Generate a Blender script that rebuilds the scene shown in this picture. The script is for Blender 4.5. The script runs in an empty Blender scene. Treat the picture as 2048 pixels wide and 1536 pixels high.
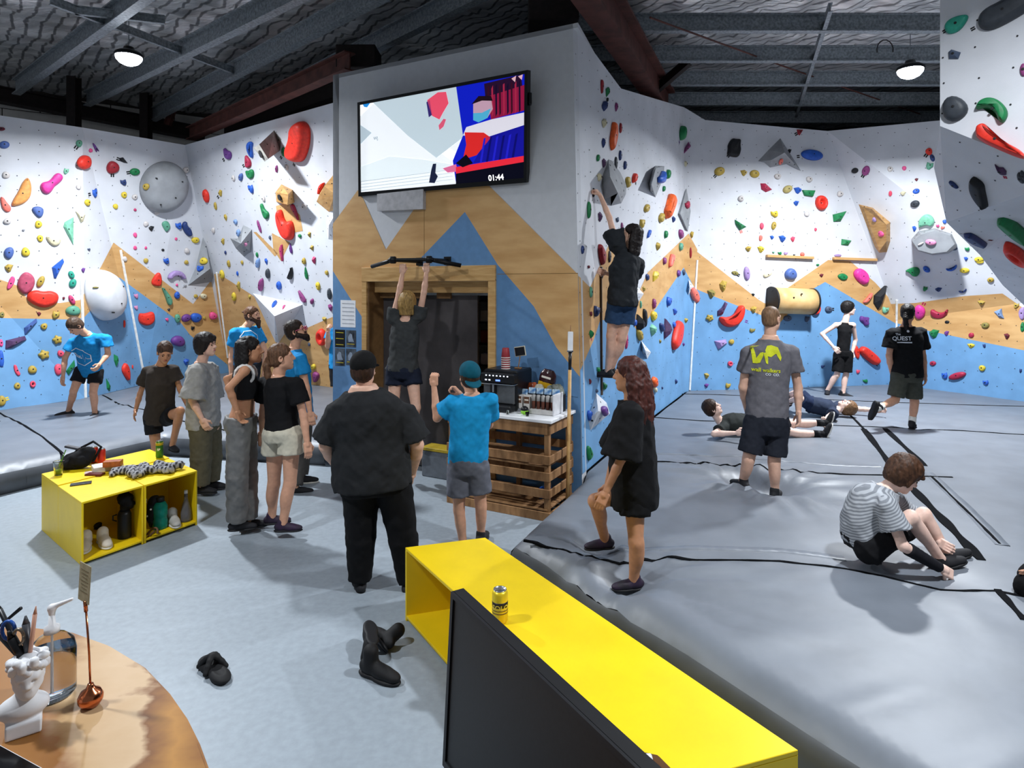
import bpy, bmesh, math, random
import numpy as np
from mathutils import Vector, Matrix
from mathutils.bvhtree import BVHTree

# ------------------------------------------------------------------ camera, world, exposure
F = 1250.0; CX = 1024.0; HZ = 575.0; CAMZ = 2.15; MATZ = 0.30
scene = bpy.context.scene
COL = scene.collection
_cd = bpy.data.cameras.new('camera'); cam = bpy.data.objects.new('camera', _cd); COL.objects.link(cam)
_cd.sensor_fit = 'HORIZONTAL'; _cd.sensor_width = 36.0; _cd.lens = 36.0 * F / 2048.0
_cd.shift_y = -(768.0 - HZ) / 2048.0
_cd.clip_start = 0.05; _cd.clip_end = 200
cam.location = (0, 0, CAMZ); cam.rotation_euler = (math.pi / 2, 0, 0)
scene.camera = cam
world = bpy.data.worlds.new('world'); scene.world = world; world.use_nodes = True
world.node_tree.nodes['Background'].inputs[0].default_value = (0.80, 0.88, 1.0, 1)
world.node_tree.nodes['Background'].inputs[1].default_value = 0.17
vs = scene.view_settings
vs.view_transform = 'Standard'; vs.look = 'None'; vs.gamma = 1.0; vs.use_curve_mapping = False
vs.exposure = 0.24
LAMP_POWER = 430.0
# lamp positions (all are real high-bay lamps hanging from the roof): x, y, z, power factor
LAMPS = [(-5.15, 8.4, 5.24, .88), (5.48, 8.6, 5.13, 1.0), (-3.4, 2.2, 5.1, 0.33), (2.9, 2.6, 5.0, 0.46)]

random.seed(7); RNG = np.random.default_rng(7)

# ------------------------------------------------------------------ helpers
def U(px, py, Y):
    return Vector(((px - CX) / F * Y, Y, CAMZ - (py - HZ) / F * Y))
def G(px, py, z=0.0):
    return U(px, py, (CAMZ - z) * F / (py - HZ))
def PIX(v):
    return ((v[0] / v[1]) * F + CX, HZ + (CAMZ - v[2]) / v[1] * F)
def lin(h):
    if isinstance(h, str):
        h = h.lstrip('#'); c = [int(h[i:i + 2], 16) / 255 for i in (0, 2, 4)]
    else: c = h
    return tuple((x / 12.92 if x <= 0.04045 else ((x + 0.055) / 1.055) ** 2.4) for x in c)

MATS = {}
def M(name, hexc=None, rough=0.6, metal=0.0, var=0.10, scale=14.0, bump=0.0, bscale=60.0, emit=None, es=1.0, spec=0.4,
      trans=0.0, ior=1.45, coat=0.0, sss=0.0, col2=None, stretch=None, detail=4.0):
    """procedural principled material: colour broken up by noise, optional bump"""
    if name in MATS: return MATS[name]
    m = bpy.data.materials.new(name); m.use_nodes = True; MATS[name] = m
    nt = m.node_tree; b = nt.nodes['Principled BSDF']
    c = lin(hexc) if hexc else (0.5, 0.5, 0.5)
    b.inputs['Roughness'].default_value = rough; b.inputs['Metallic'].default_value = metal
    b.inputs['Specular IOR Level'].default_value = spec; b.inputs['IOR'].default_value = ior
    if trans: b.inputs['Transmission Weight'].default_value = trans
    if coat: b.inputs['Coat Weight'].default_value = coat; b.inputs['Coat Roughness'].default_value = 0.12
    if sss:
        b.inputs['Subsurface Weight'].default_value = sss; b.inputs['Subsurface Radius'].default_value = (0.02, 0.008, 0.004)
    tc = nt.nodes.new('ShaderNodeTexCoord'); co = tc.outputs['Object']
    if stretch:
        mp = nt.nodes.new('ShaderNodeMapping'); mp.inputs['Scale'].default_value = stretch
        nt.links.new(co, mp.inputs['Vector']); co = mp.outputs['Vector']
    nz = nt.nodes.new('ShaderNodeTexNoise'); nz.inputs['Scale'].default_value = scale; nz.inputs['Detail'].default_value = detail
    nt.links.new(co, nz.inputs['Vector'])
    mx = nt.nodes.new('ShaderNodeMix'); mx.data_type = 'RGBA'
    d = lin(col2) if col2 else tuple(x * (1 - var) * (1 - var) for x in c)
    e = c if col2 else tuple(min(1, x * (1 + var * .6)) for x in c)
    mx.inputs['A'].default_value = (*d, 1); mx.inputs['B'].default_value = (*e, 1)
    rp = nt.nodes.new('ShaderNodeMapRange'); rp.inputs[1].default_value = 0.33; rp.inputs[2].default_value = 0.67
    nt.links.new(nz.outputs[0], rp.inputs[0]); nt.links.new(rp.outputs[0], mx.inputs['Factor'])
    nt.links.new(mx.outputs['Result'], b.inputs['Base Color'])
    if emit:
        b.inputs['Emission Color'].default_value = (*lin(emit), 1); b.inputs['Emission Strength'].default_value = es
    if bump:
        n2 = nt.nodes.new('ShaderNodeTexNoise'); n2.inputs['Scale'].default_value = bscale; n2.inputs['Detail'].default_value = 3
        nt.links.new(co, n2.inputs['Vector'])
        bp = nt.nodes.new('ShaderNodeBump'); bp.inputs['Strength'].default_value = bump; bp.inputs['Distance'].default_value = 0.01
        nt.links.new(n2.outputs[0], bp.inputs['Height']); nt.links.new(bp.outputs[0], b.inputs['Normal'])
    return m

def tag(o, label=None, cat=None, group=None, kind=None):
    if label: o['label'] = label
    if cat: o['category'] = cat
    if group: o['group'] = group
    if kind: o['kind'] = kind
    return o
def link(o, parent=None):
    COL.objects.link(o)
    if parent is not None: o.parent = parent      # parents stay at the identity or carry the pose; children are local to them
    return o
def obj(name, data, mat=None, parent=None, smooth=False):
    """data: bmesh, (verts, faces) or Mesh -> one linked mesh object"""
    if isinstance(data, bmesh.types.BMesh):
        me = bpy.data.meshes.new(name); data.to_mesh(me); data.free()
    elif isinstance(data, bpy.types.Mesh): me = data
    else:
        me = bpy.data.meshes.new(name)
        v, f = data
        me.from_pydata([tuple(map(float, p)) for p in v], [], [tuple(int(i) for i in q) for q in f]); me.update()
    if mat is not None and not me.materials: me.materials.append(mat)
    if smooth and len(me.polygons): me.polygons.foreach_set('use_smooth', [True] * len(me.polygons))
    o = bpy.data.objects.new(name, me)
    return link(o, parent)
def empty(name, loc=(0, 0, 0), label=None, cat=None, group=None, rz=0.0):
    """a thing: an Empty at its base. children are given in WORLD coordinates through kid()"""
    o = bpy.data.objects.new(name, None); o.empty_display_size = 0.1; COL.objects.link(o)
    o.location = loc; o.rotation_euler = (0, 0, rz)
    return tag(o, label, cat, group)
def kid(name, data, mat, parent, smooth=False):
    """mesh given in world coordinates parented to a thing anywhere in the world"""
    o = obj(name, data, mat, None, smooth)
    o.parent = parent; 
    root = parent; M4 = Matrix.Identity(4)
    chain = []
    while root is not None: chain.append(root); root = root.parent
    for r in reversed(chain):
        M4 = M4 @ r.matrix_parent_inverse @ Matrix.LocRotScale(r.location, r.rotation_euler, r.scale)
    o.matrix_parent_inverse = M4.inverted()
    return o

# --- bmesh shape helpers (world or local coordinates alike)
def bm_new(): return bmesh.new()
def add_hexa(bm, p):
    """p: 8 points, bottom loop 0-3 then top loop 4-7"""
    v = [bm.verts.new(q) for q in p]
    for f in ((3, 2, 1, 0), (4, 5, 6, 7), (0, 1, 5, 4), (1, 2, 6, 5), (2, 3, 7, 6), (3, 0, 4, 7)):
        bm.faces.new([v[i] for i in f])
    return v
def add_box(bm, c, s, R=None):
    c = Vector(c); R = R or Matrix.Identity(3); hx, hy, hz = (x / 2 for x in s)
    P = [(-hx, -hy, -hz), (hx, -hy, -hz), (hx, hy, -hz), (-hx, hy, -hz), (-hx, -hy, hz), (hx, -hy, hz), (hx, hy, hz), (-hx, hy, hz)]
    return add_hexa(bm, [c + R @ Vector(q) for q in P])
def box_m(c, s, R=None, bev=0.0, seg=1):
    bm = bm_new(); add_box(bm, c, s, R)
    if bev: bmesh.ops.bevel(bm, geom=bm.edges[:], offset=bev, segments=seg, affect='EDGES', profile=0.5)
    return bm
def frame(d, up=(0, 0, 1)):
    """rotation whose z axis is d"""
    z = Vector(d).normalized(); u = Vector(up)
    if abs(z.dot(u.normalized())) > 0.98: u = Vector((0, 1, 0))
    x = u.cross(z).normalized(); y = z.cross(x)
    return Matrix((x, y, z)).transposed()
def add_tube(bm, pts, rads, n=10, cap=True):
    pts = [Vector(p) for p in pts]
    if not hasattr(rads, '__len__'): rads = [rads] * len(pts)
    rings = []; up = None
    for i, p in enumerate(pts):
        d = (pts[min(i + 1, len(pts) - 1)] - pts[max(i - 1, 0)])
        Rm = frame(d, up if up is not None else (0, 0, 1)); up = Rm.col[1]
        rings.append([bm.verts.new(p + Rm @ Vector((math.cos(2 * math.pi * k / n) * rads[i], math.sin(2 * math.pi * k / n) * rads[i], 0))) for k in range(n)])
    for a, b in zip(rings[:-1], rings[1:]):
        for k in range(n): bm.faces.new((a[k], a[(k + 1) % n], b[(k + 1) % n], b[k]))
    if cap: bm.faces.new(rings[0][::-1]); bm.faces.new(rings[-1])
    return rings
def tube(pts, r, n=10):
    bm = bm_new(); add_tube(bm, pts, r, n); return bm
def lathe(prof, c=(0, 0, 0), n=24, R=None):
    """prof: [(r,z)...] from bottom to top"""
    bm = bm_new(); add_lathe(bm, prof, c, n, R); return bm
def add_lathe(bm, prof, c=(0, 0, 0), n=24, R=None):
    c = Vector(c); R = R or Matrix.Identity(3); rings = []
    for r, z in prof:
        r = max(r, 1e-4)
        rings.append([bm.verts.new(c + R @ Vector((r * math.cos(2 * math.pi * k / n), r * math.sin(2 * math.pi * k / n), z))) for k in range(n)])
    for a, b in zip(rings[:-1], rings[1:]):
        for k in range(n): bm.faces.new((a[k], a[(k + 1) % n], b[(k + 1) % n], b[k]))
    bm.faces.new(rings[0][::-1]); bm.faces.new(rings[-1])
def prism(poly, depth):
    """poly: 3D points (planar, front), extruded by vector depth"""
    bm = bm_new(); depth = Vector(depth)
    a = [bm.verts.new(p) for p in poly]; b = [bm.verts.new(Vector(p) + depth) for p in poly]
    n = len(a); bm.faces.new(a); bm.faces.new(b[::-1])
    for i in range(n): bm.faces.new((a[i], b[i], b[(i + 1) % n], a[(i + 1) % n]))
    bmesh.ops.recalc_face_normals(bm, faces=bm.faces[:])
    return bm
def text_mesh(txt, size=1.0, bold=False, extrude=0.0, shear=0.0, spacing=1.0):
    """lettering as a flat mesh centred on the origin in x-y"""
    cu = bpy.data.curves.new('lettering', 'FONT'); cu.body = txt; cu.size = size; cu.align_x = 'CENTER'; cu.align_y = 'CENTER'
    cu.extrude = extrude; cu.shear = shear; cu.space_character = spacing; cu.resolution_u = 3
    if bold: cu.offset = size * 0.022
    o = bpy.data.objects.new('lettering', cu); COL.objects.link(o)
    dg = bpy.context.evaluated_depsgraph_get(); dg.update()
    me = bpy.data.meshes.new_from_object(o.evaluated_get(dg))
    bpy.data.objects.remove(o); bpy.data.curves.remove(cu)
    me.materials.clear()
    return me
def place_mesh(me, mat4):
    me.transform(mat4); return me
def basis(x, y, z, o):
    m = Matrix((x, y, z)).transposed().to_4x4(); m.translation = Vector(o); return m

# --- signed-distance modelling with surface nets: one continuous smooth surface per part
class Field:
    def __init__(self): self.p = []
    def cap(self, a, b, ra, rb=None, k=None):
        a = np.array(a, float); b = np.array(b, float); rb = ra if rb is None else rb; r = max(ra, rb)
        ab = b - a; L = float(ab @ ab) + 1e-12
        def f(P):
            t = np.clip(((P - a) @ ab) / L, 0, 1)
            return np.linalg.norm(P - (a + t[..., None] * ab), axis=-1) - (ra + (rb - ra) * t)
        self.p.append(('u', f, np.minimum(a, b) - r, np.maximum(a, b) + r, k)); return self
    def cone(self, a, b, ra, rb, k=None, op='u', ell=None):
        """tapered cylinder with flat ends"""
        a = np.array(a, float); b = np.array(b, float); ab = b - a; L = math.sqrt(float(ab @ ab)); n = ab / L; r = max(ra, rb)
        def f(P):
            q = P - a; t = q @ n; rad = np.linalg.norm(q - t[..., None] * n, axis=-1)
            rr = ra + (rb - ra) * np.clip(t / L, 0, 1)
            return np.maximum(rad - rr, np.maximum(-t, t - L))
        self.p.append((op, f, np.minimum(a, b) - r, np.maximum(a, b) + r, k)); return self
    def ell(self, c, r, R=None, k=None, op='u'):
        c = np.array(c, float); r = np.array(r, float); Rn = np.array(R, float) if R is not None else np.eye(3)
        def f(P):
            q = (P - c) @ Rn
            k0 = np.linalg.norm(q / r, axis=-1); k1 = np.linalg.norm(q / (r * r), axis=-1) + 1e-9
            return k0 * (k0 - 1) / k1
        e = np.abs(Rn) @ r
        self.p.append((op, f, c - e, c + e, k)); return self
    def box(self, c, s, R=None, rad=0.01, k=None, op='u'):
        c = np.array(c, float); h = np.array(s, float) / 2 - rad; Rn = np.array(R, float) if R is not None else np.eye(3)
        def f(P):
            q = np.abs((P - c) @ Rn) - h
            return np.linalg.norm(np.maximum(q, 0), axis=-1) + np.minimum(q.max(-1), 0) - rad
        e = np.abs(Rn) @ (h + rad)
        self.p.append((op, f, c - e, c + e, k)); return self
    def loft(self, A, B, right, fwd, secs, t0, t1, bulge=(0, 0, 0), k=None):
        """body of elliptic sections along A->B; secs rows: t, rx, ry, forward offset"""
        A = np.array(A, float); B = np.array(B, float); ax = B - A; L = np.linalg.norm(ax); n = ax / L
        rt = np.array(right, float); fw = np.array(fwd, float); bl = np.array(bulge, float)
        S = np.array(secs, float); R = S[:, 1:3].max() + 0.06
        def f(P):
            q = P - A; t = (q @ n) / L
            tc = np.clip(t, t0, t1)
            rx = np.interp(tc, S[:, 0], S[:, 1]); ry = np.interp(tc, S[:, 0], S[:, 2]); fo = np.interp(tc, S[:, 0], S[:, 3])
            q = q - (4 * tc * (1 - tc))[..., None] * bl - fo[..., None] * fw
            x = q @ rt; y = q @ fw
            k0 = np.sqrt((x / rx) ** 2 + (y / ry) ** 2)
            k1 = np.sqrt((x / rx ** 2) ** 2 + (y / ry ** 2) ** 2) + 1e-6
            d = np.where(k0 > 0.2, k0 * (k0 - 1) / k1, -np.minimum(rx, ry))
            return np.maximum(d, np.maximum((t0 - t) * L, (t - t1) * L))
        lo = np.minimum(A + ax * t0, A + ax * t1) - R - np.abs(bl); hi = np.maximum(A + ax * t0, A + ax * t1) + R + np.abs(bl)
        self.p.append(('u', f, lo, hi, k)); return self
    def cut(self, c, n, lo=None, hi=None, k=None):
        """remove everything on the +n side of the plane through c"""
        c = np.array(c, float); n = np.array(n, float) / np.linalg.norm(n)
        self.p.append(('s', lambda P: -((P - c) @ n), lo, hi, k)); return self
    def mesh(self, h=0.01, k=0.02, noise=None):
        us = [q for q in self.p if q[0] == 'u']
        lo = np.min([q[2] for q in us], 0) - 3 * h; hi = np.max([q[3] for q in us], 0) + 3 * h
        n = np.ceil((hi - lo) / h).astype(int) + 1
        g = [lo[i] + h * np.arange(n[i]) for i in range(3)]
        D = np.full(tuple(n), 1.0, np.float64)
        for op, f, a, b, kk in self.p:
            kk = k if kk is None else kk
            if a is None: i0 = np.zeros(3, int); i1 = n
            else:
                m = kk + 2.5 * h
                i0 = np.clip(np.floor((a - m - lo) / h).astype(int), 0, n); i1 = np.clip(np.ceil((b + m - lo) / h).astype(int) + 1, 0, n)
            if (i1 <= i0).any(): continue
            sl = tuple(slice(i0[i], i1[i]) for i in range(3))
            P = np.stack(np.meshgrid(g[0][sl[0]], g[1][sl[1]], g[2][sl[2]], indexing='ij'), -1)
            d = f(P); cur = D[sl]
            if op == 'u':
                if kk > 0:
                    hh = np.clip(0.5 + 0.5 * (cur - d) / kk, 0, 1); D[sl] = cur * (1 - hh) + d * hh - kk * hh * (1 - hh)
                else: D[sl] = np.minimum(cur, d)
            elif op == 's': D[sl] = np.maximum(cur, -d)
        if noise is not None:
            P = np.stack(np.meshgrid(*g, indexing='ij'), -1); near = np.abs(D) < 0.05
            D[near] += noise(P[near])
        return surfnets(D, lo, h)
def surfnets(D, lo, h):
    s = D < 0; n = np.array(D.shape)
    c = [(i, j, k) for i in (0, 1) for j in (0, 1) for k in (0, 1)]
    def sl(o): return tuple(slice(o[i], n[i] - 1 + o[i]) for i in range(3))
    cnt = sum(s[sl(o)].astype(np.int8) for o in c)
    mask = (cnt > 0) & (cnt < 8)
    idx = -np.ones(mask.shape, np.int64); ii = np.argwhere(mask); idx[mask] = np.arange(len(ii))
    acc = np.zeros((len(ii), 3)); num = np.zeros(len(ii))
    for a in c:
        for ax in range(3):
            if a[ax]: continue
            b = list(a); b[ax] = 1
            da = D[ii[:, 0] + a[0], ii[:, 1] + a[1], ii[:, 2] + a[2]]; db = D[ii[:, 0] + b[0], ii[:, 1] + b[1], ii[:, 2] + b[2]]
            x = (da < 0) != (db < 0); t = np.where(x, da / np.where(x, da - db, 1), 0)
            p = np.tile(np.array(a, float), (len(ii), 1)); p[:, ax] = t
            acc[x] += p[x]; num[x] += 1
    V = lo + h * (ii + acc / np.maximum(num, 1)[:, None])
    Q = []
    for ax in range(3):
        u, v = [(1, 2), (2, 0), (0, 1)][ax]
        a = [slice(None)] * 3; b = [slice(None)] * 3; a[ax] = slice(0, n[ax] - 1); b[ax] = slice(1, n[ax])
        s0 = s[tuple(a)]; s1 = s[tuple(b)]; e = np.argwhere(s0 != s1)
        e = e[(e[:, u] > 0) & (e[:, v] > 0) & (e[:, u] < n[u] - 1) & (e[:, v] < n[v] - 1)]
        if not len(e): continue
        def at(du, dv):
            q = e.copy(); q[:, u] += du; q[:, v] += dv; return idx[q[:, 0], q[:, 1], q[:, 2]]
        q = np.stack([at(-1, -1), at(0, -1), at(0, 0), at(-1, 0)], 1)
        fl = s0[e[:, 0], e[:, 1], e[:, 2]]
        q[~fl] = q[~fl][:, ::-1]
        Q.append(q)
    return V, np.concatenate(Q) if Q else np.zeros((0, 4), int)
def join_vf(parts):
    V = []; Q = []; o = 0
    for v, q in parts:
        V.append(np.asarray(v)); Q.append(np.asarray(q) + o); o += len(v)
    return np.concatenate(V), np.concatenate(Q)
def mesh_np(name, vf):
    v, q = vf; me = bpy.data.meshes.new(name)
    me.vertices.add(len(v)); me.vertices.foreach_set('co', np.asarray(v, np.float32).ravel())
    me.loops.add(len(q) * 4); me.loops.foreach_set('vertex_index', np.asarray(q, np.int32).ravel())
    me.polygons.add(len(q)); me.polygons.foreach_set('loop_start', np.arange(0, len(q) * 4, 4, dtype=np.int32))
    me.polygons.foreach_set('use_smooth', np.ones(len(q), bool))
    me.update(calc_edges=True); return me
def snoise(P, s, seed=0):
    """cheap smooth folding noise"""
    x, y, z = P[:, 0] * s, P[:, 1] * s, P[:, 2] * s
    return (np.sin(x * 1.7 + 1.3 * np.sin(y * 1.1 + seed) + seed) * np.sin(y * 1.3 + 1.1 * np.sin(z * 1.7 + seed * 2)) + 0.6 * np.sin(z * 2.9 + 1.9 * np.sin(x * 1.9 + seed * 3)) * np.sin(y * 2.3 + seed)) / 1.6

# ------------------------------------------------------------------ high-bay lamps
def high_bay(x, y, z, power, label, top=5.75):
    t = empty('high_bay_lamp', (x, y, z), label, 'lamp', 'round high-bay lamps under the roof')
    kid('lens', lathe([(0.0, -0.105), (0.06, -0.098), (0.115, -0.07), (0.150, -0.03), (0.160, 0.0), (0.160, 0.012)], (x, y, z), 28), M('lamp_lens', 'f4f8ff', emit='eef4ff', es=22.0), t, True)
    kid('housing', lathe([(0.150, 0.012), (0.172, 0.013), (0.176, 0.03), (0.165, 0.055), (0.12, 0.085), (0.07, 0.10), (0.06, 0.14), (0.0, 0.145)], (x, y, z), 28), M('lamp_housing', '1b1d20', rough=.4, metal=.6), t, True)
    kid('hook', tube([(x, y, z + 0.14), (x, y, z + 0.2), (x + .02, y, z + .22), (x, y, z + .24), (x, y, top)], 0.006, 6), M('galv', '8f979c', rough=.4, metal=.8), t)
    ld = bpy.data.lights.new('lamp_light', 'AREA'); ld.shape = 'DISK'; ld.size = 0.30; ld.energy = power; ld.color = (0.90, 0.95, 1.0); ld.spread = math.radians(158)
    lo = bpy.data.objects.new('lamp_light', ld); COL.objects.link(lo); lo.location = (0, 0, -0.112); lo.parent = t
    return t
for _i, (_x, _y, _z, _p) in enumerate(LAMPS):
    high_bay(_x, _y, _z, LAMP_POWER * _p, ['glowing round high-bay lamp over the left crash mat', 'glowing round high-bay lamp over the right crash mat',
             'round high-bay lamp above the desk on the left', 'round high-bay lamp above the desk on the right'][_i])
# ------------------------------------------------------------------ setting: floor, roof, building walls
def struct(name, data, mat, parent=None, smooth=False):
    o = obj(name, data, mat, parent, smooth)
    if parent is None: o['kind'] = 'structure'
    return o
MW = M('climbing_wall_white', 'd3d5db', rough=.62, var=.05, scale=2.2, detail=6, bump=.12, bscale=160)
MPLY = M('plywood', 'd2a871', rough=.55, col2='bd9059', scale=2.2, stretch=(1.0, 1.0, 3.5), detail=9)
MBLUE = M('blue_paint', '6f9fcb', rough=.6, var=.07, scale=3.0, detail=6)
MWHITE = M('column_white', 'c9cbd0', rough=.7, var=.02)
floor_m = M('concrete_floor', '959fa8', rough=.45, var=.05, scale=22, detail=10, bump=.05, bscale=40, spec=.35)
struct('floor', box_m((0, 6.5, -.05), (22, 19, .1)), floor_m)
# foil-lined roof: rippled reflective sheet over the whole hall
def roof():
    nx, ny = 200, 120; X = np.linspace(-11, 11, nx); Y = np.linspace(-2.5, 15.5, ny)
    gx, gy = np.meshgrid(X, Y, indexing='ij')
    gz = 5.95 + 0.014 * np.sin(gx * 9 + 2 * np.sin(gy * 1.7)) + 0.02 * np.sin(gy * 5.1 + np.sin(gx * 2.3)) + 0.012 * RNG.standard_normal(gx.shape)
    top = np.stack([gx, gy, gz], -1).reshape(-1, 3)
    i = np.arange((nx - 1) * (ny - 1)); a = (i // (ny - 1)) * ny + i % (ny - 1)
    q = np.stack([a, a + 1, a + ny + 1, a + ny], 1)
    return top, q
ceil = obj('ceiling', mesh_np('ceiling', roof()), M('roof_foil', 'eef0f2', rough=.32, metal=.6, var=.30, scale=1.3, bump=1.0, bscale=7, stretch=(1, 3.0, 1)), None, True)
ceil['kind'] = 'structure'
_nt = MATS['roof_foil'].node_tree; _w = _nt.nodes.new('ShaderNodeTexWave'); _w.bands_direction = 'DIAGONAL'; _w.inputs['Scale'].default_value = 2.6; _w.inputs['Distortion'].default_value = 2.5; _w.inputs['Detail'].default_value = 3
_tc = _nt.nodes.new('ShaderNodeTexCoord'); _nt.links.new(_tc.outputs['Object'], _w.inputs['Vector']); _cr = _nt.nodes.new('ShaderNodeValToRGB'); _cr.color_ramp.elements[0].color = (.30, .30, .31, 1); _cr.color_ramp.elements[0].position = .04; _cr.color_ramp.elements[1].position = .22
_nt.links.new(_w.outputs['Color'], _cr.inputs['Fac']); _b = _nt.nodes['Principled BSDF']; _src = _b.inputs['Base Color'].links[0].from_socket; _mx = _nt.nodes.new('ShaderNodeMix'); _mx.data_type = 'RGBA'; _mx.blend_type = 'MULTIPLY'; _mx.inputs['Factor'].default_value = 1
_nt.links.new(_src, _mx.inputs['A']); _nt.links.new(_cr.outputs['Color'], _mx.inputs['B']); _nt.links.new(_mx.outputs['Result'], _b.inputs['Base Color'])
mpur = M('purlin_steel', '8d949a', rough=.5, metal=.4, var=.25, scale=30)
mred = M('oxide_red_steel', '5a322b', rough=.7, var=.25, scale=6)
mdark = M('dark_steel', '231b1a', rough=.75, var=.2)
def beam(name, a, b, w, h, mat, parent=None):
    a = Vector(a); b = Vector(b); d = b - a; R = frame(d); L = d.length
    bm = bm_new()
    # C/I section: web and two flanges, so the beam shows its lips
    for off, s in (((0, 0, 0), (w * .12, h, L)), ((0, h / 2, 0), (w, h * .08, L)), ((0, -h / 2, 0), (w, h * .08, L))):
        add_box(bm, (a + b) / 2 + R @ Vector(off), s, R)
    return obj(name, bm, mat, parent)
for Y in (6.1, 7.2, 8.3, 9.4, 10.5, 11.66, 12.9):
    beam('purlin', (0.9, Y, 5.66), (10.8, Y, 5.66), .10, .22, mpur, ceil)
for a, b in (((45, 165), (265, 0)), ((190, 190), (560, 0)), ((320, 222), (690, 20)), ((460, 235), (860, 30))):
    A = U(*a, 3.45 * F / (HZ - a[1])); B = U(*b, 3.45 * F / (HZ - b[1])); d = (B - A).normalized()
    beam('purlin', A - d * .4, B + d * 3.5, .12, .24, mpur, ceil)
for a, b in (((100, 0), (490, 150)), ((1661, 14), (1592, 230)), ((330, 40), (150, 20))):
    A = U(*a, 3.45 * F / (HZ - a[1])); B = U(*b, 3.45 * F / (HZ - b[1]))
    beam('bridging_strut', A, B, .05, .10, mpur, ceil)
rafter = beam('rafter', U(1165, -60, 5.9), U(1335, 212, 11.0), .26, .46, mred, ceil)
beam('rafter_brace', U(1305, 185, 10.2), U(1378, 122, 9.6), .09, .12, mdark, ceil)
obj('tie_rod', tube([U(1300, 35, 7.4), U(1560, 130, 10.0), U(1840, 228, 12.5)], .012, 6), mred, ceil)
beam('eaves_beam', U(-90, 172, 11.0), U(410, 270, 13.4), .25, .26, mdark, ceil)
beam('cross_beam', U(380, 268, 11.9), U(700, 122, 8.0), .16, .22, mred, ceil)
beam('cross_beam', U(450, 262, 12.6), U(760, 150, 9.2), .3, .3, mdark, ceil)
for px, py0, py1, Y in ((148, 165, 255, 11.3), (292, 215, 280, 12.3)):
    beam('roof_post', U(px, py1, Y), U(px, py0 - 40, Y), .16, .16, mdark, ceil)
beam('roof_post', U(65, 160, 11.0), U(72, 110, 11.0), .10, .10, mred, ceil)
beam('roof_post', U(335, 250, 12.4), U(350, 205, 12.4), .10, .10, mred, ceil)
obj('dark_box', box_m(U(718, 122, 8.4), (.52, .4, .3), bev=.01), mdark, ceil)
obj('dark_box', box_m(U(1105, 30, 7.0), (.55, .4, .26), bev=.01), mdark, ceil)  # dark box standing in for the shaded gap between column top and roof
# cable hooks on the purlins by the lamps
for px, py, Y in ((200, 62, 8.6), (1770, 100, 9.2)):
    c = U(px, py, Y)
    obj('cable', tube([c + Vector((.12 * math.cos(t), 0, .15 * math.sin(t))) for t in np.linspace(-.2, 3.4, 10)], .008, 6), mdark, ceil)
# outer building walls (block work left, dark cladding behind)
mblock = M('block_wall', 'ddd9d2', rough=.9, var=.06, scale=5)
bl = bm_new(); A = U(-160, 210, 11.2); B = U(440, 280, 13.9)
bl.free(); wl = struct('wall_left', prism([(A.x, A.y, 0), (B.x, B.y, 0), (B.x, B.y, 6), (A.x, A.y, 6)], (-.15, .2, 0)), M('block_joint', '4b4440', rough=.9))
d = Vector((B.x - A.x, B.y - A.y, 0)); L = d.length; d.normalize(); nrm = Vector((d.y, -d.x, 0))
bw = 1.15; _blk = None
for r in range(5):
    for c_ in range(int(L / bw) + 1):
        s = c_ * bw + (bw / 2 if r % 2 else 0)
        p = Vector((A.x, A.y, 0)) + d * s + nrm * .01 + Vector((0, 0, 4.35 + r * .34))
        R = Matrix((d, -nrm, Vector((0, 0, 1)))).transposed()
        if _blk is None:
            _blk = obj('block', box_m((0, 0, 0), (bw - .015, .04, .325), bev=.006), mblock, wl); o = _blk
        else:
            o = bpy.data.objects.new('block', _blk.data); link(o, wl)
        o.matrix_local = basis(d, -nrm, Vector((0, 0, 1)), p)
struct('wall_back', box_m((0, 15.0, 3), (22, .2, 6)), M('dark_cladding', '2a2c30', rough=.8))
struct('wall_right', box_m((10.9, 6.5, 3), (.2, 17, 6)), MATS['dark_cladding'])

# ------------------------------------------------------------------ climbing walls
WALLS = {}
def wall(name, verts, tris, mat, back, paints=()):
    """verts: (px,py,Y) of the climbing surface; extruded by 'back' into a solid panel; paints: (part name, material, [pixel outline])"""
    V = [v if isinstance(v, Vector) else U(*v) for v in verts]; n = len(V); back = Vector(back)
    faces = []; edges = {}
    for t in tris:
        # orient to face the camera
        a, b, c = (V[i] for i in t); nr = (b - a).cross(c - a)
        if nr.dot(Vector((0, 0, CAMZ)) - a) < 0: t = (t[0], t[2], t[1])
        faces.append(tuple(t))
    allf = list(faces) + [tuple(i + n for i in t[::-1]) for t in faces]
    for t in faces:
        for i in range(3):
            e = (t[i], t[(i + 1) % 3]); edges[e] = edges.get(e, 0) + 1
    for (i, j) in list(edges):
        if (j, i) not in edges: allf.append((j, i, i + n, j + n))
    o = struct(name, ([*V, *[v + back for v in V]], allf), mat)
    bvh = BVHTree.FromPolygons(V, faces)
    WALLS[name] = dict(o=o, V=V, F=faces, bvh=bvh)
    for pn, pm, outline in paints:
        paint(name, pn, pm, outline)
    return o
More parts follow.
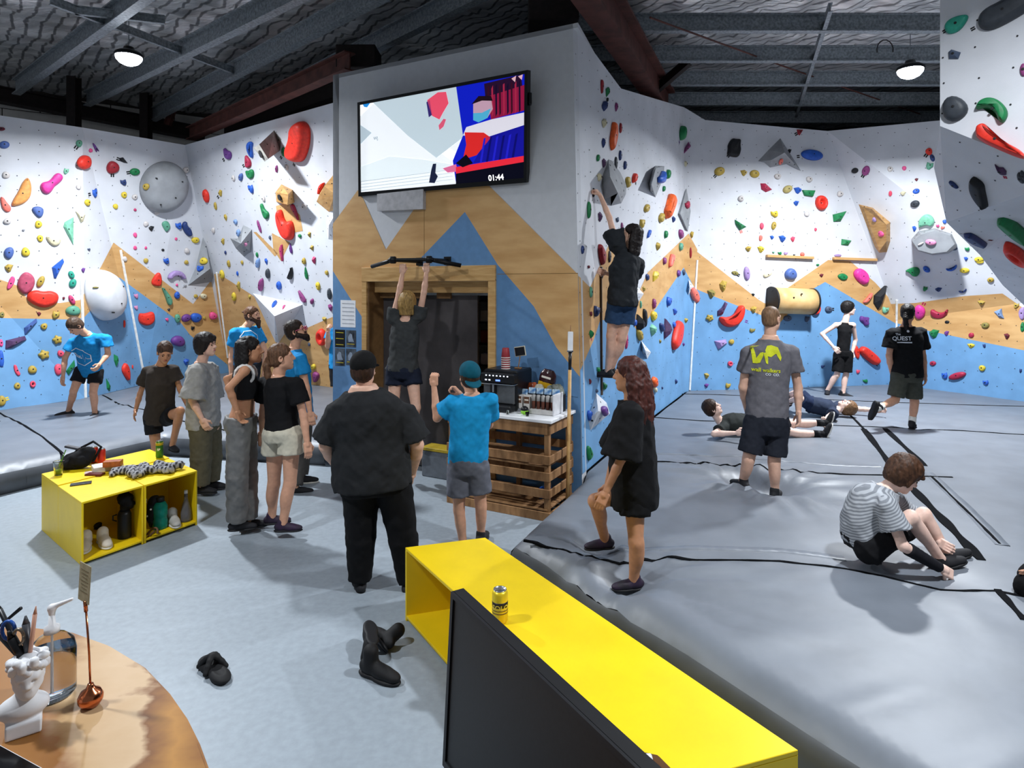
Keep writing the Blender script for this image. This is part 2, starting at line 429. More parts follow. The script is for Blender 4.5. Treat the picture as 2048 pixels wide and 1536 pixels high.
def clip_poly(poly, tri):
    """Sutherland-Hodgman in pixel space; tri is convex"""
    ar = sum(tri[i][0] * tri[(i + 1) % 3][1] - tri[(i + 1) % 3][0] * tri[i][1] for i in range(3))
    if ar < 0: tri = tri[::-1]
    out = list(poly)
    for i in range(3):
        a = tri[i]; b = tri[(i + 1) % 3]; inp = out; out = []
        if not inp: break
        side = lambda p: (b[0] - a[0]) * (p[1] - a[1]) - (b[1] - a[1]) * (p[0] - a[0])
        for k in range(len(inp)):
            p = inp[k]; q = inp[(k + 1) % len(inp)]; sp = side(p); sq = side(q)
            if sp >= 0: out.append(p)
            if (sp >= 0) != (sq >= 0):
                t = sp / (sp - sq); out.append((p[0] + (q[0] - p[0]) * t, p[1] + (q[1] - p[1]) * t))
    return out
def paint(wname, pname, pm, outline):
    from mathutils.geometry import tessellate_polygon
    w = WALLS[wname]; bm = bm_new()
    tess = tessellate_polygon([[Vector((x, y, 0)) for x, y in outline]])
    for t in w['F']:
        P3 = [w['V'][i] for i in t]; tri = [PIX(p) for p in P3]; nr = (P3[1] - P3[0]).cross(P3[2] - P3[0]).normalized()
        for tt in tess:
            c = clip_poly([outline[i] for i in tt], tri)
            if len(c) < 3: continue
            pts = []
            for x, y in c:
                dr = Vector(((x - CX) / F, 1, -(y - HZ) / F)); O = Vector((0, 0, CAMZ)); den = dr.dot(nr)
                if abs(den) < 1e-6: continue
                pts.append(O + dr * ((P3[0] - O).dot(nr) / den) + nr * .0025)
            if len(pts) >= 3:
                try: bm.faces.new([bm.verts.new(p) for p in pts])
                except ValueError: pass
    bmesh.ops.remove_doubles(bm, verts=bm.verts[:], dist=.0005)
    bmesh.ops.recalc_face_normals(bm, faces=bm.faces[:])
    for f in bm.faces:
        if f.normal.dot(Vector((0, 0, CAMZ)) - f.calc_center_median()) < 0: f.normal_flip()
    return obj(pname, bm, pm, w['o'])
def hit(px, py, names=None):
    O = Vector((0, 0, CAMZ)); dr = Vector(((px - CX) / F, 1, -(py - HZ) / F)).normalized(); best = None
    for nme, w in WALLS.items():
        if names and nme not in names: continue
        p, n, i, dist = w['bvh'].ray_cast(O, dr)
        if p is not None and (best is None or dist < best[3]):
            if n.dot(dr) > 0: n = -n
            best = (p, n, nme, dist)
    return best
def t_nuts(wname, step=.24, size=.0078):
    w = WALLS[wname]; bm = bm_new()
    for t in w['F']:
        P = [w['V'][i] for i in t]; nr = (P[1] - P[0]).cross(P[2] - P[0]).normalized()
        u = Vector((0, 0, 1)).cross(nr).normalized(); v = nr.cross(u)
        o = P[0]; q = [((p - o).dot(u), (p - o).dot(v)) for p in P]
        o_u = o.dot(u) % step; o_v = o.dot(v) % step
        x = min(a for a, b in q) // step * step - o_u
        while x < max(a for a, b in q):
            y = min(b for a, b in q) // step * step - o_v
            while y < max(b for a, b in q):
                jx = x + random.uniform(-.03, .03); jy = y + random.uniform(-.03, .03)
                s = [(q[(i + 1) % 3][0] - q[i][0]) * (jy - q[i][1]) - (q[(i + 1) % 3][1] - q[i][1]) * (jx - q[i][0]) for i in range(3)]
                if all(a > 0 for a in s) or all(a < 0 for a in s):
                    c = o + u * jx + v * jy + nr * .004
                    bm.faces.new([bm.verts.new(c + u * (size * math.cos(k * math.pi / 3)) + v * (size * math.sin(k * math.pi / 3))) for k in range(6)])
                y += step
            x += step
    o = obj('bolt_holes', bm, M('bolt_hole', '2b2b2e', rough=.8), w['o']); o['kind'] = 'stuff'
wall('wall_climbing_left', [U(-60, 222, 9.35) * 2.2 - U(165, 255, 10.3) * 1.2, (165, 255, 10.3), (370, 290, 11.6), U(-60, 829, 9.15) * 2.2 - U(170, 797, 10.42) * 1.2, (170, 797, 10.42), (290, 768, 11.98), (458, 745, 13.6)],
     [(0, 1, 4), (0, 4, 3), (1, 5, 4), (1, 2, 5), (2, 6, 5)], MW, (-.14, .12, 0), [
     ('plywood_band', MPLY, [(-700, 520), (0, 559), (34, 571), (60, 604), (120, 606), (160, 600), (202, 533), (227, 485), (386, 608), (430, 550), (445, 660), (461, 734), (380, 670), (362, 646), (239, 555), (200, 600), (167, 636), (137, 639), (0, 636), (-700, 628)]),
     ('blue_band', MBLUE, [(-700, 628), (0, 636), (137, 639), (167, 636), (200, 600), (239, 555), (362, 646), (380, 670), (461, 734), (470, 760), (290, 775), (170, 800), (-700, 1000)])])
wall('wall_climbing_rear_left', [(370, 290, 11.6), (700, 196, 8.95), (458, 745, 13.6), (700, 780, 11.3)], [(0, 1, 3), (0, 3, 2)], MW, (.04, .16, 0), [
     ('plywood_band', MPLY, [(428, 548), (437, 547), (506, 591), (560, 640), (600, 662), (650, 640), (700, 620), (700, 785), (458, 760)]),
     ('plywood_patch', MPLY, [(507, 464), (513, 464), (556, 507), (550, 513)]), ('plywood_patch', MPLY, [(544, 466), (580, 485), (562, 522), (547, 500)]),
     ('plywood_patch', MPLY, [(552, 412), (575, 405), (600, 430), (606, 462), (560, 470)])])
C2 = Vector((.66, 6.25, 0)); L2 = Vector((-2.22, 7.79, 0)); CD = (L2 - C2).normalized(); CN = Vector((-CD.y, CD.x, 0))
if CN.y > 0: CN = -CN
wall('wall_column_side', [C2 + CD * .055 + Vector((0, 0, 4.80)), (1242, 177, 7.56), (1369, 215, 11.05), (1410, 240, 11.2), (1378, 782, 11.17), (1369, 785, 11.05), (1242, 881, 7.56), C2 - CD * .045 + Vector((0, 0, .29))],
     [(0, 1, 6), (0, 6, 7), (1, 2, 5), (1, 5, 6), (2, 3, 4), (2, 4, 5)], MW, CD * .10 - CN * .05, [
     ('plywood_band', MPLY, [(1150, 545), (1180, 575), (1200, 530), (1222, 478), (1245, 590), (1258, 628), (1295, 545), (1377, 467), (1398, 505), (1396, 590), (1367, 535), (1312, 616), (1275, 665), (1256, 630), (1230, 640), (1200, 640), (1187, 680), (1157, 748)]),
     ('blue_band', MBLUE, [(1157, 748), (1187, 680), (1200, 640), (1230, 640), (1256, 630), (1275, 665), (1312, 616), (1367, 535), (1396, 590), (1378, 790), (1165, 960)])])
wall('wall_climbing_rear_right', [(1410, 240, 11.2), (1655, 262, 11.66), (1793, 640, 11.92), (1790, 769, 11.92), (1378, 782, 11.17)], [(0, 1, 2), (0, 2, 3), (0, 3, 4)], MW, (0, .16, 0), [
     ('plywood_band', MPLY, [(1390, 502), (1396, 505), (1518, 600), (1530, 607), (1656, 520), (1700, 522), (1750, 565), (1800, 620), (1800, 652), (1650, 564), (1618, 582), (1560, 645), (1501, 622), (1396, 580), (1390, 576)]),
     ('blue_band', MBLUE, [(1370, 570), (1396, 580), (1501, 622), (1560, 645), (1618, 582), (1650, 564), (1800, 652), (1800, 775), (1370, 790)])])
wall('wall_climbing_right', [(1655, 262, 11.66), (2090, 221, 10.3), (2090, 600, 9.95), (2090, 809, 9.88), (1790, 769, 11.92), (1793, 640, 11.92)],
     [(0, 1, 2), (0, 2, 5), (5, 2, 3), (5, 3, 4)], MW, (.1, .14, 0), [
     ('plywood_band', MPLY, [(1780, 608), (1830, 606), (1929, 592), (2005, 587), (2095, 650), (2095, 710), (1929, 677), (1845, 659), (1780, 643)]),
     ('blue_band', MBLUE, [(1780, 643), (1845, 659), (1929, 677), (2095, 710), (2095, 815), (1780, 775)])])
wall('wall_prow', [(1880, -80, 5.2), (2140, -80, 4.6), (2140, 356, 4.6), (1880, 252, 5.2), (1868, 335, 5.8), (1893, 445, 6.2), (1960, 510, 7.2), (2005, 570, 8.0), (2060, 622, 8.6), (2140, 650, 8.8)],
     [(0, 1, 2), (0, 2, 3), (3, 2, 5), (3, 5, 4), (5, 2, 6), (6, 2, 7), (7, 2, 8), (8, 2, 9)], MW, (1.35, 1.6, 0.05))
for _n in ('wall_climbing_left', 'wall_climbing_rear_left', 'wall_column_side', 'wall_climbing_rear_right', 'wall_climbing_right', 'wall_prow'): t_nuts(_n)
# white sealant lines along the inside corners
mseal = M('white_sealant', 'f2f2ee', rough=.5)
for k_, (w_, a, b) in enumerate((('wall_climbing_left', (241, 500), (288, 752)), ('wall_climbing_left', (163, 560), (171, 795)), ('wall_climbing_rear_left', (434, 545), (456, 715)),
                   ('wall_column_side', (1394, 520), (1379, 780)), ('wall_climbing_right', (1794, 600), (1792, 765)))):
    pts = []
    for i in range(9):
        h_ = hit(a[0] + (b[0] - a[0]) * i / 8, a[1] + (b[1] - a[1]) * i / 8)
        if h_: pts.append(h_[0] + h_[1] * .004)
    obj('corner_seal', tube(pts, .022, 6), mseal, WALLS[w_]['o'])
# crack beside the casing strip of the column's side: a boxed arete standing proud of the wall
_a = [hit(px, py) for px, py in ((1199, 535), (1201, 790))]
_m = obj('casing_edge', prism([_a[0][0], _a[1][0], _a[1][0] + Vector((.01, .03, 0)), _a[0][0] + Vector((.01, .03, 0))], (.022, -.006, 0)), M('raw_edge', '57493c', rough=.8), WALLS['wall_column_side']['o'])

# ------------------------------------------------------------------ column front with the doorway
CFt, CFb = U(1145, 48, 6.25), U(1165, 948, 6.25)
def ct(px):
    """distance along the column face from its right corner, for a pixel column"""
    r = (px - CX) / F; return (C2.x - r * C2.y) / (r * CD.y - CD.x)
def cpt(px, py, off=0.0):
    """point on the column face plane at a pixel, standing 'off' in front of it"""
    O = Vector((0, 0, CAMZ)); dr = Vector(((px - CX) / F, 1, -(py - HZ) / F)); p0 = C2 + CN * off
    return O + dr * ((p0 - O).dot(CN) / dr.dot(CN))
def ctd(px, off):
    return (cpt(px, HZ, off) - C2).dot(CD)
def cbox(t0, t1, z0, z1, o0, o1, bev=0.0):
    """box on the column face: t range, z range, offsets in front of the face"""
    P = [C2 + CD * t + CN * o for t, o in ((t0, o1), (t1, o1), (t1, o0), (t0, o0))]
    bm = bm_new(); add_hexa(bm, [p + Vector((0, 0, z0)) for p in P] + [p + Vector((0, 0, z1)) for p in P])
    bmesh.ops.recalc_face_normals(bm, faces=bm.faces[:])
    if bev: bmesh.ops.bevel(bm, geom=bm.edges[:], offset=bev, segments=1, affect='EDGES')
    return bm
TL = ct(666); TD0 = ct(979); TD1 = ct(736); ZD = 2.22; ZT = 4.80
colf = bm_new()
def cf_tri(P):
    return P
V_ = [cpt(1145, 48), cpt(1165, 948), cpt(980, 562), cpt(736, 562)]
def cz(t, z): return C2 + CD * t + Vector((0, 0, z))
_v = [cz(.055, ZT), cz(TL, ZT), cz(TL, 0), cz(TD1, 0), cz(TD1, ZD), cz(TD0, ZD), cz(TD0, 0), cz(-.048, 0)]
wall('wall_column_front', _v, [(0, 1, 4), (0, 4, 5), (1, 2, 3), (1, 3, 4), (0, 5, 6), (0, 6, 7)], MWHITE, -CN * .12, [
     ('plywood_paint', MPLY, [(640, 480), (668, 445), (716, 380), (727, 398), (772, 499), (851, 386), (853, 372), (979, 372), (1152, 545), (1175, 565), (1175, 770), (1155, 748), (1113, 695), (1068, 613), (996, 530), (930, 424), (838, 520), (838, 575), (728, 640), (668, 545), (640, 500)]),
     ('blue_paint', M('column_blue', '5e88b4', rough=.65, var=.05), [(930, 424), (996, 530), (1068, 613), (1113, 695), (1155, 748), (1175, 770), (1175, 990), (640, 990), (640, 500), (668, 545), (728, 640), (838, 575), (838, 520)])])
colo = WALLS['wall_column_front']['o']
obj('return_wall', prism([cz(TL, 0), cz(TL, ZT), cz(TL, ZT) - CN * 3.2, cz(TL, 0) - CN * 3.2], CD * -.1), MWHITE, colo)
obj('column_top', prism([cz(0, ZT), cz(TL, ZT), cz(TL, ZT) - CN * 3.0, cz(.5, ZT) - CN * 3.0], (0, 0, -.05)), MWHITE, colo)
for z_ in (2.29,):   # sheet joints
    obj('sheet_joint', cbox(0, TD0 - .1, z_, z_ + .006, 0, .003), M('joint', '8a6a40', rough=.9), colo)
obj('sheet_joint', cbox(ct(849), ct(849) + .006, 2.35, 3.3, 0, .003), MATS['joint'], colo)
obj('sheet_joint', cbox(0, ct(1060), 1.05, 1.056, 0, .003), M('joint_blue', '3f5f80', rough=.9), colo)
# door casing and door
fr = empty('door_1', C2 + CD * ((TD0 + TD1) / 2)); fr['kind'] = 'structure'
mcas = M('pine_casing', 'cda66e', rough=.5, col2='b48a52', stretch=(1, 1, 8), scale=4)
kid('casing_jamb', cbox(TD1, TD1 + .075, 0, ZD + .02, .0, .03, .003), mcas, fr); kid('casing_jamb', cbox(TD0 - .085, TD0, 0, ZD + .02, .0, .03, .003), mcas, fr)
kid('casing_head', cbox(TD0 - .085, TD1 + .075, ZD, ZD + .17, .0, .034, .003), mcas, fr)
kid('lining', cbox(TD0, TD1, ZD - .13, ZD, -.16, -.10), mcas, fr); kid('lining', cbox(TD0, TD0 + .02, 0, ZD, -.45, .0), mcas, fr); kid('lining', cbox(TD1 - .02, TD1, 0, ZD, -.45, .0), M('pine_dark', '7a5a36', rough=.7), fr)
mdoor = M('chalky_black_door', '3a3637', rough=.55, col2='5a5556', scale=2.2, detail=8)
dr_ = kid('sliding_panel', cbox(ctd(955, -.26), TD1 - .02, 0.02, ZD - .02, -.30, -.26, .004), mdoor, fr)
kid('hanger_rail', cbox(TD0, TD1, ZD - .16, ZD - .10, -.24, -.21), M('galv', '8f979c', rough=.4, metal=.8), fr)
for px in (775, 832, 888):
    kid('roller_bracket', cbox(ctd(px + 14, -.2), ctd(px - 14, -.2), ZD - .20, ZD - .12, -.22, -.19, .003), M('pine_dark', '7a5a36', rough=.7), fr)
kid('threshold_step', cbox(ct(955), ct(845), 0.0, .30, -.18, .02, .01), M('step_grey', '6a7078', rough=.7), fr)
kid('yellow_nosing', cbox(ct(955), ct(845), .30, .335, -.18, .03, .004), M('nosing_yellow', 'b79d2a', rough=.6), fr)
# the shop room seen through the gap
obj('shop_wall', cbox(TD0 - .2, TD1, 0, 3, -2.3, -2.2), M('shop_white', 'd8d4c8', rough=.8), colo)
sh = empty('display_rack', C2 + CD * ctd(966, -1.0) - CN * 1.0, 'narrow display rack of hanging goods inside the doorway', 'rack')
kid('post', cbox(ctd(958, -.9), ctd(956, -.9), 0, 2.3, -.90, -.87), mdark, sh); kid('post', cbox(ctd(1030, -1.0), ctd(1028, -1.0), 0, 2.3, -1.0, -.97), mdark, sh)
for i in range(7):
    z0 = .35 + i * .27
    kid('shelf', cbox(ctd(1030, -1.0), ctd(956, -1.0), z0, z0 + .015, -1.25, -.9), mdark, sh)
_pc = ['e8e2d2', 'e0902f', 'e9c516', 'c9c4d8', '8a3030', 'dcd7cf', '3b5a8a']
for i in range(7):
    t0 = ctd(982, -1.0); z0 = .366 + i * .27
    g = obj('packet', cbox(t0, t0 + .13, z0, z0 + random.uniform(.14, .2), -1.12, -.95, .008), M('packet_' + str(i), _pc[i], rough=.5))
    tag(g, ['lowest', 'second lowest', 'third lowest', 'middle', 'third highest', 'second highest', 'highest'][i] + ' goods packet on the rack inside the doorway', 'packet', 'goods packets on the display rack')

# ------------------------------------------------------------------ crash mats
MATDENTS = []      # x, y, depth, radius : filled before the mats are built
def mat_height(x, y):
    x = np.asarray(x, float); y = np.asarray(y, float)
    z = MATZ + .007 * np.sin(1.9 * x + .7 * y) * np.sin(1.3 * y - .4 * x) + .004 * np.sin(4.3 * x + 1.2 * np.sin(2.1 * y)) * np.sin(3.1 * y + np.sin(2.7 * x))
    # folds running in from the open front edge of the right mat
    d = ((x - .022) * 2.21 + (y - 4.63) * 1.44) / 2.638; s_ = ((x - .022) * 1.44 - (y - 4.63) * 2.21) / 2.638
    z = z + np.where((d > 0) & (d < 3) & (s_ > 0), .011 * np.exp(-((d - .30) / .34) ** 2) * np.maximum(0, np.sin(9.5 * s_ + 2.2 * np.sin(2.3 * s_) - 3.5 * d)) ** 2, 0)
    for dx, dy, dp, r in MATDENTS:
        ex, ey = x - dx, y - dy; rr = np.hypot(ex, ey); a = np.arctan2(ey, ex)
        z = z - dp * np.exp(-(rr / r) ** 2) + dp * .09 * np.exp(-((rr - 2.1 * r) / (r * 1.2)) ** 2) * np.cos(a * 11 + 3 * np.sin(a * 2 + dx * 7)) * np.clip((rr - .5 * r) / r, 0, 1) + dp * .05 * np.exp(-((rr - 3.2 * r) / (r * 1.5)) ** 2) * np.cos(a * 19 + 4 * np.sin(a * 3 + dy * 5))
    return z
def poly_dist(p, a, b):
    a = np.array(a); b = np.array(b); ab = b - a; t = np.clip(((p - a) @ ab) / (ab @ ab), 0, 1); return float(np.linalg.norm(p - (a + t * ab)))
mvinyl = M('grey_vinyl', '6f757e', rough=.44, var=.07, scale=3.0, spec=.5, bump=.10, bscale=9)
mvside = M('dark_vinyl_side', '4a4e54', rough=.42, var=.1, scale=5)
mvel = M('black_velcro', '101114', rough=.9, spec=.06)
def inside(pt, poly):
    x, y = pt; c = False; n = len(poly)
    for i in range(n):
        x0, y0 = poly[i]; x1, y1 = poly[(i + 1) % n]
        if (y0 > y) != (y1 > y) and x < (x1 - x0) * (y - y0) / (y1 - y0) + x0: c = not c
    return c
def clip_cell(poly, x0, x1, y0, y1):
    out = list(poly)
    for ax, v, sg in ((0, x0, 1), (0, x1, -1), (1, y0, 1), (1, y1, -1)):
        inp = out; out = []
        for k in range(len(inp)):
            p = inp[k]; q = inp[(k + 1) % len(inp)]; a = (p[ax] - v) * sg; b = (q[ax] - v) * sg
            if a >= 0: out.append(p)
            if (a >= 0) != (b >= 0):
                t = a / (a - b); out.append((p[0] + (q[0] - p[0]) * t, p[1] + (q[1] - p[1]) * t))
        if not out: return []
    return out
def crash_mat(name, poly, front, label, step, seams, flaps=()):
    t = empty(name, (poly[0][0], poly[0][1], 0), label, 'crash mat')
    E = [(np.array(poly[i]), np.array(poly[(i + 1) % len(poly)])) for i in range(len(poly))]
    def seg_d(P, a, b):
        ab = b - a; tt = np.clip(((P - a) @ ab) / (ab @ ab), 0, 1); return np.linalg.norm(P - (a + tt[:, None] * ab), axis=1)
    def z_np(P):
        z = mat_height(P[:, 0], P[:, 1]); d = np.min([seg_d(P, *E[i]) for i in front], 0)
        return z - np.where(d < .12, .075 * (1 - d / .12) ** 2, 0)
    def z_at(x, y): return float(z_np(np.array([[x, y]]))[0])
    xs = [p[0] for p in poly]; ys = [p[1] for p in poly]
    nx = int((max(xs) - min(xs)) / step) + 1; ny = int((max(ys) - min(ys)) / step) + 1; x00 = min(xs); y00 = min(ys)
    gi, gj = np.meshgrid(np.arange(nx), np.arange(ny), indexing='ij'); Cc = np.stack([x00 + (gi + .5) * step, y00 + (gj + .5) * step], -1).reshape(-1, 2)
    dd = np.min([seg_d(Cc, a, b) for a, b in E], 0); ins = np.zeros(len(Cc), bool)
    for a, b in E:
        cr_ = (a[1] > Cc[:, 1]) != (b[1] > Cc[:, 1])
        if abs(b[1] - a[1]) > 1e-9: ins ^= cr_ & (Cc[:, 0] < (b[0] - a[0]) * (Cc[:, 1] - a[1]) / (b[1] - a[1]) + a[0])
    polys = []
    for (cx_, cy_), d_, in_ in zip(Cc, dd, ins):
        x0, y0 = cx_ - step / 2, cy_ - step / 2
        if d_ > step * .75:
            if in_: polys.append([(x0, y0), (x0 + step, y0), (x0 + step, y0 + step), (x0, y0 + step)])
        else:
            q = clip_cell(poly, x0, x0 + step, y0, y0 + step)
            if len(q) >= 3: polys.append(q)
    vd = {}; PV = []; FF = []
    for q in polys:
        idx = []
        for p in q:
            k_ = (round(p[0], 4), round(p[1], 4))
            if k_ not in vd: vd[k_] = len(PV); PV.append(p)
            if vd[k_] not in idx: idx.append(vd[k_])
        if len(idx) >= 3:
            ar = sum(PV[idx[i]][0] * PV[idx[(i + 1) % len(idx)]][1] - PV[idx[(i + 1) % len(idx)]][0] * PV[idx[i]][1] for i in range(len(idx)))
            FF.append(idx if ar > 0 else idx[::-1])
    PV = np.array(PV); bm = (np.concatenate([PV, z_np(PV)[:, None]], 1), FF)
    kid('cover', bm, mvinyl, t, True)
    # side skirts along every border, slightly bulging on the open ones
    for i in range(len(poly)):
        a = Vector((*poly[i], 0)); b = Vector((*poly[(i + 1) % len(poly)], 0)); n = max(2, int((b - a).length / .1)); d = (b - a).normalized()
        nn = Vector((d.y, -d.x, 0)); 
        if inside(tuple(((a + b) / 2 + nn * .02)[:2]), poly): nn = -nn
        bs = bm_new(); rows = []
        for k in range(n + 1):
            p = a + (b - a) * k / n; zt = z_at(p.x, p.y)
            rows.append([bs.verts.new((p.x + nn.x * o, p.y + nn.y * o, zt * z)) for z, o in ((1, 0), (.85, .03), (.5, .042 + .008 * math.sin(k * .9)), (.12, .025), (0, 0))])
        for r0, r1 in zip(rows[:-1], rows[1:]):
            for k in range(4): bs.faces.new((r0[k], r0[k + 1], r1[k + 1], r1[k]))
        if i in front: kid('side_panel', bs, mvside, t, True)
        else: bs.free()
    for pts, w, *fl in list(seams) + [(p_, w_, 1) for p_, w_ in flaps]:
        P = []
        for (ax, ay), (bx, by) in zip(pts[:-1], pts[1:]):
            n = max(2, int(math.hypot(bx - ax, by - ay) / 8))
            for k in range(n): P.append(G(ax + (bx - ax) * k / n, ay + (by - ay) * k / n, MATZ))
        P.append(G(*pts[-1], MATZ)); bs = bm_new(); prev = None
        for k, p in enumerate(P):
            d = (P[min(k + 1, len(P) - 1)] - P[max(k - 1, 0)]); nn = Vector((d.y, -d.x, 0)).normalized(); ww = w * (1 + (.04 if fl else .25) * math.sin(k * .7)); hz_ = .004 if fl else .006
            row = []
            for o, h_ in ((-ww, -.01), (-ww * .93, hz_), (ww * .93, hz_ * (.4 if fl else 1)), (ww, -.01)):
                q = p + nn * o; row.append(bs.verts.new((q.x, q.y, float(mat_height(q.x, q.y)) + h_ + (.0015 * math.sin(k * 2.1) if fl else 0))))
            if prev:
                for m_ in range(3): bs.faces.new((prev[m_], prev[m_ + 1], row[m_ + 1], row[m_]))
            prev = row
        bmesh.ops.recalc_face_normals(bs, faces=bs.faces[:])
        kid('seam_flap' if fl else 'seam_strip', bs, mvinyl if fl else mvel, t, bool(fl))
    return t
def dent(px, py, z=.22, dp=.09, r=.16):
    p = G(px, py, z); MATDENTS.append((p.x, p.y, dp, r))
for a in ((1252, 1176, .22, .14, .17), (1192, 1098, .26, .07, .14), (1485, 972, .20, .16, .18), (1554, 992, .20, .16, .18), (1750, 1115, .28, .02, .3), (1880, 1160, .29, .02, .18),
          (1825, 856, .28, .04, .14), (1530, 868, .28, .03, .3), (1690, 790, .28, .04, .16), (175, 825, .22, .10, .3)):
    dent(*a)
def plan(px, py, z=MATZ):
    p = G(px, py, z); return (p.x, p.y)
crash_mat('crash_mat', [(.022, 4.63), (1.46, 2.42), (2.42, .95), (6.2, .2), (9.2, 2.0), (8.55, 9.75), (7.5, 12.0), (3.22, 11.3), (.72, 6.2)], (0, 1, 2, 8),
    'large grey vinyl crash mat filling the right side', .05, [
    ([(1048, 1082), (1100, 1097), (1160, 1112), (1240, 1122), (1400, 1120), (1560, 1122), (1690, 1135), (1770, 1150), (1880, 1175), (1990, 1180), (2048, 1192)], .009),
    ([(1300, 925), (1480, 930), (1650, 948), (1760, 950), (1830, 953), (1905, 955)], .010), ([(1305, 836), (1400, 842), (1650, 851), (1760, 855), (1850, 857), (2048, 868)], .011),
    ([(1352, 788), (1480, 791), (1720, 803), (2048, 813)], .011), ([(1727, 859), (1775, 921), (1827, 979), (1963, 1121)], .035), ([(1770, 858), (1848, 932)], .032),
    ([(1862, 953), (2000, 1090)], .010), ([(1995, 1178), (2050, 1240)], .02), ([(1700, 830), (1727, 858)], .014)], [([(1075, 1068), (1160, 1086), (1240, 1098), (1400, 1098), (1560, 1101), (1690, 1113)], .045), ([(1310, 908), (1480, 912), (1650, 928), (1760, 932)], .05), ([(1855, 945), (1925, 1010), (2005, 1092)], .05)])
crash_mat('crash_mat', [(-6.4, 4.4), (-5.19, 6.66), (-4.45, 8.0), (-2.25, 7.55), (-2.2, 7.95), (-3.25, 11.8), (-6.25, 13.7), (-7.2, 12.2), (-7.25, 10.5), (-8.4, 9.0), (-9.2, 4.6)], (0, 1, 2, 10),
    'grey vinyl crash mat along the left wall', .08, [
    ([(-30, 812), (0, 826), (43, 848), (85, 874), (126, 906)], .012), ([(205, 790), (239, 807), (289, 821), (350, 838), (450, 862)], .012), ([(0, 842), (-40, 850)], .01)])
# ------------------------------------------------------------------ climbing holds and volumes
PAL = dict(red='e8392b', darkred='9c2530', maroon='6d2733', crimson='b02a4a', rose='b8506a', pink='e8568f', pinkd='c2416f', pinkp='d58bb0', pinkred='e4506a', magenta='e83fa0', salmon='ee7668',
           orange='f0642a', amber='f0a35a', yellow='dcc23e', mustard='b79c45', khaki='b3a468', olive='8d8346', cream='d9d0ae', white='cfc9c6', grey='9a9ba0', charcoal='3c4148', black='1c1e22', slate='4b5870',
           slateblue='4e68a8', navy='2c3f74', blue='2d5fc0', paleblue='7f9fd0', purple='6d3f8c', plum='8c3f78', plumdark='553a5e', lilac='a58cc0', teal='2f9c85', mint='7fc4a4', sage='5fa085', green='1f7f4a', cgrey='8f9296', cwhite='e4e6ea', ply='c99a5e')
CWORD = dict(darkred='dark red', pinkd='deep pink', pinkp='pale pink', pinkred='coral pink', magenta='hot pink', amber='amber orange', charcoal='charcoal', slate='slate grey', slateblue='slate blue', navy='navy',
             paleblue='pale blue', plumdark='dark plum', cgrey='grey', cwhite='white', ply='plywood', rose='dusty rose', khaki='khaki')
def hold_mat(c):
    return M('hold_' + c, PAL[c], rough=.48, var=.10, scale=22, bump=.12, bscale=180, spec=.4)
def ell_pts(cx, cy, w, h, rot=0, n=18, f=None):
    out = []; r = math.radians(rot)
    for i in range(n):
        a = 2 * math.pi * i / n; k = f(a) if f else 1
        x, y = w / 2 * math.cos(a) * k, h / 2 * math.sin(a) * k
        out.append((cx + x * math.cos(r) + y * math.sin(r), cy - x * math.sin(r) + y * math.cos(r)))
    return out
def outline(sh, cx, cy, w, h, rot, seed):
    rn = random.Random(seed); p1, p2 = rn.uniform(0, 6), rn.uniform(0, 6)
    if sh == 'r': return ell_pts(cx, cy, w, h, rot, 18, lambda a: 1 + .05 * math.sin(2 * a + p1) + .05 * math.sin(3 * a + p2))
    if sh == 'e' or sh == 'd': return ell_pts(cx, cy, w, h, rot, 20)
    if sh == 'leaf': return ell_pts(cx, cy, w, h, rot, 18, lambda a: .72 + .28 * abs(math.sin(a)) ** 1.5)
    if sh == 'drop': return [(cx + w / 2 * math.sin(t) * (math.sin(t / 2) ** 1.3), cy - h / 2 * math.cos(t)) for t in np.linspace(0.05, 2 * math.pi - .05, 18)]
    if sh == 'flower': return ell_pts(cx, cy, w, h, rot, 30, lambda a: .86 + .14 * math.cos(5 * a + p1))
    if sh == 'arch': return [(cx + w / 2 * math.cos(t), cy + h * .3 - h * .8 * math.sin(t)) for t in np.linspace(0, math.pi, 11)] + [(cx + w * .3 * math.cos(t), cy + h * .35 - h * .3 * math.sin(t)) for t in np.linspace(math.pi, 0, 7)]
    if sh == 't':
        a = [(-.5, -.38), (.1, -.5), (.5, -.2), (.42, .1), (.05, .5), (-.2, .35)]
        m = rn.choice((1, -1)); return [(cx + x * m * w, cy + y * h) for x, y in a]
    if sh == 'q':
        a = [(-.5, -.4), (-.1, -.32), (.35, -.5), (.5, 0), (.4, .4), (.1, .5), (-.15, .3), (-.42, .1)]
        m = rn.choice((1, -1)); return [(cx + x * m * w, cy + y * h) for x, y in a]
    raise ValueError(sh)
def smooth_poly(p, it=2):
    for _ in range(it):
        q = []
        for i in range(len(p)):
            a = p[i]; b = p[(i + 1) % len(p)]
            q += [(a[0] * .75 + b[0] * .25, a[1] * .75 + b[1] * .25), (a[0] * .25 + b[0] * .75, a[1] * .25 + b[1] * .75)]
        p = q
    return p
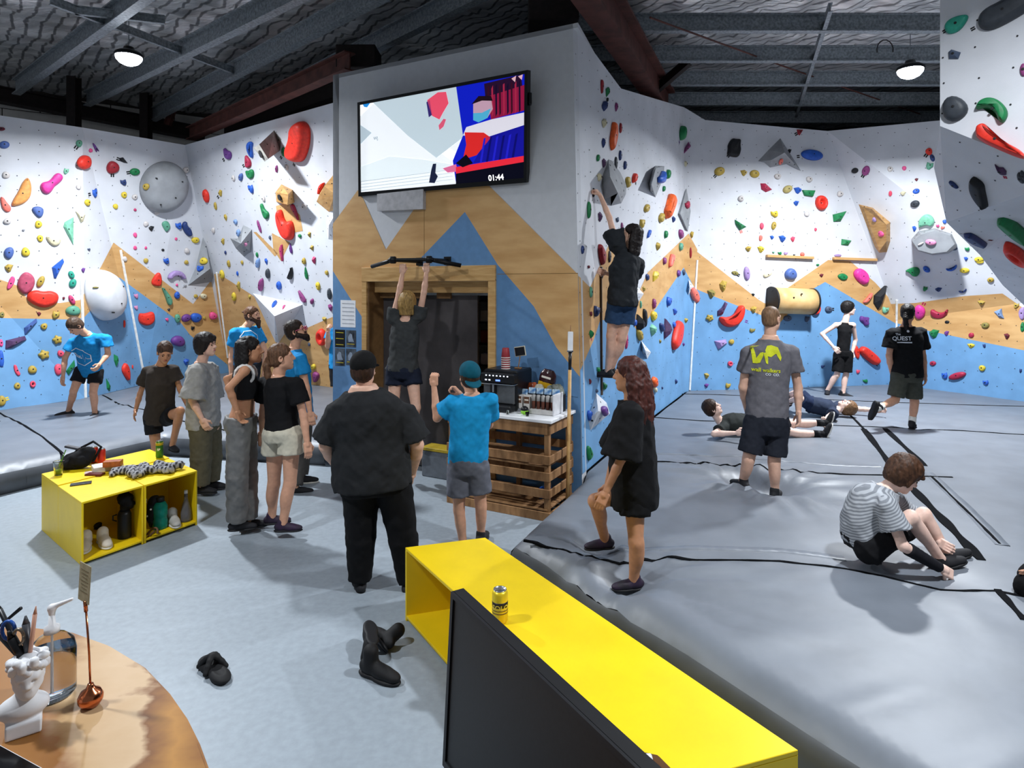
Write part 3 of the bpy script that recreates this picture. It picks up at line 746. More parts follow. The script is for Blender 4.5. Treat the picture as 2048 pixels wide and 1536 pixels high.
def dome_mesh(base, c, n, depth, kind, up):
    """base: outline points on the wall, c: centre, n: wall normal; closed dome / ring / faceted body"""
    bm = bm_new(); N = len(base)
    if kind in ('blob', 'slab'):
        # rings inset along the outline's own normals, so kidney and crescent outlines keep their shape
        u = up; w = n.cross(u); Q = [((b - c).dot(w), (b - c).dot(u)) for b in base]
        ar = sum(Q[i][0] * Q[(i + 1) % N][1] - Q[(i + 1) % N][0] * Q[i][1] for i in range(N)) / 2; per = sum(math.dist(Q[i], Q[(i + 1) % N]) for i in range(N)); th = .74 * abs(ar) / per * (1 if kind == 'blob' else .5); sg = 1 if ar > 0 else -1
        nr_ = []
        for i in range(N):
            a, b = Q[i - 1], Q[(i + 1) % N]; dx, dy = b[0] - a[0], b[1] - a[1]; l = math.hypot(dx, dy) or 1; nr_.append((-dy / l * sg, dx / l * sg))
        rings = []
        for ins, z in ((0, 0), (.04, .35), (.28, .70), (.62, .93), (.95, 1.0)):
            rings.append([bm.verts.new(c + w * (q[0] + m[0] * th * ins) + u * (q[1] + m[1] * th * ins + depth * .08 * z) + n * (depth * z)) for q, m in zip(Q, nr_)])
        for a, b in zip(rings[:-1], rings[1:]):
            for k in range(N): bm.faces.new((a[k], a[(k + 1) % N], b[(k + 1) % N], b[k]))
        bm.faces.new(rings[-1]); bm.faces.new(rings[0][::-1]); bmesh.ops.triangulate(bm, faces=[f for f in bm.faces if len(f.verts) > 4]); bmesh.ops.recalc_face_normals(bm, faces=bm.faces[:])
        return bm
    if kind == 'facet': lv = [(1, 0), (.92, .3), (.42, .95)]
    elif kind == 'ring': lv = [(1, 0), (1.0, .35), (.9, .8), (.72, 1.0), (.5, .85), (.34, .45), (.28, .2)]
    elif kind == 'slab': lv = [(1, 0), (1, .55), (.94, .85), (.8, 1.0)]
    else: lv = [(1, 0), (.985, .3), (.9, .62), (.72, .86), (.42, .98)]
    rings = []
    for s, z in lv:
        off = up * (depth * .22 * z if kind == 'dome' else 0)
        rings.append([bm.verts.new(c + (b - c) * s + n * (depth * z) + off * (1 - s)) for b in base])
    for a, b in zip(rings[:-1], rings[1:]):
        for k in range(N): bm.faces.new((a[k], a[(k + 1) % N], b[(k + 1) % N], b[k]))
    bm.faces.new(rings[-1]); bm.faces.new(rings[0][::-1])
    bmesh.ops.recalc_face_normals(bm, faces=bm.faces[:])
    return bm
def plane_pt(px, py, p0, n):
    O = Vector((0, 0, CAMZ)); dr = Vector(((px - CX) / F, 1, -(py - HZ) / F)); return O + dr * ((p0 - O).dot(n) / dr.dot(n))
HOLD_LIST = []
mbolt = M('bolt_dark', '1d1d1f', rough=.5); mtape = M('black_tape', '18181a', rough=.7)
def hold(pts, colour, shape, word, label=None, depth=None, taped=None, names=None, big=False, bolts=None):
    cx = sum(p[0] for p in pts) / len(pts); cy = sum(p[1] for p in pts) / len(pts)
    h_ = hit(cx, cy, names)
    if h_ is None: print('hold misses wall', colour, cx, cy); return None
    p0, n, wn, dist = h_
    base = [plane_pt(x, y, p0, n) for x, y in pts]
    u = Vector((0, 0, 1)).cross(n).normalized(); v = n.cross(u)
    view = (Vector((0, 0, CAMZ)) - p0).normalized(); gz = abs(view.dot(n))
    if gz < .6:
        k = .52; base = [p0 + u * ((b - p0).dot(u) * k) + v * (b - p0).dot(v) for b in base]
    eu = max((b - p0).dot(u) for b in base) - min((b - p0).dot(u) for b in base); ev = max((b - p0).dot(v) for b in base) - min((b - p0).dot(v) for b in base)
    d = depth or max(.02, min(.18 if gz >= .6 else .10, .38 * min(eu, ev) * (.72 if shape == 'poly' else 1)))
    kind = {'d': 'ring', 't': 'facet', 'q': 'dome', 'gem': 'facet', 'slab': 'slab', 'poly': 'blob', 'arch': 'blob'}.get(shape, 'dome')
    bm = dome_mesh(base, p0, n, d, kind, v)
    loc = p0 + n * .003
    for vv in bm.verts: vv.co -= loc - n * .003
    o = obj('climbing_hold', bm, hold_mat(colour), None, kind != 'facet'); o.location = loc
    wpx = max(p[0] for p in pts) - min(p[0] for p in pts); hpx = max(p[1] for p in pts) - min(p[1] for p in pts)
    if max(wpx, hpx) > 11:
        Rm = Matrix((u, v, n)).transposed(); bz = d * (.98 if kind in ('dome', 'slab', 'blob') else (.22 if kind == 'ring' else .95))
        off = v * (d * .22 * .58 if kind == 'dome' else 0)
        b = obj('bolt', lathe([(.011, -.004), (.011, .0035), (.006, .004)], n * bz + off, 8, Rm), mbolt, o)
    if taped:
        # two short tape strips marking the start of a climb
        tc = plane_pt(cx + taped[0] * wpx * .62, cy + taped[1] * hpx * .62, p0, n); sc = dist / F
        dd = (tc - p0).normalized(); sd = n.cross(dd).normalized(); bt = bm_new()
        for s in (-1, 1):
            add_box(bt, tc + sd * (s * 1.6 * sc) + n * .003 - loc, (2.0 * sc, 5.5 * sc, .003), Matrix((sd, dd, n)).transposed())
        obj('tape_mark', bt, mtape if len(taped) < 3 else M('tape_' + taped[2], PAL[taped[2]], rough=.7), o)
    o['category'] = 'climbing hold'
    HOLD_LIST.append(dict(o=o, x=cx, y=cy, w=wpx, h=hpx, c=colour, word=word, label=label, wall=wn))
    return o
WORDS = dict(r='round', e='oval', d='ring-shaped', leaf='leaf-shaped', drop='teardrop', flower='flower-shaped', arch='arched', t='triangular', q='chipped')
_seed = [0]
def H(ox, oy, sc, rows, names=None):
    for r in rows:
        _seed[0] += 1
        if isinstance(r[0], (list,)):
            pts = [(ox + x / sc, oy + y / sc) for x, y in r[0]]; col = r[1]; word = r[2] if len(r) > 2 else 'curved'; lab = r[3] if len(r) > 3 else None
            kind = 'gem' if word == 'faceted' else ('slab' if word == 'flat' else 'poly')
            if kind == 'poly': pts = smooth_poly(pts)
            hold(pts, col, kind, word, lab, names=names, taped=r[4] if len(r) > 4 else None)
        else:
            x, y, w, h, sh, col = r[:6]; rot = r[6] if len(r) > 6 else 0; tp = r[7] if len(r) > 7 else None; lab = r[8] if len(r) > 8 else None
            pts = outline(sh, ox + x / sc, oy + y / sc, w / sc, h / sc, rot, _seed[0])
            hold(pts, col, sh, WORDS[sh], lab, names=names, taped=tp)

# ---- volumes: big bolted-on shapes
def volume(name, base_px, ridge, faces, mat, label, at=None, names=None, smooth=False):
    """base_px: outline on the wall; ridge: (px,py,height) points standing off the wall; faces index base then ridge"""
    cx, cy = at or (sum(p[0] for p in base_px) / len(base_px), sum(p[1] for p in base_px) / len(base_px))
    p0, n, wn, dist = hit(cx, cy, names)
    B = [plane_pt(x, y, p0, n) for x, y in base_px]
    Rg = [plane_pt(x, y, p0 + n * h_, n) for x, y, h_ in ridge]
    bm = bm_new(); vs_ = [bm.verts.new(p - p0) for p in B + Rg]
    for f in faces: bm.faces.new([vs_[i] for i in f])
    bm.faces.new([vs_[i] for i in range(len(B))])
    bmesh.ops.recalc_face_normals(bm, faces=bm.faces[:])
    o = obj(name, bm, mat); o.location = p0
    bp = [q for q in ridge]
    tag(o, label, 'climbing volume')
    # volumes are climbed on too: other holds can sit on them
    w = dict(o=o, V=B + Rg, F=[], bvh=None)
    tri = []
    for f in faces:
        for k in range(1, len(f) - 1): tri.append((f[0], f[k], f[k + 1]))
    w['F'] = tri; w['bvh'] = BVHTree.FromPolygons(w['V'], tri); WALLS['vol_' + str(len(WALLS))] = w
    # a few bolt holes
    bt = bm_new()
    for t in tri[:6]:
        P = [w['V'][i] for i in t]; nr = (P[1] - P[0]).cross(P[2] - P[0]).normalized(); c = (P[0] + P[1] + P[2]) / 3
        if nr.dot(Vector((0, 0, CAMZ)) - c) < 0: nr = -nr
        add_lathe(bt, [(.012, 0), (.012, .003)], c - p0, 6, frame(nr))
    obj('bolt_holes', bt, mbolt, o)['kind'] = 'stuff'
    return o
def dome_volume(cx, cy, w, h, rot, height, mat, label, top=.35):
    pts = ell_pts(cx, cy, w, h, rot, 40); p0, n, wn, dist = hit(cx, cy)
    B = [plane_pt(x, y, p0, n) for x, y in pts]; u = Vector((0, 0, 1)).cross(n).normalized(); v = n.cross(u)
    rings = []; V = []
    for s, z in ((1, 0), (1.0, .12), (.98, .3), (.93, .5), (.84, .7), (.7, .86), (.5, .96), (.25, 1.0)):
        V += [p0 + (b - p0) * s + n * (height * z) for b in B]
    N = 40; faces = []
    for r in range(7):
        for k in range(N): faces.append((r * N + k, r * N + (k + 1) % N, (r + 1) * N + (k + 1) % N, (r + 1) * N + k))
    faces.append(tuple(range(7 * N, 8 * N))); faces.append(tuple(range(N))[::-1])
    o = obj('climbing_volume', ([p - p0 for p in V], faces), mat, None, True); o.location = p0
    bm = bmesh.new(); bm.from_mesh(o.data); bmesh.ops.recalc_face_normals(bm, faces=bm.faces[:]); bm.to_mesh(o.data); bm.free()
    tag(o, label, 'climbing volume')
    tri = []
    for f in faces[:-1]:
        for k in range(1, len(f) - 1): tri.append((f[0], f[k], f[k + 1]))
    WALLS['vol_' + str(len(WALLS))] = dict(o=o, V=V, F=tri, bvh=BVHTree.FromPolygons(V, tri))
    bt = bm_new()
    for a, s in ((.6, .5), (2.6, .55), (4.3, .6), (5.4, .35)):
        q = p0 + u * (math.cos(a) * s * w * dist / F / 2) + v * (math.sin(a) * s * h * dist / F / 2) + n * (height * 1.001 * (1 - .5 * s ** 3))
        add_lathe(bt, [(.014, -.03), (.014, .012)], q - p0, 6, frame(n))
    obj('bolt_holes', bt, mbolt, o)['kind'] = 'stuff'
mvg = M('volume_grey', '94979b', rough=.6, var=.08, scale=6); mvw = M('volume_white', 'dcdee3', rough=.55, var=.06, scale=5); mvp = M('volume_ply', 'c49a62', rough=.55, col2='a97c45', scale=5, stretch=(1, 1, 5))
dome_volume(326, 374, 94, 104, -20, .30, mvg, 'big grey dome volume high on the left wall')
dome_volume(200, 590, 62, 104, 12, .34, mvw, 'big white dome volume with a rounded underside low on the left wall')
Z2 = 5.851
def z(ox, oy, pts): return [(ox + x / Z2, oy + y / Z2) for x, y in pts]
def zr(ox, oy, pts): return [(ox + x / Z2, oy + y / Z2, h) for x, y, h in pts]
# grey box with a round hole, high on the rear left wall
volume('climbing_volume', z(350, 200, [(1060, 500), (1160, 355), (1245, 460), (1230, 590), (1150, 640)]), zr(350, 200, [(920, 560, .45), (985, 520, .5), (1090, 690, .5), (1048, 722, .42)]),
       [(0, 1, 6, 5), (1, 2, 3), (1, 3, 7, 6), (3, 4, 8, 7), (4, 0, 5, 8), (5, 6, 7, 8)], M('volume_stone', '8d8a84', rough=.75, var=.12, scale=12), 'grey stone-look box volume with a dark round hole at the top', at=(558, 285))
volume('climbing_volume', z(350, 200, [(1175, 1080), (1245, 985), (1375, 1050), (1400, 1200), (1310, 1240), (1185, 1190)]), zr(350, 200, [(1190, 1085, .3), (1325, 1105, .34), (1315, 1225, .3), (1190, 1190, .28)]),
       [(0, 1, 7, 6), (1, 2, 7), (2, 3, 8, 7), (3, 4, 8), (4, 5, 9, 8), (5, 0, 6, 9), (6, 7, 8, 9)], mvp, 'small plywood box volume with a striped hole above the curved red hold', at=(570, 392))
volume('climbing_volume', z(350, 200, [(1890, 830), (1890, 1280), (1800, 1310), (1655, 1190), (1690, 1100)]), zr(350, 200, [(1745, 1010, .3), (1870, 1100, .34)]),
       [(0, 5, 6), (0, 6, 1), (1, 6, 2), (2, 6, 3), (3, 6, 5), (3, 5, 4), (4, 5, 0)], mvp, 'plywood wedge volume beside the column on the rear left wall')
volume('climbing_volume', z(350, 440, [(1770, 20), (1870, -60), (1870, 240), (1795, 225)]), zr(350, 440, [(1800, 60, .18)]), [(0, 1, 4), (1, 2, 4), (2, 3, 4), (3, 0, 4)], mvw, 'slim white wedge volume below the plywood wedge by the column')
volume('climbing_volume', z(350, 440, [(645, 215), (740, 215), (800, 60), (900, 110), (890, 375), (850, 395), (810, 432), (710, 330)]), zr(350, 440, [(770, 275, .26)]),
       [(0, 1, 8), (1, 2, 8), (2, 3, 8), (3, 4, 8), (4, 5, 8), (5, 6, 8), (6, 7, 8), (7, 0, 8)], mvg, 'grey folded paper-like volume with a pink hold on it')
volume('climbing_volume', z(350, 440, [(330, 190), (345, 180), (455, 590), (470, 720), (150, 766), (240, 560)]), zr(350, 440, [(410, 570, .28)]),
       [(0, 1, 6), (1, 2, 6), (2, 3, 6), (3, 4, 6), (4, 5, 6), (5, 0, 6)], mvg, 'tall grey spike volume in the left corner', at=(415, 530))
volume('climbing_volume', z(350, 440, [(910, 860), (1490, 990), (1420, 1120), (1215, 1440), (1175, 1430)]), zr(350, 440, [(1165, 1125, .55)]),
       [(0, 1, 5), (1, 2, 5), (2, 3, 5), (3, 4, 5), (4, 0, 5)], mvw, 'large white triangular prism volume behind the bearded men', at=(565, 625))
_td = [(450, 1045), (490, 1060), (590, 1200), (660, 1350), (655, 1450), (600, 1560), (480, 1590), (400, 1520), (375, 1350), (390, 1210), (420, 1130)]
volume('climbing_volume', z(1140, 140, _td), zr(1140, 140, [(470, 1250, .16), (560, 1440, .2)]),
       [(0, 1, 11), (1, 2, 11), (2, 3, 12, 11), (3, 4, 12), (4, 5, 12), (5, 6, 12), (6, 7, 12, 11), (7, 8, 11), (8, 9, 11), (9, 10, 11), (10, 0, 11)], mvg, 'grey teardrop volume beside the climber', names=('wall_column_side',))
volume('climbing_volume', z(1140, 140, [(1000, 1120), (1105, 1125), (1095, 1260), (1000, 1490), (935, 1420), (925, 1320), (950, 1200)]), zr(1140, 140, [(1005, 1150, .12), (955, 1340, .16)]),
       [(0, 1, 7), (1, 2, 8, 7), (2, 3, 8), (3, 4, 8), (4, 5, 8), (5, 6, 7, 8), (6, 0, 7)], mvg, 'narrow grey curved volume on the column side wall', names=('wall_column_side',))
volume('climbing_volume', z(1140, 380, [(1365, -25), (1440, 240), (1385, 497), (1188, 272)]), zr(1140, 380, [(1290, 275, .22)]), [(0, 1, 4), (1, 2, 4), (2, 3, 4), (3, 0, 4)], mvg, 'grey diamond volume near the far corner of the column wall', names=('wall_column_side',))
volume('climbing_volume', z(1140, 380, [(735, 1080), (865, 1215), (780, 1345), (725, 1300)]), zr(1140, 380, [(770, 1200, .14)]), [(0, 1, 4), (1, 2, 4), (2, 3, 4), (3, 0, 4)], mvw, 'pale grey triangular volume behind the climber', names=('wall_column_side',))
volume('climbing_volume', z(1140, 380, [(1388, 1045), (1452, 1130), (1385, 1232)]), zr(1140, 380, [(1402, 1140, .1)]), [(0, 1, 3), (1, 2, 3), (2, 0, 3)], mvw, 'small white triangular volume on the blue peak in the corner', names=('wall_column_side',))
volume('climbing_volume', z(1140, 600, [(830, 470), (948, 612), (905, 692), (840, 605)]), zr(1140, 600, [(880, 590, .12)]), [(0, 1, 4), (1, 2, 4), (2, 3, 4), (3, 0, 4)], mvw, 'white kite volume behind the red-haired woman', names=('wall_column_side',))
volume('climbing_volume', z(1140, 600, [(305, 1085), (430, 1200), (470, 1330), (235, 1530), (212, 1400)]), zr(1140, 600, [(330, 1300, .12)]), [(0, 1, 5), (1, 2, 5), (2, 3, 5), (3, 4, 5), (4, 0, 5)], mvw, 'big white pointed volume low by the column corner', names=('wall_column_side',))
volume('climbing_volume', z(1400, 230, [(940, 272), (1010, 380), (1182, 655), (1140, 640), (1010, 575), (820, 615), (750, 555), (678, 540), (800, 410)]), zr(1400, 230, [(990, 440, .3), (830, 530, .1)]),
       [(0, 1, 9), (1, 2, 9), (2, 3, 9), (3, 4, 9), (4, 5, 10, 9), (5, 6, 10), (6, 7, 10), (7, 8, 10), (8, 0, 9, 10)], mvg, 'grey bat-shaped volume high on the rear right wall')
_pw = [(100, 1045), (265, 1085), (470, 1255), (470, 1480), (430, 1605), (340, 1612), (290, 1540)]
volume('climbing_volume', z(1700, 230, _pw), zr(1700, 230, [(150, 1075, .06), (255, 1100, .2), (425, 1285, .26), (425, 1480, .26), (345, 1590, .16)]),
       [(0, 1, 8, 7), (1, 2, 9, 8), (2, 3, 10, 9), (3, 4, 10), (4, 5, 11, 10), (5, 6, 11), (6, 0, 7), (6, 7, 8, 9, 10, 11)], mvp, 'plywood wedge volume with pink holds on the right wall', at=(1762, 455), names=('wall_climbing_right',))
_oc = [(720, 1450), (800, 1360), (990, 1325), (1190, 1390), (1250, 1510), (1240, 1560), (1150, 1620), (960, 1640), (790, 1590), (735, 1520)]
volume('climbing_volume', z(1700, 230, _oc), zr(1700, 230, [(730, 1480, .5), (830, 1400, .5), (990, 1350, .5), (1170, 1410, .5), (1225, 1510, .5), (1130, 1600, .5), (960, 1622, .5), (800, 1580, .5)]),
       [(0, 1, 11, 10), (1, 2, 12, 11), (2, 3, 13, 12), (3, 4, 14, 13), (4, 5, 14), (5, 6, 15, 14), (6, 7, 16, 15), (7, 8, 17, 16), (8, 9, 10, 17), (9, 0, 10), (10, 11, 12, 13, 14, 15, 16, 17)], mvg, 'grey octagonal volume on the right overhang', at=(1868, 482), names=('wall_climbing_right',))
def hole(o, px, py, hgt, r, at):
    p0, n, wn, dist = hit(*at, ('wall_climbing_rear_left',)); c = plane_pt(px, py, p0 + n * hgt, n)
    kid('hole', lathe([(r, -.01), (r, .012), (r * .7, .013)], c, 16, frame((n - Vector((.35, 0, .1))).normalized())), mbolt, o)
for o_ in [q for q in bpy.data.objects if q.get('label', '').startswith('grey stone-look box')]: hole(o_, 522, 308, .47, .06, (558, 285))
for o_ in [q for q in bpy.data.objects if q.get('label', '').startswith('small plywood box')]: hole(o_, 559, 395, .31, .05, (570, 392))
# wooden barrel volume: a horizontal half-log with dark end plates
def barrel():
    a = hit(1535, 600)[0]; b = hit(1612, 603)[0]; n = hit(1570, 600)[1]
    d = (b - a).normalized(); R = .235; t = empty('climbing_volume', (a + b) / 2, 'round wooden barrel volume with black ends on the rear right wall', 'climbing volume')
    up = n.cross(d).normalized()
    Rm = Matrix((up, n, d)).transposed(); mid = a + n * .14
    L = (b - a).length
    kid('barrel', lathe([(R, 0), (R, L * .25), (R, L * .5), (R, L * .75), (R, L)], mid, 36, Rm), M('barrel_wood', 'e0bd86', rough=.5, col2='caa066', scale=4, stretch=(1, 1, 1)), t, True)
    kid('end_plate', lathe([(R + .012, -.03), (R + .012, 0)], mid, 30, Rm), mbolt, t); kid('end_plate', lathe([(R + .012, L), (R + .012, L + .03)], mid, 30, Rm), mbolt, t)
    kid('bracket', box_m((a + b) / 2 + n * .03, (L, .08, .3), Matrix((d, n, up)).transposed()), mdark, t)
    for px, py in ((1545, 582), (1604, 588), (1588, 595)):
        c = plane_pt(px, py, mid + n * R, n); kid('bolt', lathe([(.014, -.02), (.014, .006)], c, 6, frame(n)), mbolt, t)
barrel()
# two little training ledges
for k_, (xa, xb, ya, yb, lb) in enumerate(((1531, 1624, 512, 516, 'thin wooden ledge with small crimps below the bright wall'), (1664, 1750, 517, 520, 'thin wooden ledge left of the plywood wedge volume'))):
    a = hit(xa, ya); b = hit(xb, yb); n = a[1]; d = (b[0] - a[0]).normalized(); up = Vector((0, 0, 1)); c = (a[0] + b[0]) / 2 + n * .035
    o = obj('wooden_ledge', box_m((0, 0, 0), ((b[0] - a[0]).length, .07, .05), Matrix((d, n, up)).transposed(), bev=.006), MPLY); o.location = c; tag(o, lb, 'ledge')

# ---- the holds, read off the photograph region by region
TD = (-.7, .9); TL_ = (-1, .2)
H(0, 200, Z2, [
 (15, 340, 90, 45, 'e', 'maroon'), (50, 525, 125, 90, 'e', 'slateblue'), (925, 510, 75, 90, 'r', 'sage', 0, TD), (1060, 590, 45, 50, 'r', 'pink', 0, (-1, -.6)),
 ([(1075, 505), (1095, 500), (1160, 595), (1150, 605), (1118, 560), (1135, 608), (1120, 612)], 'purple', 'forked'), (970, 730, 150, 160, 'r', 'red', 0, (.9, -.2, 'red'), 'round red hold with a red tape tail above the white wall glare'),
 (1315, 790, 145, 155, 'r', 'darkred', 0, (0, 1)), ([(1390, 680), (1440, 670), (1495, 740), (1450, 735), (1405, 715)], 'black', 'faceted', None, (-.8, -.4)), (1575, 840, 120, 85, 'e', 'green', 0, TL_),
 (1440, 965, 75, 75, 'q', 'navy'), (1715, 1015, 70, 80, 'r', 'mustard'), (1575, 1135, 65, 65, 'r', 'white'), (1450, 1110, 65, 80, 'r', 'yellow'), (1350, 1245, 60, 65, 'r', 'yellow'), (1580, 1285, 35, 35, 'r', 'pinkd'),
 (775, 835, 65, 75, 'q', 'mint'),
 ([(465, 1010), (490, 965), (560, 955), (600, 920), (640, 865), (690, 855), (735, 890), (735, 930), (690, 975), (640, 1010), (600, 1080), (550, 1105), (495, 1080)], 'magenta', 'peanut-shaped', 'hot pink peanut-shaped hold on the left wall'),
 (920, 1020, 60, 65, 'r', 'white'), (1100, 1090, 90, 110, 'q', 'blue', 0, TL_), (1015, 1200, 60, 75, 'r', 'yellow'),
 ([(320, 900), (360, 960), (372, 1060), (350, 1150), (280, 1215), (180, 1245), (130, 1235), (150, 1170), (220, 1060), (260, 960)], 'amber', 'half-moon', 'large amber orange half-moon hold near the left edge'),
 (70, 880, 95, 80, 'r', 'white'), ([(0, 1130), (40, 1140), (80, 1200), (135, 1260), (120, 1310), (70, 1315), (25, 1270), (10, 1210)], 'salmon', 'wrench-shaped'),
 ([(355, 1275), (420, 1240), (500, 1260), (515, 1310), (490, 1375), (440, 1380)], 'slateblue', 'half-round'), (85, 1420, 90, 75, 'r', 'white'), (450, 1455, 90, 85, 'r', 'yellow'),
 ([(862, 1370), (858, 1700), (790, 1580), (740, 1480), (755, 1430)], 'mint', 'faceted'), ([(880, 1300), (1000, 1340), (975, 1420), (945, 1440)], 'cream', 'faceted'), (1835, 1320, 60, 60, 'r', 'white'), (1705, 1450, 60, 60, 'r', 'white'),
 ([(1880, 1440), (1945, 1405), (1985, 1450), (1990, 1500), (1945, 1550), (1920, 1520)], 'sage', 'curved'), (1770, 1505, 65, 65, 't', 'black'), (275, 1523, 35, 25, 'r', 'grey')])
H(350, 200, Z2, [
 (125, 820, 70, 75, 'r', 'white'), ([(570, 550), (620, 590), (690, 595), (705, 640), (670, 690), (600, 705), (555, 660)], 'purple', 'bell-shaped', None, (-.7, .8)),
 ([(970, 490), (900, 475), (840, 510), (820, 580), (850, 650), (905, 690), (930, 640), (925, 560)], 'blue', 'crescent'), (1280, 610, 90, 110, 'r', 'green', 0, TD),
 ([(1480, 240), (1550, 260), (1590, 340), (1590, 480), (1560, 620), (1510, 720), (1420, 730), (1350, 680), (1340, 560), (1390, 450), (1395, 310)], 'red', 'bean-shaped', 'tall red bean-shaped hold at the top beside the column', (-.5, .9)),
 ([(830, 645), (860, 650), (920, 700), (925, 750), (890, 790), (800, 805), (810, 720)], 'crimson', 'bell-shaped', None, (-.8, .5)), ([(800, 825), (850, 835), (920, 800), (965, 815), (970, 860), (930, 915), (850, 930), (810, 890)], 'green', 'bean-shaped'),
 (780, 900, 60, 110, 'e', 'slateblue', -35), (690, 915, 60, 70, 'r', 'white'), (895, 1040, 95, 105, 'q', 'blue'), (1195, 805, 50, 95, 'leaf', 'plum', -20), (1310, 785, 65, 75, 'r', 'white'), (375, 1120, 110, 155, 'r', 'red'),
 (540, 1090, 70, 85, 't', 'mustard', 0, TD), (480, 1240, 60, 95, 'leaf', 'mustard'), (595, 1375, 60, 85, 't', 'mustard'), ([(1760, 955), (1700, 990), (1680, 1090), (1700, 1110), (1745, 1010)], 'red', 'crescent'),
 ([(980, 1215), (1030, 1210), (1060, 1280), (1145, 1310), (1130, 1370), (1060, 1405), (1010, 1350)], 'green', 'boot-shaped'),
 ([(1215, 1275), (1270, 1300), (1280, 1390), (1330, 1430), (1400, 1400), (1470, 1420), (1475, 1520), (1430, 1620), (1310, 1650), (1200, 1590), (1140, 1450), (1150, 1320)], 'red', 'kidney-shaped', 'large curved red kidney-shaped hold under the plywood box'),
 ([(1310, 1240), (1380, 1210), (1430, 1240), (1485, 1420), (1430, 1380)], 'crimson', 'pointed'), (1520, 1250, 65, 75, 'r', 'white'), (1040, 1155, 60, 75, 'r', 'white'), (715, 1425, 70, 60, 'r', 'paleblue'), (990, 1480, 65, 160, 'leaf', 'plum', 18)])
H(350, 440, Z2, [
 (35, 70, 70, 85, 'q', 'blue'), ([(70, 60), (100, 15), (135, 20), (130, 60), (180, 100), (195, 180), (160, 200), (105, 150)], 'navy', 'whale-shaped'), (235, 235, 85, 75, 'r', 'yellow'), (10, 220, 30, 35, 'r', 'pink'), (135, 360, 60, 65, 'r', 'white'),
 (570, 250, 60, 80, 't', 'mustard'), (455, 120, 55, 70, 'r', 'white'), (750, 150, 70, 90, 'e', 'paleblue', -20), (820, 285, 70, 50, 't', 'pinkp'), (595, 380, 35, 45, 'e', 'navy'), (130, 495, 50, 50, 'r', 'mustard'), (340, 480, 95, 80, 'r', 'yellow'),
 (300, 570, 80, 75, 'q', 'blue'), (635, 510, 70, 85, 'leaf', 'mustard'), (790, 495, 45, 50, 'r', 'mustard'), (965, 405, 45, 60, 'e', 'green'), (980, 500, 60, 130, 'e', 'paleblue', -30), (1070, 485, 60, 80, 't', 'blue'), (1115, 205, 40, 50, 'r', 'slate'),
 ([(1215, 330), (1270, 280), (1295, 285), (1280, 370), (1250, 515), (1215, 390)], 'pinkd', 'carrot-shaped'), (1360, 330, 75, 125, 'drop', 'purple'), (1465, 185, 70, 45, 'e', 'green'), (1580, 170, 65, 70, 't', 'mustard'), (1610, 325, 70, 65, 't', 'mustard'),
 (1635, 470, 80, 90, 't', 'pinkd'), (1515, 480, 75, 80, 'r', 'mustard'), ([(1410, 535), (1415, 600), (1380, 680), (1330, 700), (1280, 660), (1340, 650), (1385, 600)], 'black', 'crescent', 'black crescent hold on the rear left wall'), (1540, 620, 85, 150, 'drop', 'green'),
 (1095, 625, 80, 120, 'e', 'charcoal', -15), (560, 635, 75, 110, 'r', 'yellow'), (735, 625, 35, 55, 'e', 'blue'), (1780, 615, 65, 60, 'r', 'mustard'), (755, 770, 65, 110, 't', 'mustard'), (1020, 755, 70, 170, 'e', 'plum', -28), (1225, 765, 95, 100, 'e', 'blue'),
 (1680, 770, 85, 95, 'r', 'yellow'), (1815, 865, 85, 130, 'r', 'charcoal'), (15, 650, 210, 120, 'arch', 'lilac'), (20, 760, 25, 35, 'r', 'pink'), (115, 770, 35, 30, 'q', 'grey'), (20, 880, 60, 90, 'r', 'blue'), (240, 890, 45, 45, 'r', 'mustard'),
 (330, 890, 75, 65, 'r', 'cream'), (700, 895, 75, 100, 'r', 'yellow'), (875, 900, 55, 60, 't', 'mustard'), (1165, 990, 80, 75, 'e', 'blue'), (1270, 1025, 40, 50, 'q', 'pink'),
 ([(1430, 810), (1480, 840), (1575, 930), (1560, 970), (1480, 960), (1440, 890)], 'plum', 'wing-shaped'), (1610, 950, 80, 55, 'e', 'plum', 40), (25, 1150, 60, 110, 'r', 'sage'), (125, 1145, 115, 85, 'e', 'purple', 25), (240, 1140, 120, 115, 'r', 'blue'),
 (340, 1145, 35, 40, 'r', 'mustard'), (440, 1120, 95, 85, 'r', 'pink'), (205, 1265, 40, 50, 'q', 'black'), (30, 1415, 160, 125, 'r', 'purple'), (1820, 1025, 90, 90, 't', 'plum'), (1750, 1160, 95, 60, 't', 'mustard'),
 (1730, 1365, 190, 190, 'd', 'red', 0, None, 'red ring-shaped hold low beside the column'), (1575, 1455, 45, 45, 'r', 'slate')])
H(0, 0, 1, [(628, 733, 17, 11, 'e', 'yellow'), ([(622, 745), (634, 742), (650, 750), (636, 762), (624, 764)], 'plum', 'bird-shaped'), (372, 724, 11, 14, 't', 'blue'), (385, 745, 10, 14, 't', 'blue')])
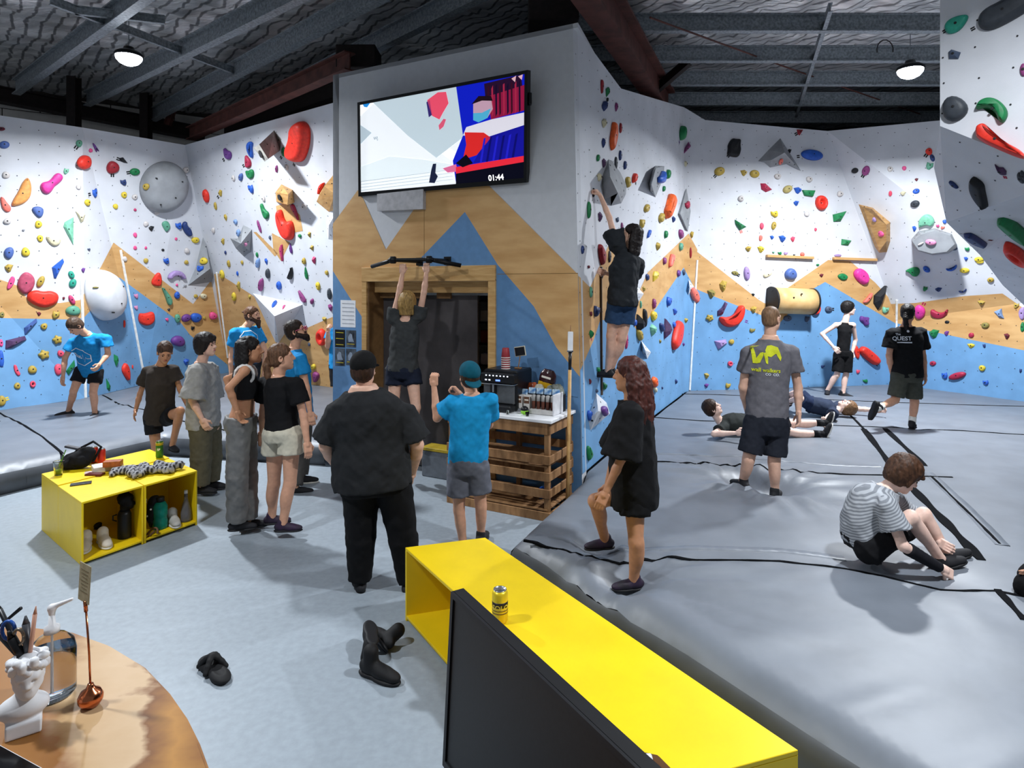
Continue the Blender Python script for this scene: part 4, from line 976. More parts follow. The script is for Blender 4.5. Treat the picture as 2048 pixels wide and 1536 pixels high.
H(0, 440, Z2, [
 (105, 385, 115, 140, 'r', 'slateblue'), (300, 375, 100, 110, 'r', 'yellow'), (470, 215, 75, 80, 'r', 'yellow'), ([(525, 185), (620, 195), (720, 215), (700, 290), (630, 315), (560, 260)], 'cream', 'bowl-shaped'), (105, 565, 105, 100, 't', 'mustard'),
 ([(735, 450), (750, 490), (700, 590), (655, 685), (630, 680), (605, 555)], 'blue', 'faceted', 'long faceted blue hold left of the big white dome'), ([(130, 645), (185, 680), (150, 780), (90, 825), (75, 780)], 'pink', 'wavy'),
 ([(310, 600), (390, 650), (415, 730), (380, 820), (290, 880), (215, 820), (195, 740), (240, 640)], 'rose', 'bulging', 'big dusty rose bulging hold above the long red bean hold'), (475, 720, 80, 145, 'e', 'mustard', -30), (835, 640, 90, 95, 'leaf', 'teal', 30), (850, 740, 85, 110, 'e', 'teal', -30),
 (975, 590, 50, 65, 't', 'purple'), (1035, 345, 30, 30, 'q', 'slate'), ([(320, 850), (420, 815), (500, 840), (600, 825), (690, 870), (680, 960), (600, 1010), (500, 1030), (390, 990), (310, 930)], 'red', 'bean-shaped', 'long red bean-shaped hold left of the big white dome'),
 (745, 915, 30, 35, 'r', 'maroon'), (840, 935, 80, 125, 'leaf', 'pinkd', 30), (1120, 790, 75, 22, 'e', 'olive'), (1580, 175, 45, 60, 'r', 'pink'), (1580, 325, 45, 45, 'r', 'pink'), (1705, 325, 30, 35, 'r', 'pink'), (1905, 350, 35, 30, 'e', 'black'), (1455, 455, 65, 60, 'r', 'white'),
 (1705, 475, 55, 60, 'r', 'mustard'), (1940, 480, 65, 75, 'q', 'blue'), ([(1830, 610), (1880, 620), (1895, 720), (1870, 785), (1745, 750)], 'red', 'bulging'), ([(1880, 780), (1920, 800), (2010, 920), (2000, 990), (1960, 1000), (1930, 900)], 'sage', 'club-shaped'),
 (1590, 890, 50, 60, 'q', 'pinkp'), (1590, 1025, 45, 55, 'q', 'pinkp'), ([(1620, 1085), (1690, 1095), (1790, 1060), (1815, 1150), (1780, 1220), (1690, 1240), (1610, 1190)], 'red', 'bulging', 'bulging red hold beside the white corner line on blue paint'),
 (1450, 1215, 50, 90, 'leaf', 'red'), (1950, 1165, 35, 45, 'q', 'pink'), (1975, 1050, 35, 35, 't', 'black'), (855, 1060, 170, 120, 'r', 'sage'), (655, 1110, 95, 100, 'q', 'mustard'), (20, 1110, 60, 70, 'r', 'olive'), (455, 1100, 55, 50, 't', 'maroon'),
 ([(425, 1150), (437, 1190), (285, 1350), (280, 1262)], 'slateblue', 'faceted'), (515, 1245, 80, 80, 'r', 'mustard'), ([(65, 1410), (290, 1355), (310, 1400), (130, 1500), (60, 1510)], 'plumdark', 'faceted', 'long dark plum faceted bar low at the left edge'), (670, 1400, 125, 110, 'flower', 'mustard'), (10, 1440, 50, 90, 'r', 'pink')])
H(0, 660, Z2, [
 (510, 290, 140, 120, 'flower', 'mustard'), (710, 275, 80, 80, 'r', 'pinkred'), (10, 340, 70, 200, 'r', 'blue'), ([(150, 410), (190, 405), (210, 470), (245, 520), (210, 545), (170, 500)], 'pinkred', 'bone-shaped'), (375, 465, 100, 100, 'r', 'mustard'), (680, 460, 100, 130, 'r', 'pinkred'),
 ([(870, 345), (880, 420), (800, 530), (770, 480)], 'green', 'faceted'), (200, 655, 80, 75, 'r', 'mustard'), (380, 635, 70, 80, 'd', 'pinkred'), (20, 830, 90, 130, 'r', 'mustard', 0, (1, -.3, 'yellow')), ([(1305, 285), (1385, 300), (1400, 380), (1360, 430), (1310, 360)], 'green', 'faceted'),
 ([(1350, 480), (1420, 385), (1490, 400), (1540, 480), (1535, 590), (1480, 580)], 'red', 'shell-shaped', 'red shell-shaped hold low on the blue left wall'), (1545, 430, 25, 45, 'leaf', 'red'), ([(1215, 570), (1300, 650), (1295, 710), (1235, 690)], 'green', 'faceted'), (910, 590, 30, 60, 'e', 'slate')])
CS = ('wall_column_side',)
H(1140, 140, Z2, [
 ([(345, 90), (395, 150), (390, 230), (360, 295), (345, 200)], 'darkred', 'pointed'), ([(400, 210), (460, 210), (445, 300), (410, 310)], 'green', 'faceted'), (395, 425, 90, 120, 't', 'navy'), (430, 350, 30, 50, 'e', 'black'), (535, 435, 45, 110, 't', 'plum'), (385, 625, 75, 110, 't', 'cream'),
 ([(485, 600), (540, 640), (560, 740), (545, 850), (475, 960), (435, 880), (430, 780), (465, 690)], 'orange', 'leaf-shaped', 'large orange leaf-shaped hold high on the column side'), (585, 680, 50, 120, 'leaf', 'darkred', 0), (385, 855, 55, 120, 't', 'navy'), (320, 1030, 50, 80, 'e', 'green'),
 (385, 1090, 60, 110, 't', 'plumdark'), (530, 1090, 55, 150, 'leaf', 'charcoal'), (580, 1000, 40, 120, 'e', 'navy'), (635, 1115, 40, 100, 'e', 'navy'), ([(615, 1250), (685, 1245), (690, 1320), (710, 1370), (670, 1385), (640, 1340)], 'mustard', 'chipped'), (740, 1265, 70, 110, 'e', 'red', -15, (.6, .9)),
 (330, 1255, 75, 100, 't', 'cream'), (268, 1435, 40, 110, 'leaf', 'black'), (1295, 740, 70, 170, 'e', 'green', 0, (-.4, 1, 'purple')), ([(1385, 840), (1410, 890), (1305, 1005), (1295, 985)], 'plum', 'faceted'), (1345, 1100, 60, 70, 't', 'cream'), (1135, 1220, 50, 110, 'e', 'green'), (1090, 1390, 40, 65, 'e', 'green')], CS)
H(1140, 140, Z2, [(1045, 1270, 110, 130, 'q', 'blue')])
H(1140, 380, Z2, [
 (210, 235, 70, 200, 'leaf', 'green'), (340, 315, 60, 120, 't', 'plumdark'), (545, 350, 40, 60, 'q', 'slate'), (885, 215, 90, 95, 'r', 'mustard'), ([(1150, 50), (1200, 60), (1240, 150), (1225, 220), (1130, 320), (1100, 340), (1060, 260), (1050, 210), (1110, 160)], 'orange', 'bean-shaped', 'orange bean-shaped hold left of the grey diamond volume'),
 (1055, 325, 90, 110, 'r', 'mustard'), (1200, 345, 45, 75, 't', 'navy'), (830, 395, 70, 110, 'q', 'mustard'), (600, 430, 35, 100, 'leaf', 'plum'), ([(930, 455), (955, 500), (890, 570), (875, 540)], 'blue', 'curved'), (1110, 520, 45, 90, 'e', 'green'), (1285, 515, 60, 120, 'e', 'plum', 20), (1425, 525, 45, 85, 't', 'mustard'),
 (1285, 665, 50, 95, 'e', 'sage'), (1020, 660, 65, 100, 't', 'mustard'), (1410, 735, 25, 130, 'e', 'darkred'), ([(1170, 745), (1215, 760), (1210, 830), (1130, 925), (1125, 860)], 'salmon', 'pointed'), (1095, 830, 45, 85, 'e', 'plum'), (135, 700, 45, 100, 'e', 'navy'),
 ([(305, 610), (380, 690), (425, 760), (400, 860), (370, 890), (320, 820), (290, 700)], 'darkred', 'leaf-shaped', 'large dark red leaf-shaped hold left of the climber'), (455, 780, 55, 140, 'leaf', 'charcoal'), (355, 970, 65, 150, 'leaf', 'black'), (1260, 975, 50, 80, 'e', 'purple'), (1320, 965, 30, 70, 'q', 'slate'),
 ([(970, 950), (1045, 955), (1010, 1040), (945, 1075), (945, 1000)], 'yellow', 'faceted'), (895, 1020, 50, 80, 'e', 'navy', 20), (210, 900, 25, 35, 'r', 'maroon'), (235, 1195, 55, 130, 'leaf', 'sage'), (855, 1160, 50, 60, 't', 'mustard'), (295, 1420, 85, 130, 'q', 'navy'), (235, 1450, 35, 60, 'q', 'maroon'),
 (970, 1330, 60, 120, 'leaf', 'plum'), (1145, 1305, 75, 110, 'q', 'blue'), (1215, 1425, 65, 80, 't', 'blue'), (820, 1340, 35, 90, 'leaf', 'sage'), (1455, 1230, 85, 190, 'e', 'salmon', 20)], CS)
H(1140, 380, Z2, [(1360, 180, 75, 85, 'q', 'crimson')])
H(1140, 600, Z2, [
 ([(760, 165), (850, 250), (835, 340), (770, 385), (745, 270)], 'black', 'faceted'), ([(845, 90), (895, 140), (895, 280), (855, 340), (845, 240), (830, 150)], 'black', 'crescent'), (750, 265, 50, 75, 'r', 'blue'), (965, 185, 95, 120, 'r', 'yellow'), (795, 410, 75, 140, 'e', 'mustard', 25),
 (650, 470, 50, 210, 'leaf', 'pinkd'), (960, 350, 100, 140, 't', 'mint'), ([(1095, 215), (1190, 330), (1080, 460), (1075, 380)], 'plumdark', 'faceted'), (1060, 320, 60, 110, 'e', 'navy', 30), (1210, 290, 50, 65, 'e', 'blue'), (1355, 240, 80, 60, 't', 'mustard'),
 ([(1240, 240), (1300, 230), (1325, 310), (1290, 480), (1200, 600), (1145, 590), (1130, 490), (1190, 340)], 'red', 'bone-shaped', 'long red bone-shaped hold on the blue column wall'), (1050, 485, 35, 50, 't', 'olive'), (1325, 520, 35, 45, 't', 'purple'), (225, 955, 35, 70, 't', 'maroon'), (240, 400, 70, 100, 't', 'green', 0, (.3, 1, 'pinkd')),
 (320, 820, 45, 75, 'q', 'green'), (395, 1010, 70, 85, 'q', 'green'), (305, 1065, 35, 45, 'r', 'slate'), (1235, 955, 35, 60, 't', 'navy'), (1075, 1030, 25, 35, 't', 'navy'), (970, 960, 90, 130, 'r', 'orange'), (985, 1050, 60, 60, 'q', 'cream'), (215, 1350, 70, 130, 'r', 'blue')], CS)
H(1140, 600, Z2, [(385, 1300, 85, 120, 'r', 'purple')])
H(0, 0, 1, [([(1168, 888), (1186, 902), (1182, 915), (1170, 926)], 'green', 'cone-shaped')], CS)
H(1140, 140, Z2, [([(1890, 800), (1930, 810), (1995, 810), (1985, 890), (1995, 940), (1970, 1020), (1920, 1025), (1830, 1000), (1845, 930), (1840, 880)], 'black', 'puzzle-piece', 'black puzzle-piece hold with white bolts high on the rear right wall', (-.7, .7))])
H(1400, 230, Z2, [
 ([(1130, 170), (1205, 172), (1165, 240), (1140, 225)], 'darkred', 'faceted', None, (-.8, .5)), (945, 540, 80, 70, 'r', 'salmon'), (1045, 425, 50, 55, 't', 'black'), (1305, 470, 255, 125, 'e', 'blue', -8, TL_, 'large blue oval hold right of the grey bat-shaped volume'), (225, 660, 120, 100, 'e', 'mustard', 20, TD),
 (510, 680, 80, 75, 't', 'mustard'), (635, 690, 110, 90, 'e', 'mustard', -15), (905, 720, 75, 70, 'r', 'white'), (1275, 755, 70, 70, 'r', 'white'), (475, 980, 70, 70, 'r', 'white'), (1635, 925, 65, 70, 'r', 'white'), (1245, 1160, 60, 60, 'r', 'white'), ([(705, 800), (760, 800), (840, 875), (770, 905), (715, 870)], 'crimson', 'faceted'),
 (1020, 870, 115, 85, 'e', 'khaki', 30), (1140, 885, 95, 80, 't', 'blue'), ([(1190, 880), (1335, 885), (1310, 960), (1215, 945)], 'green', 'flat'), (1125, 1035, 65, 65, 't', 'blue'), (1410, 1030, 130, 175, 'd', 'red', 8, None, 'red ring-shaped hold in the lamp glow on the rear right wall'), (865, 1160, 85, 80, 'q', 'yellow'),
 ([(1550, 1165), (1710, 1125), (1640, 1245), (1560, 1250)], 'green', 'faceted'), ([(405, 1225), (540, 1310), (465, 1350), (410, 1270)], 'green', 'faceted', None, (.3, 1, 'salmon')), (720, 1300, 45, 80, 'e', 'pinkred'), (860, 1295, 55, 95, 'e', 'mustard', -10), (1350, 1340, 30, 40, 'r', 'pinkred'), (708, 1440, 40, 70, 'r', 'salmon'),
 (840, 1435, 50, 50, 't', 'blue'), (960, 1450, 85, 85, 't', 'blue'), (1085, 1455, 55, 70, 't', 'pinkred'), ([(1655, 1450), (1770, 1470), (1730, 1530), (1650, 1520)], 'green', 'faceted'), (1815, 650, 80, 65, 'e', 'black', 15), (1945, 650, 85, 120, 'e', 'plum', -20, TD)])
H(1400, 470, Z2, [
 (565, 165, 75, 70, 't', 'mustard'), (710, 170, 85, 80, 't', 'yellow'), (855, 205, 25, 25, 'q', 'sage'), (930, 215, 45, 40, 'q', 'green'), (1003, 215, 50, 40, 'q', 'lilac'), (1100, 235, 25, 20, 'q', 'black'), (1195, 225, 50, 50, 'r', 'salmon'), (1610, 240, 85, 35, 'e', 'lilac'),
 ([(360, 430), (415, 415), (455, 450), (430, 475), (385, 465)], 'olive', 'leaf-shaped', None, (.8, .7)), (545, 450, 70, 165, 'e', 'lilac', 5), ([(730, 455), (830, 425), (845, 450), (800, 490), (745, 505)], 'cream', 'bowl-shaped'), (1055, 460, 130, 145, 'r', 'slateblue'), (1375, 350, 35, 25, 'e', 'green'), (1420, 475, 50, 45, 't', 'maroon'),
 ([(1595, 480), (1660, 440), (1730, 480), (1710, 530), (1650, 535)], 'green', 'mushroom-shaped'), ([(1850, 385), (1910, 410), (1965, 480), (1960, 560), (1910, 590), (1840, 545), (1790, 480), (1795, 420)], 'magenta', 'peanut-shaped', 'hot pink peanut-shaped hold on the rear right wall'),
 (270, 600, 90, 140, 't', 'mustard'), (130, 690, 95, 110, 't', 'olive'), (620, 700, 40, 35, 't', 'black'), ([(500, 820), (515, 900), (480, 1010), (400, 1080), (280, 1075), (210, 990), (230, 950), (300, 965), (380, 940), (420, 870), (450, 825)], 'red', 'crescent', 'big red crescent hold on the rear right wall', (.9, .4, 'purple')),
 ([(290, 780), (320, 800), (260, 930), (200, 945), (200, 890), (250, 850)], 'plumdark', 'faceted'), (110, 970, 95, 85, 'flower', 'mustard'), (625, 875, 75, 85, 't', 'mustard'), (1340, 860, 110, 150, 'd', 'red', 0, None, 'red ring-shaped hold at the right end of the barrel volume'), (1500, 870, 80, 75, 'r', 'slate', 0, (1, 0)),
 ([(1870, 940), (1920, 960), (1975, 960), (1960, 1010), (1975, 1050), (1925, 1070), (1895, 1020), (1860, 1005)], 'purple', 'star-shaped'), ([(2000, 665), (2010, 710), (1950, 800), (1890, 795), (1940, 740)], 'salmon', 'pepper-shaped'), (1250, 985, 55, 70, 'q', 'slate'), (1020, 975, 95, 70, 'e', 'slate'), (610, 1115, 70, 50, 'q', 'olive'),
 ([(165, 1240), (300, 1220), (315, 1265), (210, 1340)], 'lilac', 'faceted'), (365, 1250, 65, 60, 'r', 'mustard'), (350, 1505, 60, 60, 'd', 'pinkred'), (1830, 1370, 55, 160, 'e', 'red', 10)])
H(1700, 230, 5.862, [
 (470, 635, 70, 60, 'r', 'white'), (635, 625, 50, 55, 'r', 'pink', 0, TL_), (780, 760, 45, 40, 't', 'maroon'), (475, 920, 40, 65, 'e', 'pinkred'), (625, 920, 70, 55, 't', 'cream'), (775, 895, 85, 60, 'e', 'blue', 15), (765, 1040, 110, 80, 'e', 'charcoal', 15),
 ([(900, 1155), (970, 1185), (1000, 1260), (960, 1310), (910, 1290), (870, 1300), (810, 1325), (805, 1250), (840, 1190)], 'mint', 'horseshoe-shaped'), (290, 1225, 65, 60, 'r', 'lilac'), (375, 1390, 105, 85, 'r', 'pink'), (755, 1335, 50, 70, 't', 'blue'), (1110, 1250, 50, 50, 'r', 'blue'), (1030, 1300, 40, 35, 'q', 'pink'),
 (1090, 1320, 50, 35, 'q', 'salmon'), (950, 1490, 130, 70, 'e', 'pinkp', -10), (830, 1510, 75, 25, 'e', 'white', 25), (935, 600, 90, 90, 'q', 'sage'), (925, 430, 85, 80, 'r', 'red', 0, TD), (965, 505, 55, 90, 'e', 'navy', 20)])
H(1700, 230, 5.862, [
 ([(1480, 710), (1560, 695), (1690, 770), (1640, 870), (1600, 980), (1540, 1110), (1450, 1060), (1385, 930), (1400, 820)], 'black', 'half-moon', 'big black half-moon hold under the right overhang'), ([(1150, 765), (1240, 770), (1305, 850), (1240, 855), (1170, 820)], 'navy', 'leaf-shaped'),
 ([(1700, 570), (1750, 610), (1840, 600), (1870, 650), (1830, 700), (1760, 710), (1700, 650)], 'plumdark', 'faceted', None, (.4, 1, 'crimson')), ([(1500, 130), (1600, 100), (1640, 200), (1780, 300), (2050, 440), (2060, 530), (1900, 480), (1500, 300), (1475, 200)], 'red', 'club-shaped', 'long red club-shaped hold on the edge of the right overhang'),
 (2015, 730, 110, 140, 'e', 'charcoal'), ([(1320, 1390), (1440, 1375), (1560, 1370), (1610, 1480), (1590, 1520), (1450, 1530), (1310, 1470)], 'navy', 'sloping', 'broad navy sloping hold at the lower edge of the right overhang', (1, .2, 'maroon')), ([(1800, 1190), (1880, 1130), (2060, 1130), (2070, 1480), (1950, 1470), (1830, 1380)], 'green', 'bulging', 'big green bulging hold at the right edge under the overhang'),
 (1975, 1600, 290, 270, 'd', 'red', 0, None, 'large red ring-shaped hold at the right edge')], ('wall_prow',))
H(0, 0, 1, [(1910, 218, 54, 48, 'r', 'charcoal', 0, None, 'round charcoal ball hold on the right overhang'), ([(1950, 222), (1957, 203), (1980, 194), (2003, 203), (2019, 225), (2010, 247), (1998, 244), (1992, 226), (1975, 214)], 'green', 'crescent', 'green crescent hold above the long red club-shaped hold'),
 ([(1893, 70), (1888, 50), (1905, 35), (1938, 28), (1936, 42), (1918, 65)], 'teal', 'shell-shaped', 'teal shell-shaped hold at the top of the right overhang', (-.8, .6)), ([(1955, 45), (1965, 22), (2010, 0), (2070, -40), (2090, 0), (2030, 40), (1985, 62), (1962, 60)], 'charcoal', 'banana-shaped', 'long charcoal banana-shaped hold in the top right corner', (-.8, .6)),
 ([(1897, 104), (1903, 99), (1922, 105), (1917, 118), (1898, 118)], 'slate', 'faceted'), (2047, 140, 14, 26, 'e', 'plum'), (2048, 350, 12, 22, 'e', 'charcoal')], ('wall_prow',))
H(1700, 470, 5.862, [
 (1375, 165, 60, 45, 'q', 'green'), (1360, 280, 50, 50, 't', 'blue'), (1515, 285, 115, 60, 'e', 'yellow'), (1525, 315, 90, 40, 'e', 'yellow'), (1225, 160, 75, 40, 'e', 'slate'), ([(640, 420), (720, 380), (800, 370), (830, 430), (790, 490), (730, 480), (700, 430)], 'green', 'leaf-shaped'), (900, 400, 95, 60, 'e', 'blue', -40),
 ([(1115, 385), (1190, 400), (1250, 335), (1260, 375), (1220, 420), (1150, 425)], 'blue', 'banana-shaped'), (1345, 415, 115, 60, 'e', 'yellow'), (1650, 525, 80, 55, 'e', 'mustard'), (885, 630, 55, 60, 'q', 'green'), (1040, 640, 85, 55, 't', 'navy'), ([(1270, 650), (1330, 660), (1365, 620), (1370, 655), (1330, 680), (1285, 675)], 'navy', 'crescent'),
 ([(425, 570), (370, 720), (320, 880), (270, 800), (275, 710)], 'black', 'faceted', 'tall black shard hold beside the far corner'), (410, 880, 75, 80, 'q', 'mint'), (820, 900, 130, 160, 'r', 'magenta', 0, (.6, -.9, 'crimson')), ([(960, 860), (1040, 910), (1110, 905), (1150, 855), (1150, 930), (1080, 985), (980, 970), (940, 910)], 'crimson', 'crescent', 'crimson crescent hold right of the man in the black print shirt'),
 (1140, 1020, 55, 35, 'e', 'black'), (1540, 795, 90, 60, 't', 'mustard'), ([(1690, 900), (1780, 860), (1790, 930), (1810, 980), (1750, 970)], 'paleblue', 'faceted'), (1955, 830, 65, 70, 'q', 'mustard'), (2020, 920, 80, 150, 'r', 'lilac'), (2025, 1080, 50, 120, 'r', 'green'), (1590, 1060, 95, 70, 'e', 'olive'), (990, 1160, 120, 110, 't', 'green'),
 (1135, 1155, 60, 65, 't', 'purple'), (1425, 1175, 65, 60, 'e', 'crimson'), (1840, 1190, 70, 75, 't', 'maroon'), (1420, 1300, 95, 60, 't', 'yellow'), (1575, 1300, 35, 50, 'q', 'navy'),
 ([(100, 1330), (150, 1295), (230, 1350), (330, 1440), (340, 1500), (280, 1535), (170, 1450), (95, 1370)], 'red', 'sausage-shaped', 'thick red sausage-shaped hold right of the man in the tank top', (.7, .8)), (975, 1505, 75, 55, 'e', 'crimson')], ('wall_climbing_right', 'wall_climbing_rear_right'))
H(1348, 480, 2.926, [(1660, 795, 105, 40, 'e', 'crimson', 15), (1805, 750, 40, 35, 'r', 'yellow'), (1585, 795, 35, 40, 'q', 'blue'), (1825, 835, 35, 30, 'q', 'blue'), (2030, 765, 15, 25, 'q', 'navy'), (1075, 770, 20, 25, 'q', 'pinkred'), (1117, 825, 30, 22, 'q', 'green'), (190, 795, 30, 35, 't', 'mustard'), (190, 852, 28, 25, 't', 'purple'), (315, 852, 30, 32, 'q', 'mustard'), (870, 740, 22, 16, 'q', 'navy')])
# the 300 largest stay single things; the tiny rest is one object
HOLD_LIST.sort(key=lambda q: -(q['w'] * q['h'] + (1e6 if q['label'] else 0)))
_small = HOLD_LIST[296:]; HOLD_LIST = HOLD_LIST[:296]
_bm = bm_new(); _me = bpy.data.meshes.new('small_holds'); _mi = {}
for h_ in _small:
    m_ = h_['o'].data.materials[0]
    if m_.name not in _mi: _mi[m_.name] = len(_mi); _me.materials.append(m_)
    n0 = len(_bm.faces); t_ = h_['o'].data.copy(); t_.transform(Matrix.Translation(h_['o'].location)); _bm.from_mesh(t_); bpy.data.meshes.remove(t_)
    _bm.faces.ensure_lookup_table()
    for f_ in _bm.faces[n0:]: f_.material_index = _mi[m_.name]
    for c_ in list(h_['o'].children): bpy.data.objects.remove(c_)
    bpy.data.objects.remove(h_['o'])
_bm.to_mesh(_me); _bm.free()
tag(obj('small_climbing_holds', _me), 'the many tiny footholds scattered over all the climbing walls', 'climbing holds', None, 'stuff')
# ---- a label that singles each hold out: its look and where it sits by a landmark
LANDMARKS = [(326, 374, 'the big grey dome'), (206, 588, 'the big white dome'), (598, 283, 'the tall red bean hold'), (540, 295, 'the grey box volume'), (573, 445, 'the red kidney hold'), (410, 530, 'the grey spike volume'), (560, 625, 'the white prism volume'), (85, 593, 'the long red bean hold'),
             (45, 385, 'the amber half-moon hold'), (1228, 360, 'the grey teardrop volume'), (1223, 272, 'the orange leaf hold'), (1366, 420, 'the grey diamond volume'), (1350, 670, 'the long red bone hold'), (1560, 310, 'the grey bat-shaped volume'), (1641, 406, 'the glowing red ring hold'), (1750, 455, 'the plywood wedge volume'),
             (1868, 482, 'the grey octagon volume'), (1570, 605, 'the barrel volume'), (1462, 632, 'the red crescent hold'), (1757, 594, 'the black shard hold'), (1960, 383, 'the black half-moon hold'), (1200, 820, 'the white pointed volume'), (1735, 712, 'the red sausage hold'), (1878, 627, 'the crimson crescent hold'), (600, 672, 'the red ring hold by the column')]
def direction(dx, dy):
    a = math.degrees(math.atan2(-dy, dx)) % 360
    return ['right of', 'up right of', 'above', 'up left of', 'left of', 'down left of', 'below', 'down right of'][int((a + 22.5) // 45) % 8]
_by = {}
for h_ in HOLD_LIST:
    if h_['label']: h_['o']['label'] = h_['label']; continue
    s = max(h_['w'], h_['h']); size = 'tiny' if s < 8 else 'small' if s < 14 else 'medium' if s < 24 else 'large'
    L_ = sorted(LANDMARKS, key=lambda l: math.hypot(l[0] - h_['x'], l[1] - h_['y']))[0]
    dx, dy = h_['x'] - L_[0], h_['y'] - L_[1]; h_['dist'] = math.hypot(dx, dy)
    rel = ('on ' if h_['dist'] < 14 else direction(dx, dy) + ' ') + L_[2]
    h_['base'] = f"{size} {CWORD.get(h_['c'], h_['c'])} {h_['word']} hold {rel}"; _by.setdefault(h_['base'], []).append(h_)
for k, g in _by.items():
    if len(g) == 1: g[0]['o']['label'] = k; continue
    g.sort(key=lambda q: q['dist'])
    for i, h_ in enumerate(g): h_['o']['label'] = k + ', ' + (['nearer one', 'farther one'][i] if len(g) == 2 else ['nearest', 'second nearest', 'third nearest', 'fourth nearest', 'fifth nearest', 'sixth nearest', 'seventh nearest'][i])
for h_ in HOLD_LIST: h_['o']['group'] = 'climbing holds bolted to the walls'
# ------------------------------------------------------------------ people
SKIN = dict(fair='e2b49c', light='d9a487', tan='c08a68', pale='ecc8b8')
def npv(v): return np.array(v, float)
def skin_mat(k): return M('skin_' + k, SKIN[k], rough=.5, var=.05, scale=30, sss=.08, spec=.35)
def cloth(c, rough=.85, var=.08): return M('cloth_' + c, c, rough=rough, var=var, scale=25, bump=.15, bscale=400, spec=.2)
def hair_mat(c): return M('hair_' + c, c, rough=.55, var=.3, scale=60, stretch=(1, 1, .25), bump=.22, bscale=150, spec=.35)
def hand_vf(w, d, n, side_t, curl, g=1.0, spread=.0):
    """palm plus five bent fingers: w wrist, d hand direction, n palm normal, side_t thumb side"""
    d = npv(d) / np.linalg.norm(d); n = npv(n) - d * (npv(n) @ d); n /= np.linalg.norm(n); t = npv(side_t) - d * (npv(side_t) @ d) - n * (npv(side_t) @ n); t /= np.linalg.norm(t); w = npv(w)
    f = Field(); R = np.stack([t, n, d], 1)
    f.box(w + d * .052 * g, (.078 * g, .028 * g, .098 * g), R, rad=.0125 * g)
    f.cap(w - d * .02 * g, w + d * .03 * g, .024 * g, .026 * g)
    for i, L in enumerate((.070, .079, .074, .058)):
        p = w + (d * .096 + t * (.0295 - .0195 * i)) * g; a = 0.0; r = .0088 * g; sp = (1.5 - i) * spread
        for s, k, b in ((.45, .92, 55), (.32, .88, 60), (.23, .85, 45)):
            a += math.radians(b) * curl
            dd = d * math.cos(a) + n * math.sin(a) + t * sp; q = p + dd * (L * s * g)
            f.cap(p, q, r, r * k); r *= k; p = q
    p = w + (d * .028 + t * .03) * g; c = curl
    q = p + (d * .030 + t * (.030 - .012 * c) + n * (.008 + .018 * c)) * g; f.cap(p, q, .0125 * g, .0105 * g)
    e = q + (d * (.028) - t * (.008 * c * 2 - .004) + n * (.006 + .02 * c)) * g; f.cap(q, e, .0105 * g, .0085 * g)
    return f.mesh(.0046 * g, .007)
def head_field(C, right, fw, up, s, neck=None, beard=None):
    def L(x, y, z_): return npv(C) + (npv(right) * x + npv(fw) * y + npv(up) * z_) * s
    R = np.stack([npv(right), npv(fw), npv(up)], 1); f = Field()
    f.ell(L(0, -.012, .035), npv((.074, .093, .083)) * s, R); f.ell(L(0, .03, -.03), npv((.059, .062, .082)) * s, R, k=.03)
    f.cap(L(-.042, .005, -.07), L(0, .062, -.098), .024 * s, .02 * s, k=.025); f.cap(L(.042, .005, -.07), L(0, .062, -.098), .024 * s, .02 * s, k=.025)
    f.cap(L(-.038, .078, .016), L(.038, .078, .016), .012 * s, k=.014)
    f.ell(L(-.031, .096, -.006), npv((.016, .014, .011)) * s, R, op='s', k=.0); f.ell(L(.031, .096, -.006), npv((.016, .014, .011)) * s, R, op='s', k=.0)
    f.cap(L(0, .088, .006), L(0, .108, -.030), .0085 * s, .0125 * s, k=.010); f.cap(L(-.012, .096, -.034), L(.012, .096, -.034), .009 * s, k=.008)
    f.cap(L(-.02, .086, -.060), L(.02, .086, -.060), .0085 * s, k=.006); f.cap(L(-.017, .084, -.071), L(.017, .084, -.071), .0085 * s, k=.006)
    for sx in (-1, 1):
        f.ell(L(.077 * sx, -.006, -.012), npv((.010, .021, .032)) * s, R, k=.006); f.ell(L(.082 * sx, .0, -.010), npv((.008, .011, .018)) * s, R, op='s')
    if neck is not None: f.cap(L(0, -.018, -.07), neck, .05 * s, .058 * s, k=.03)
    return f, L, R
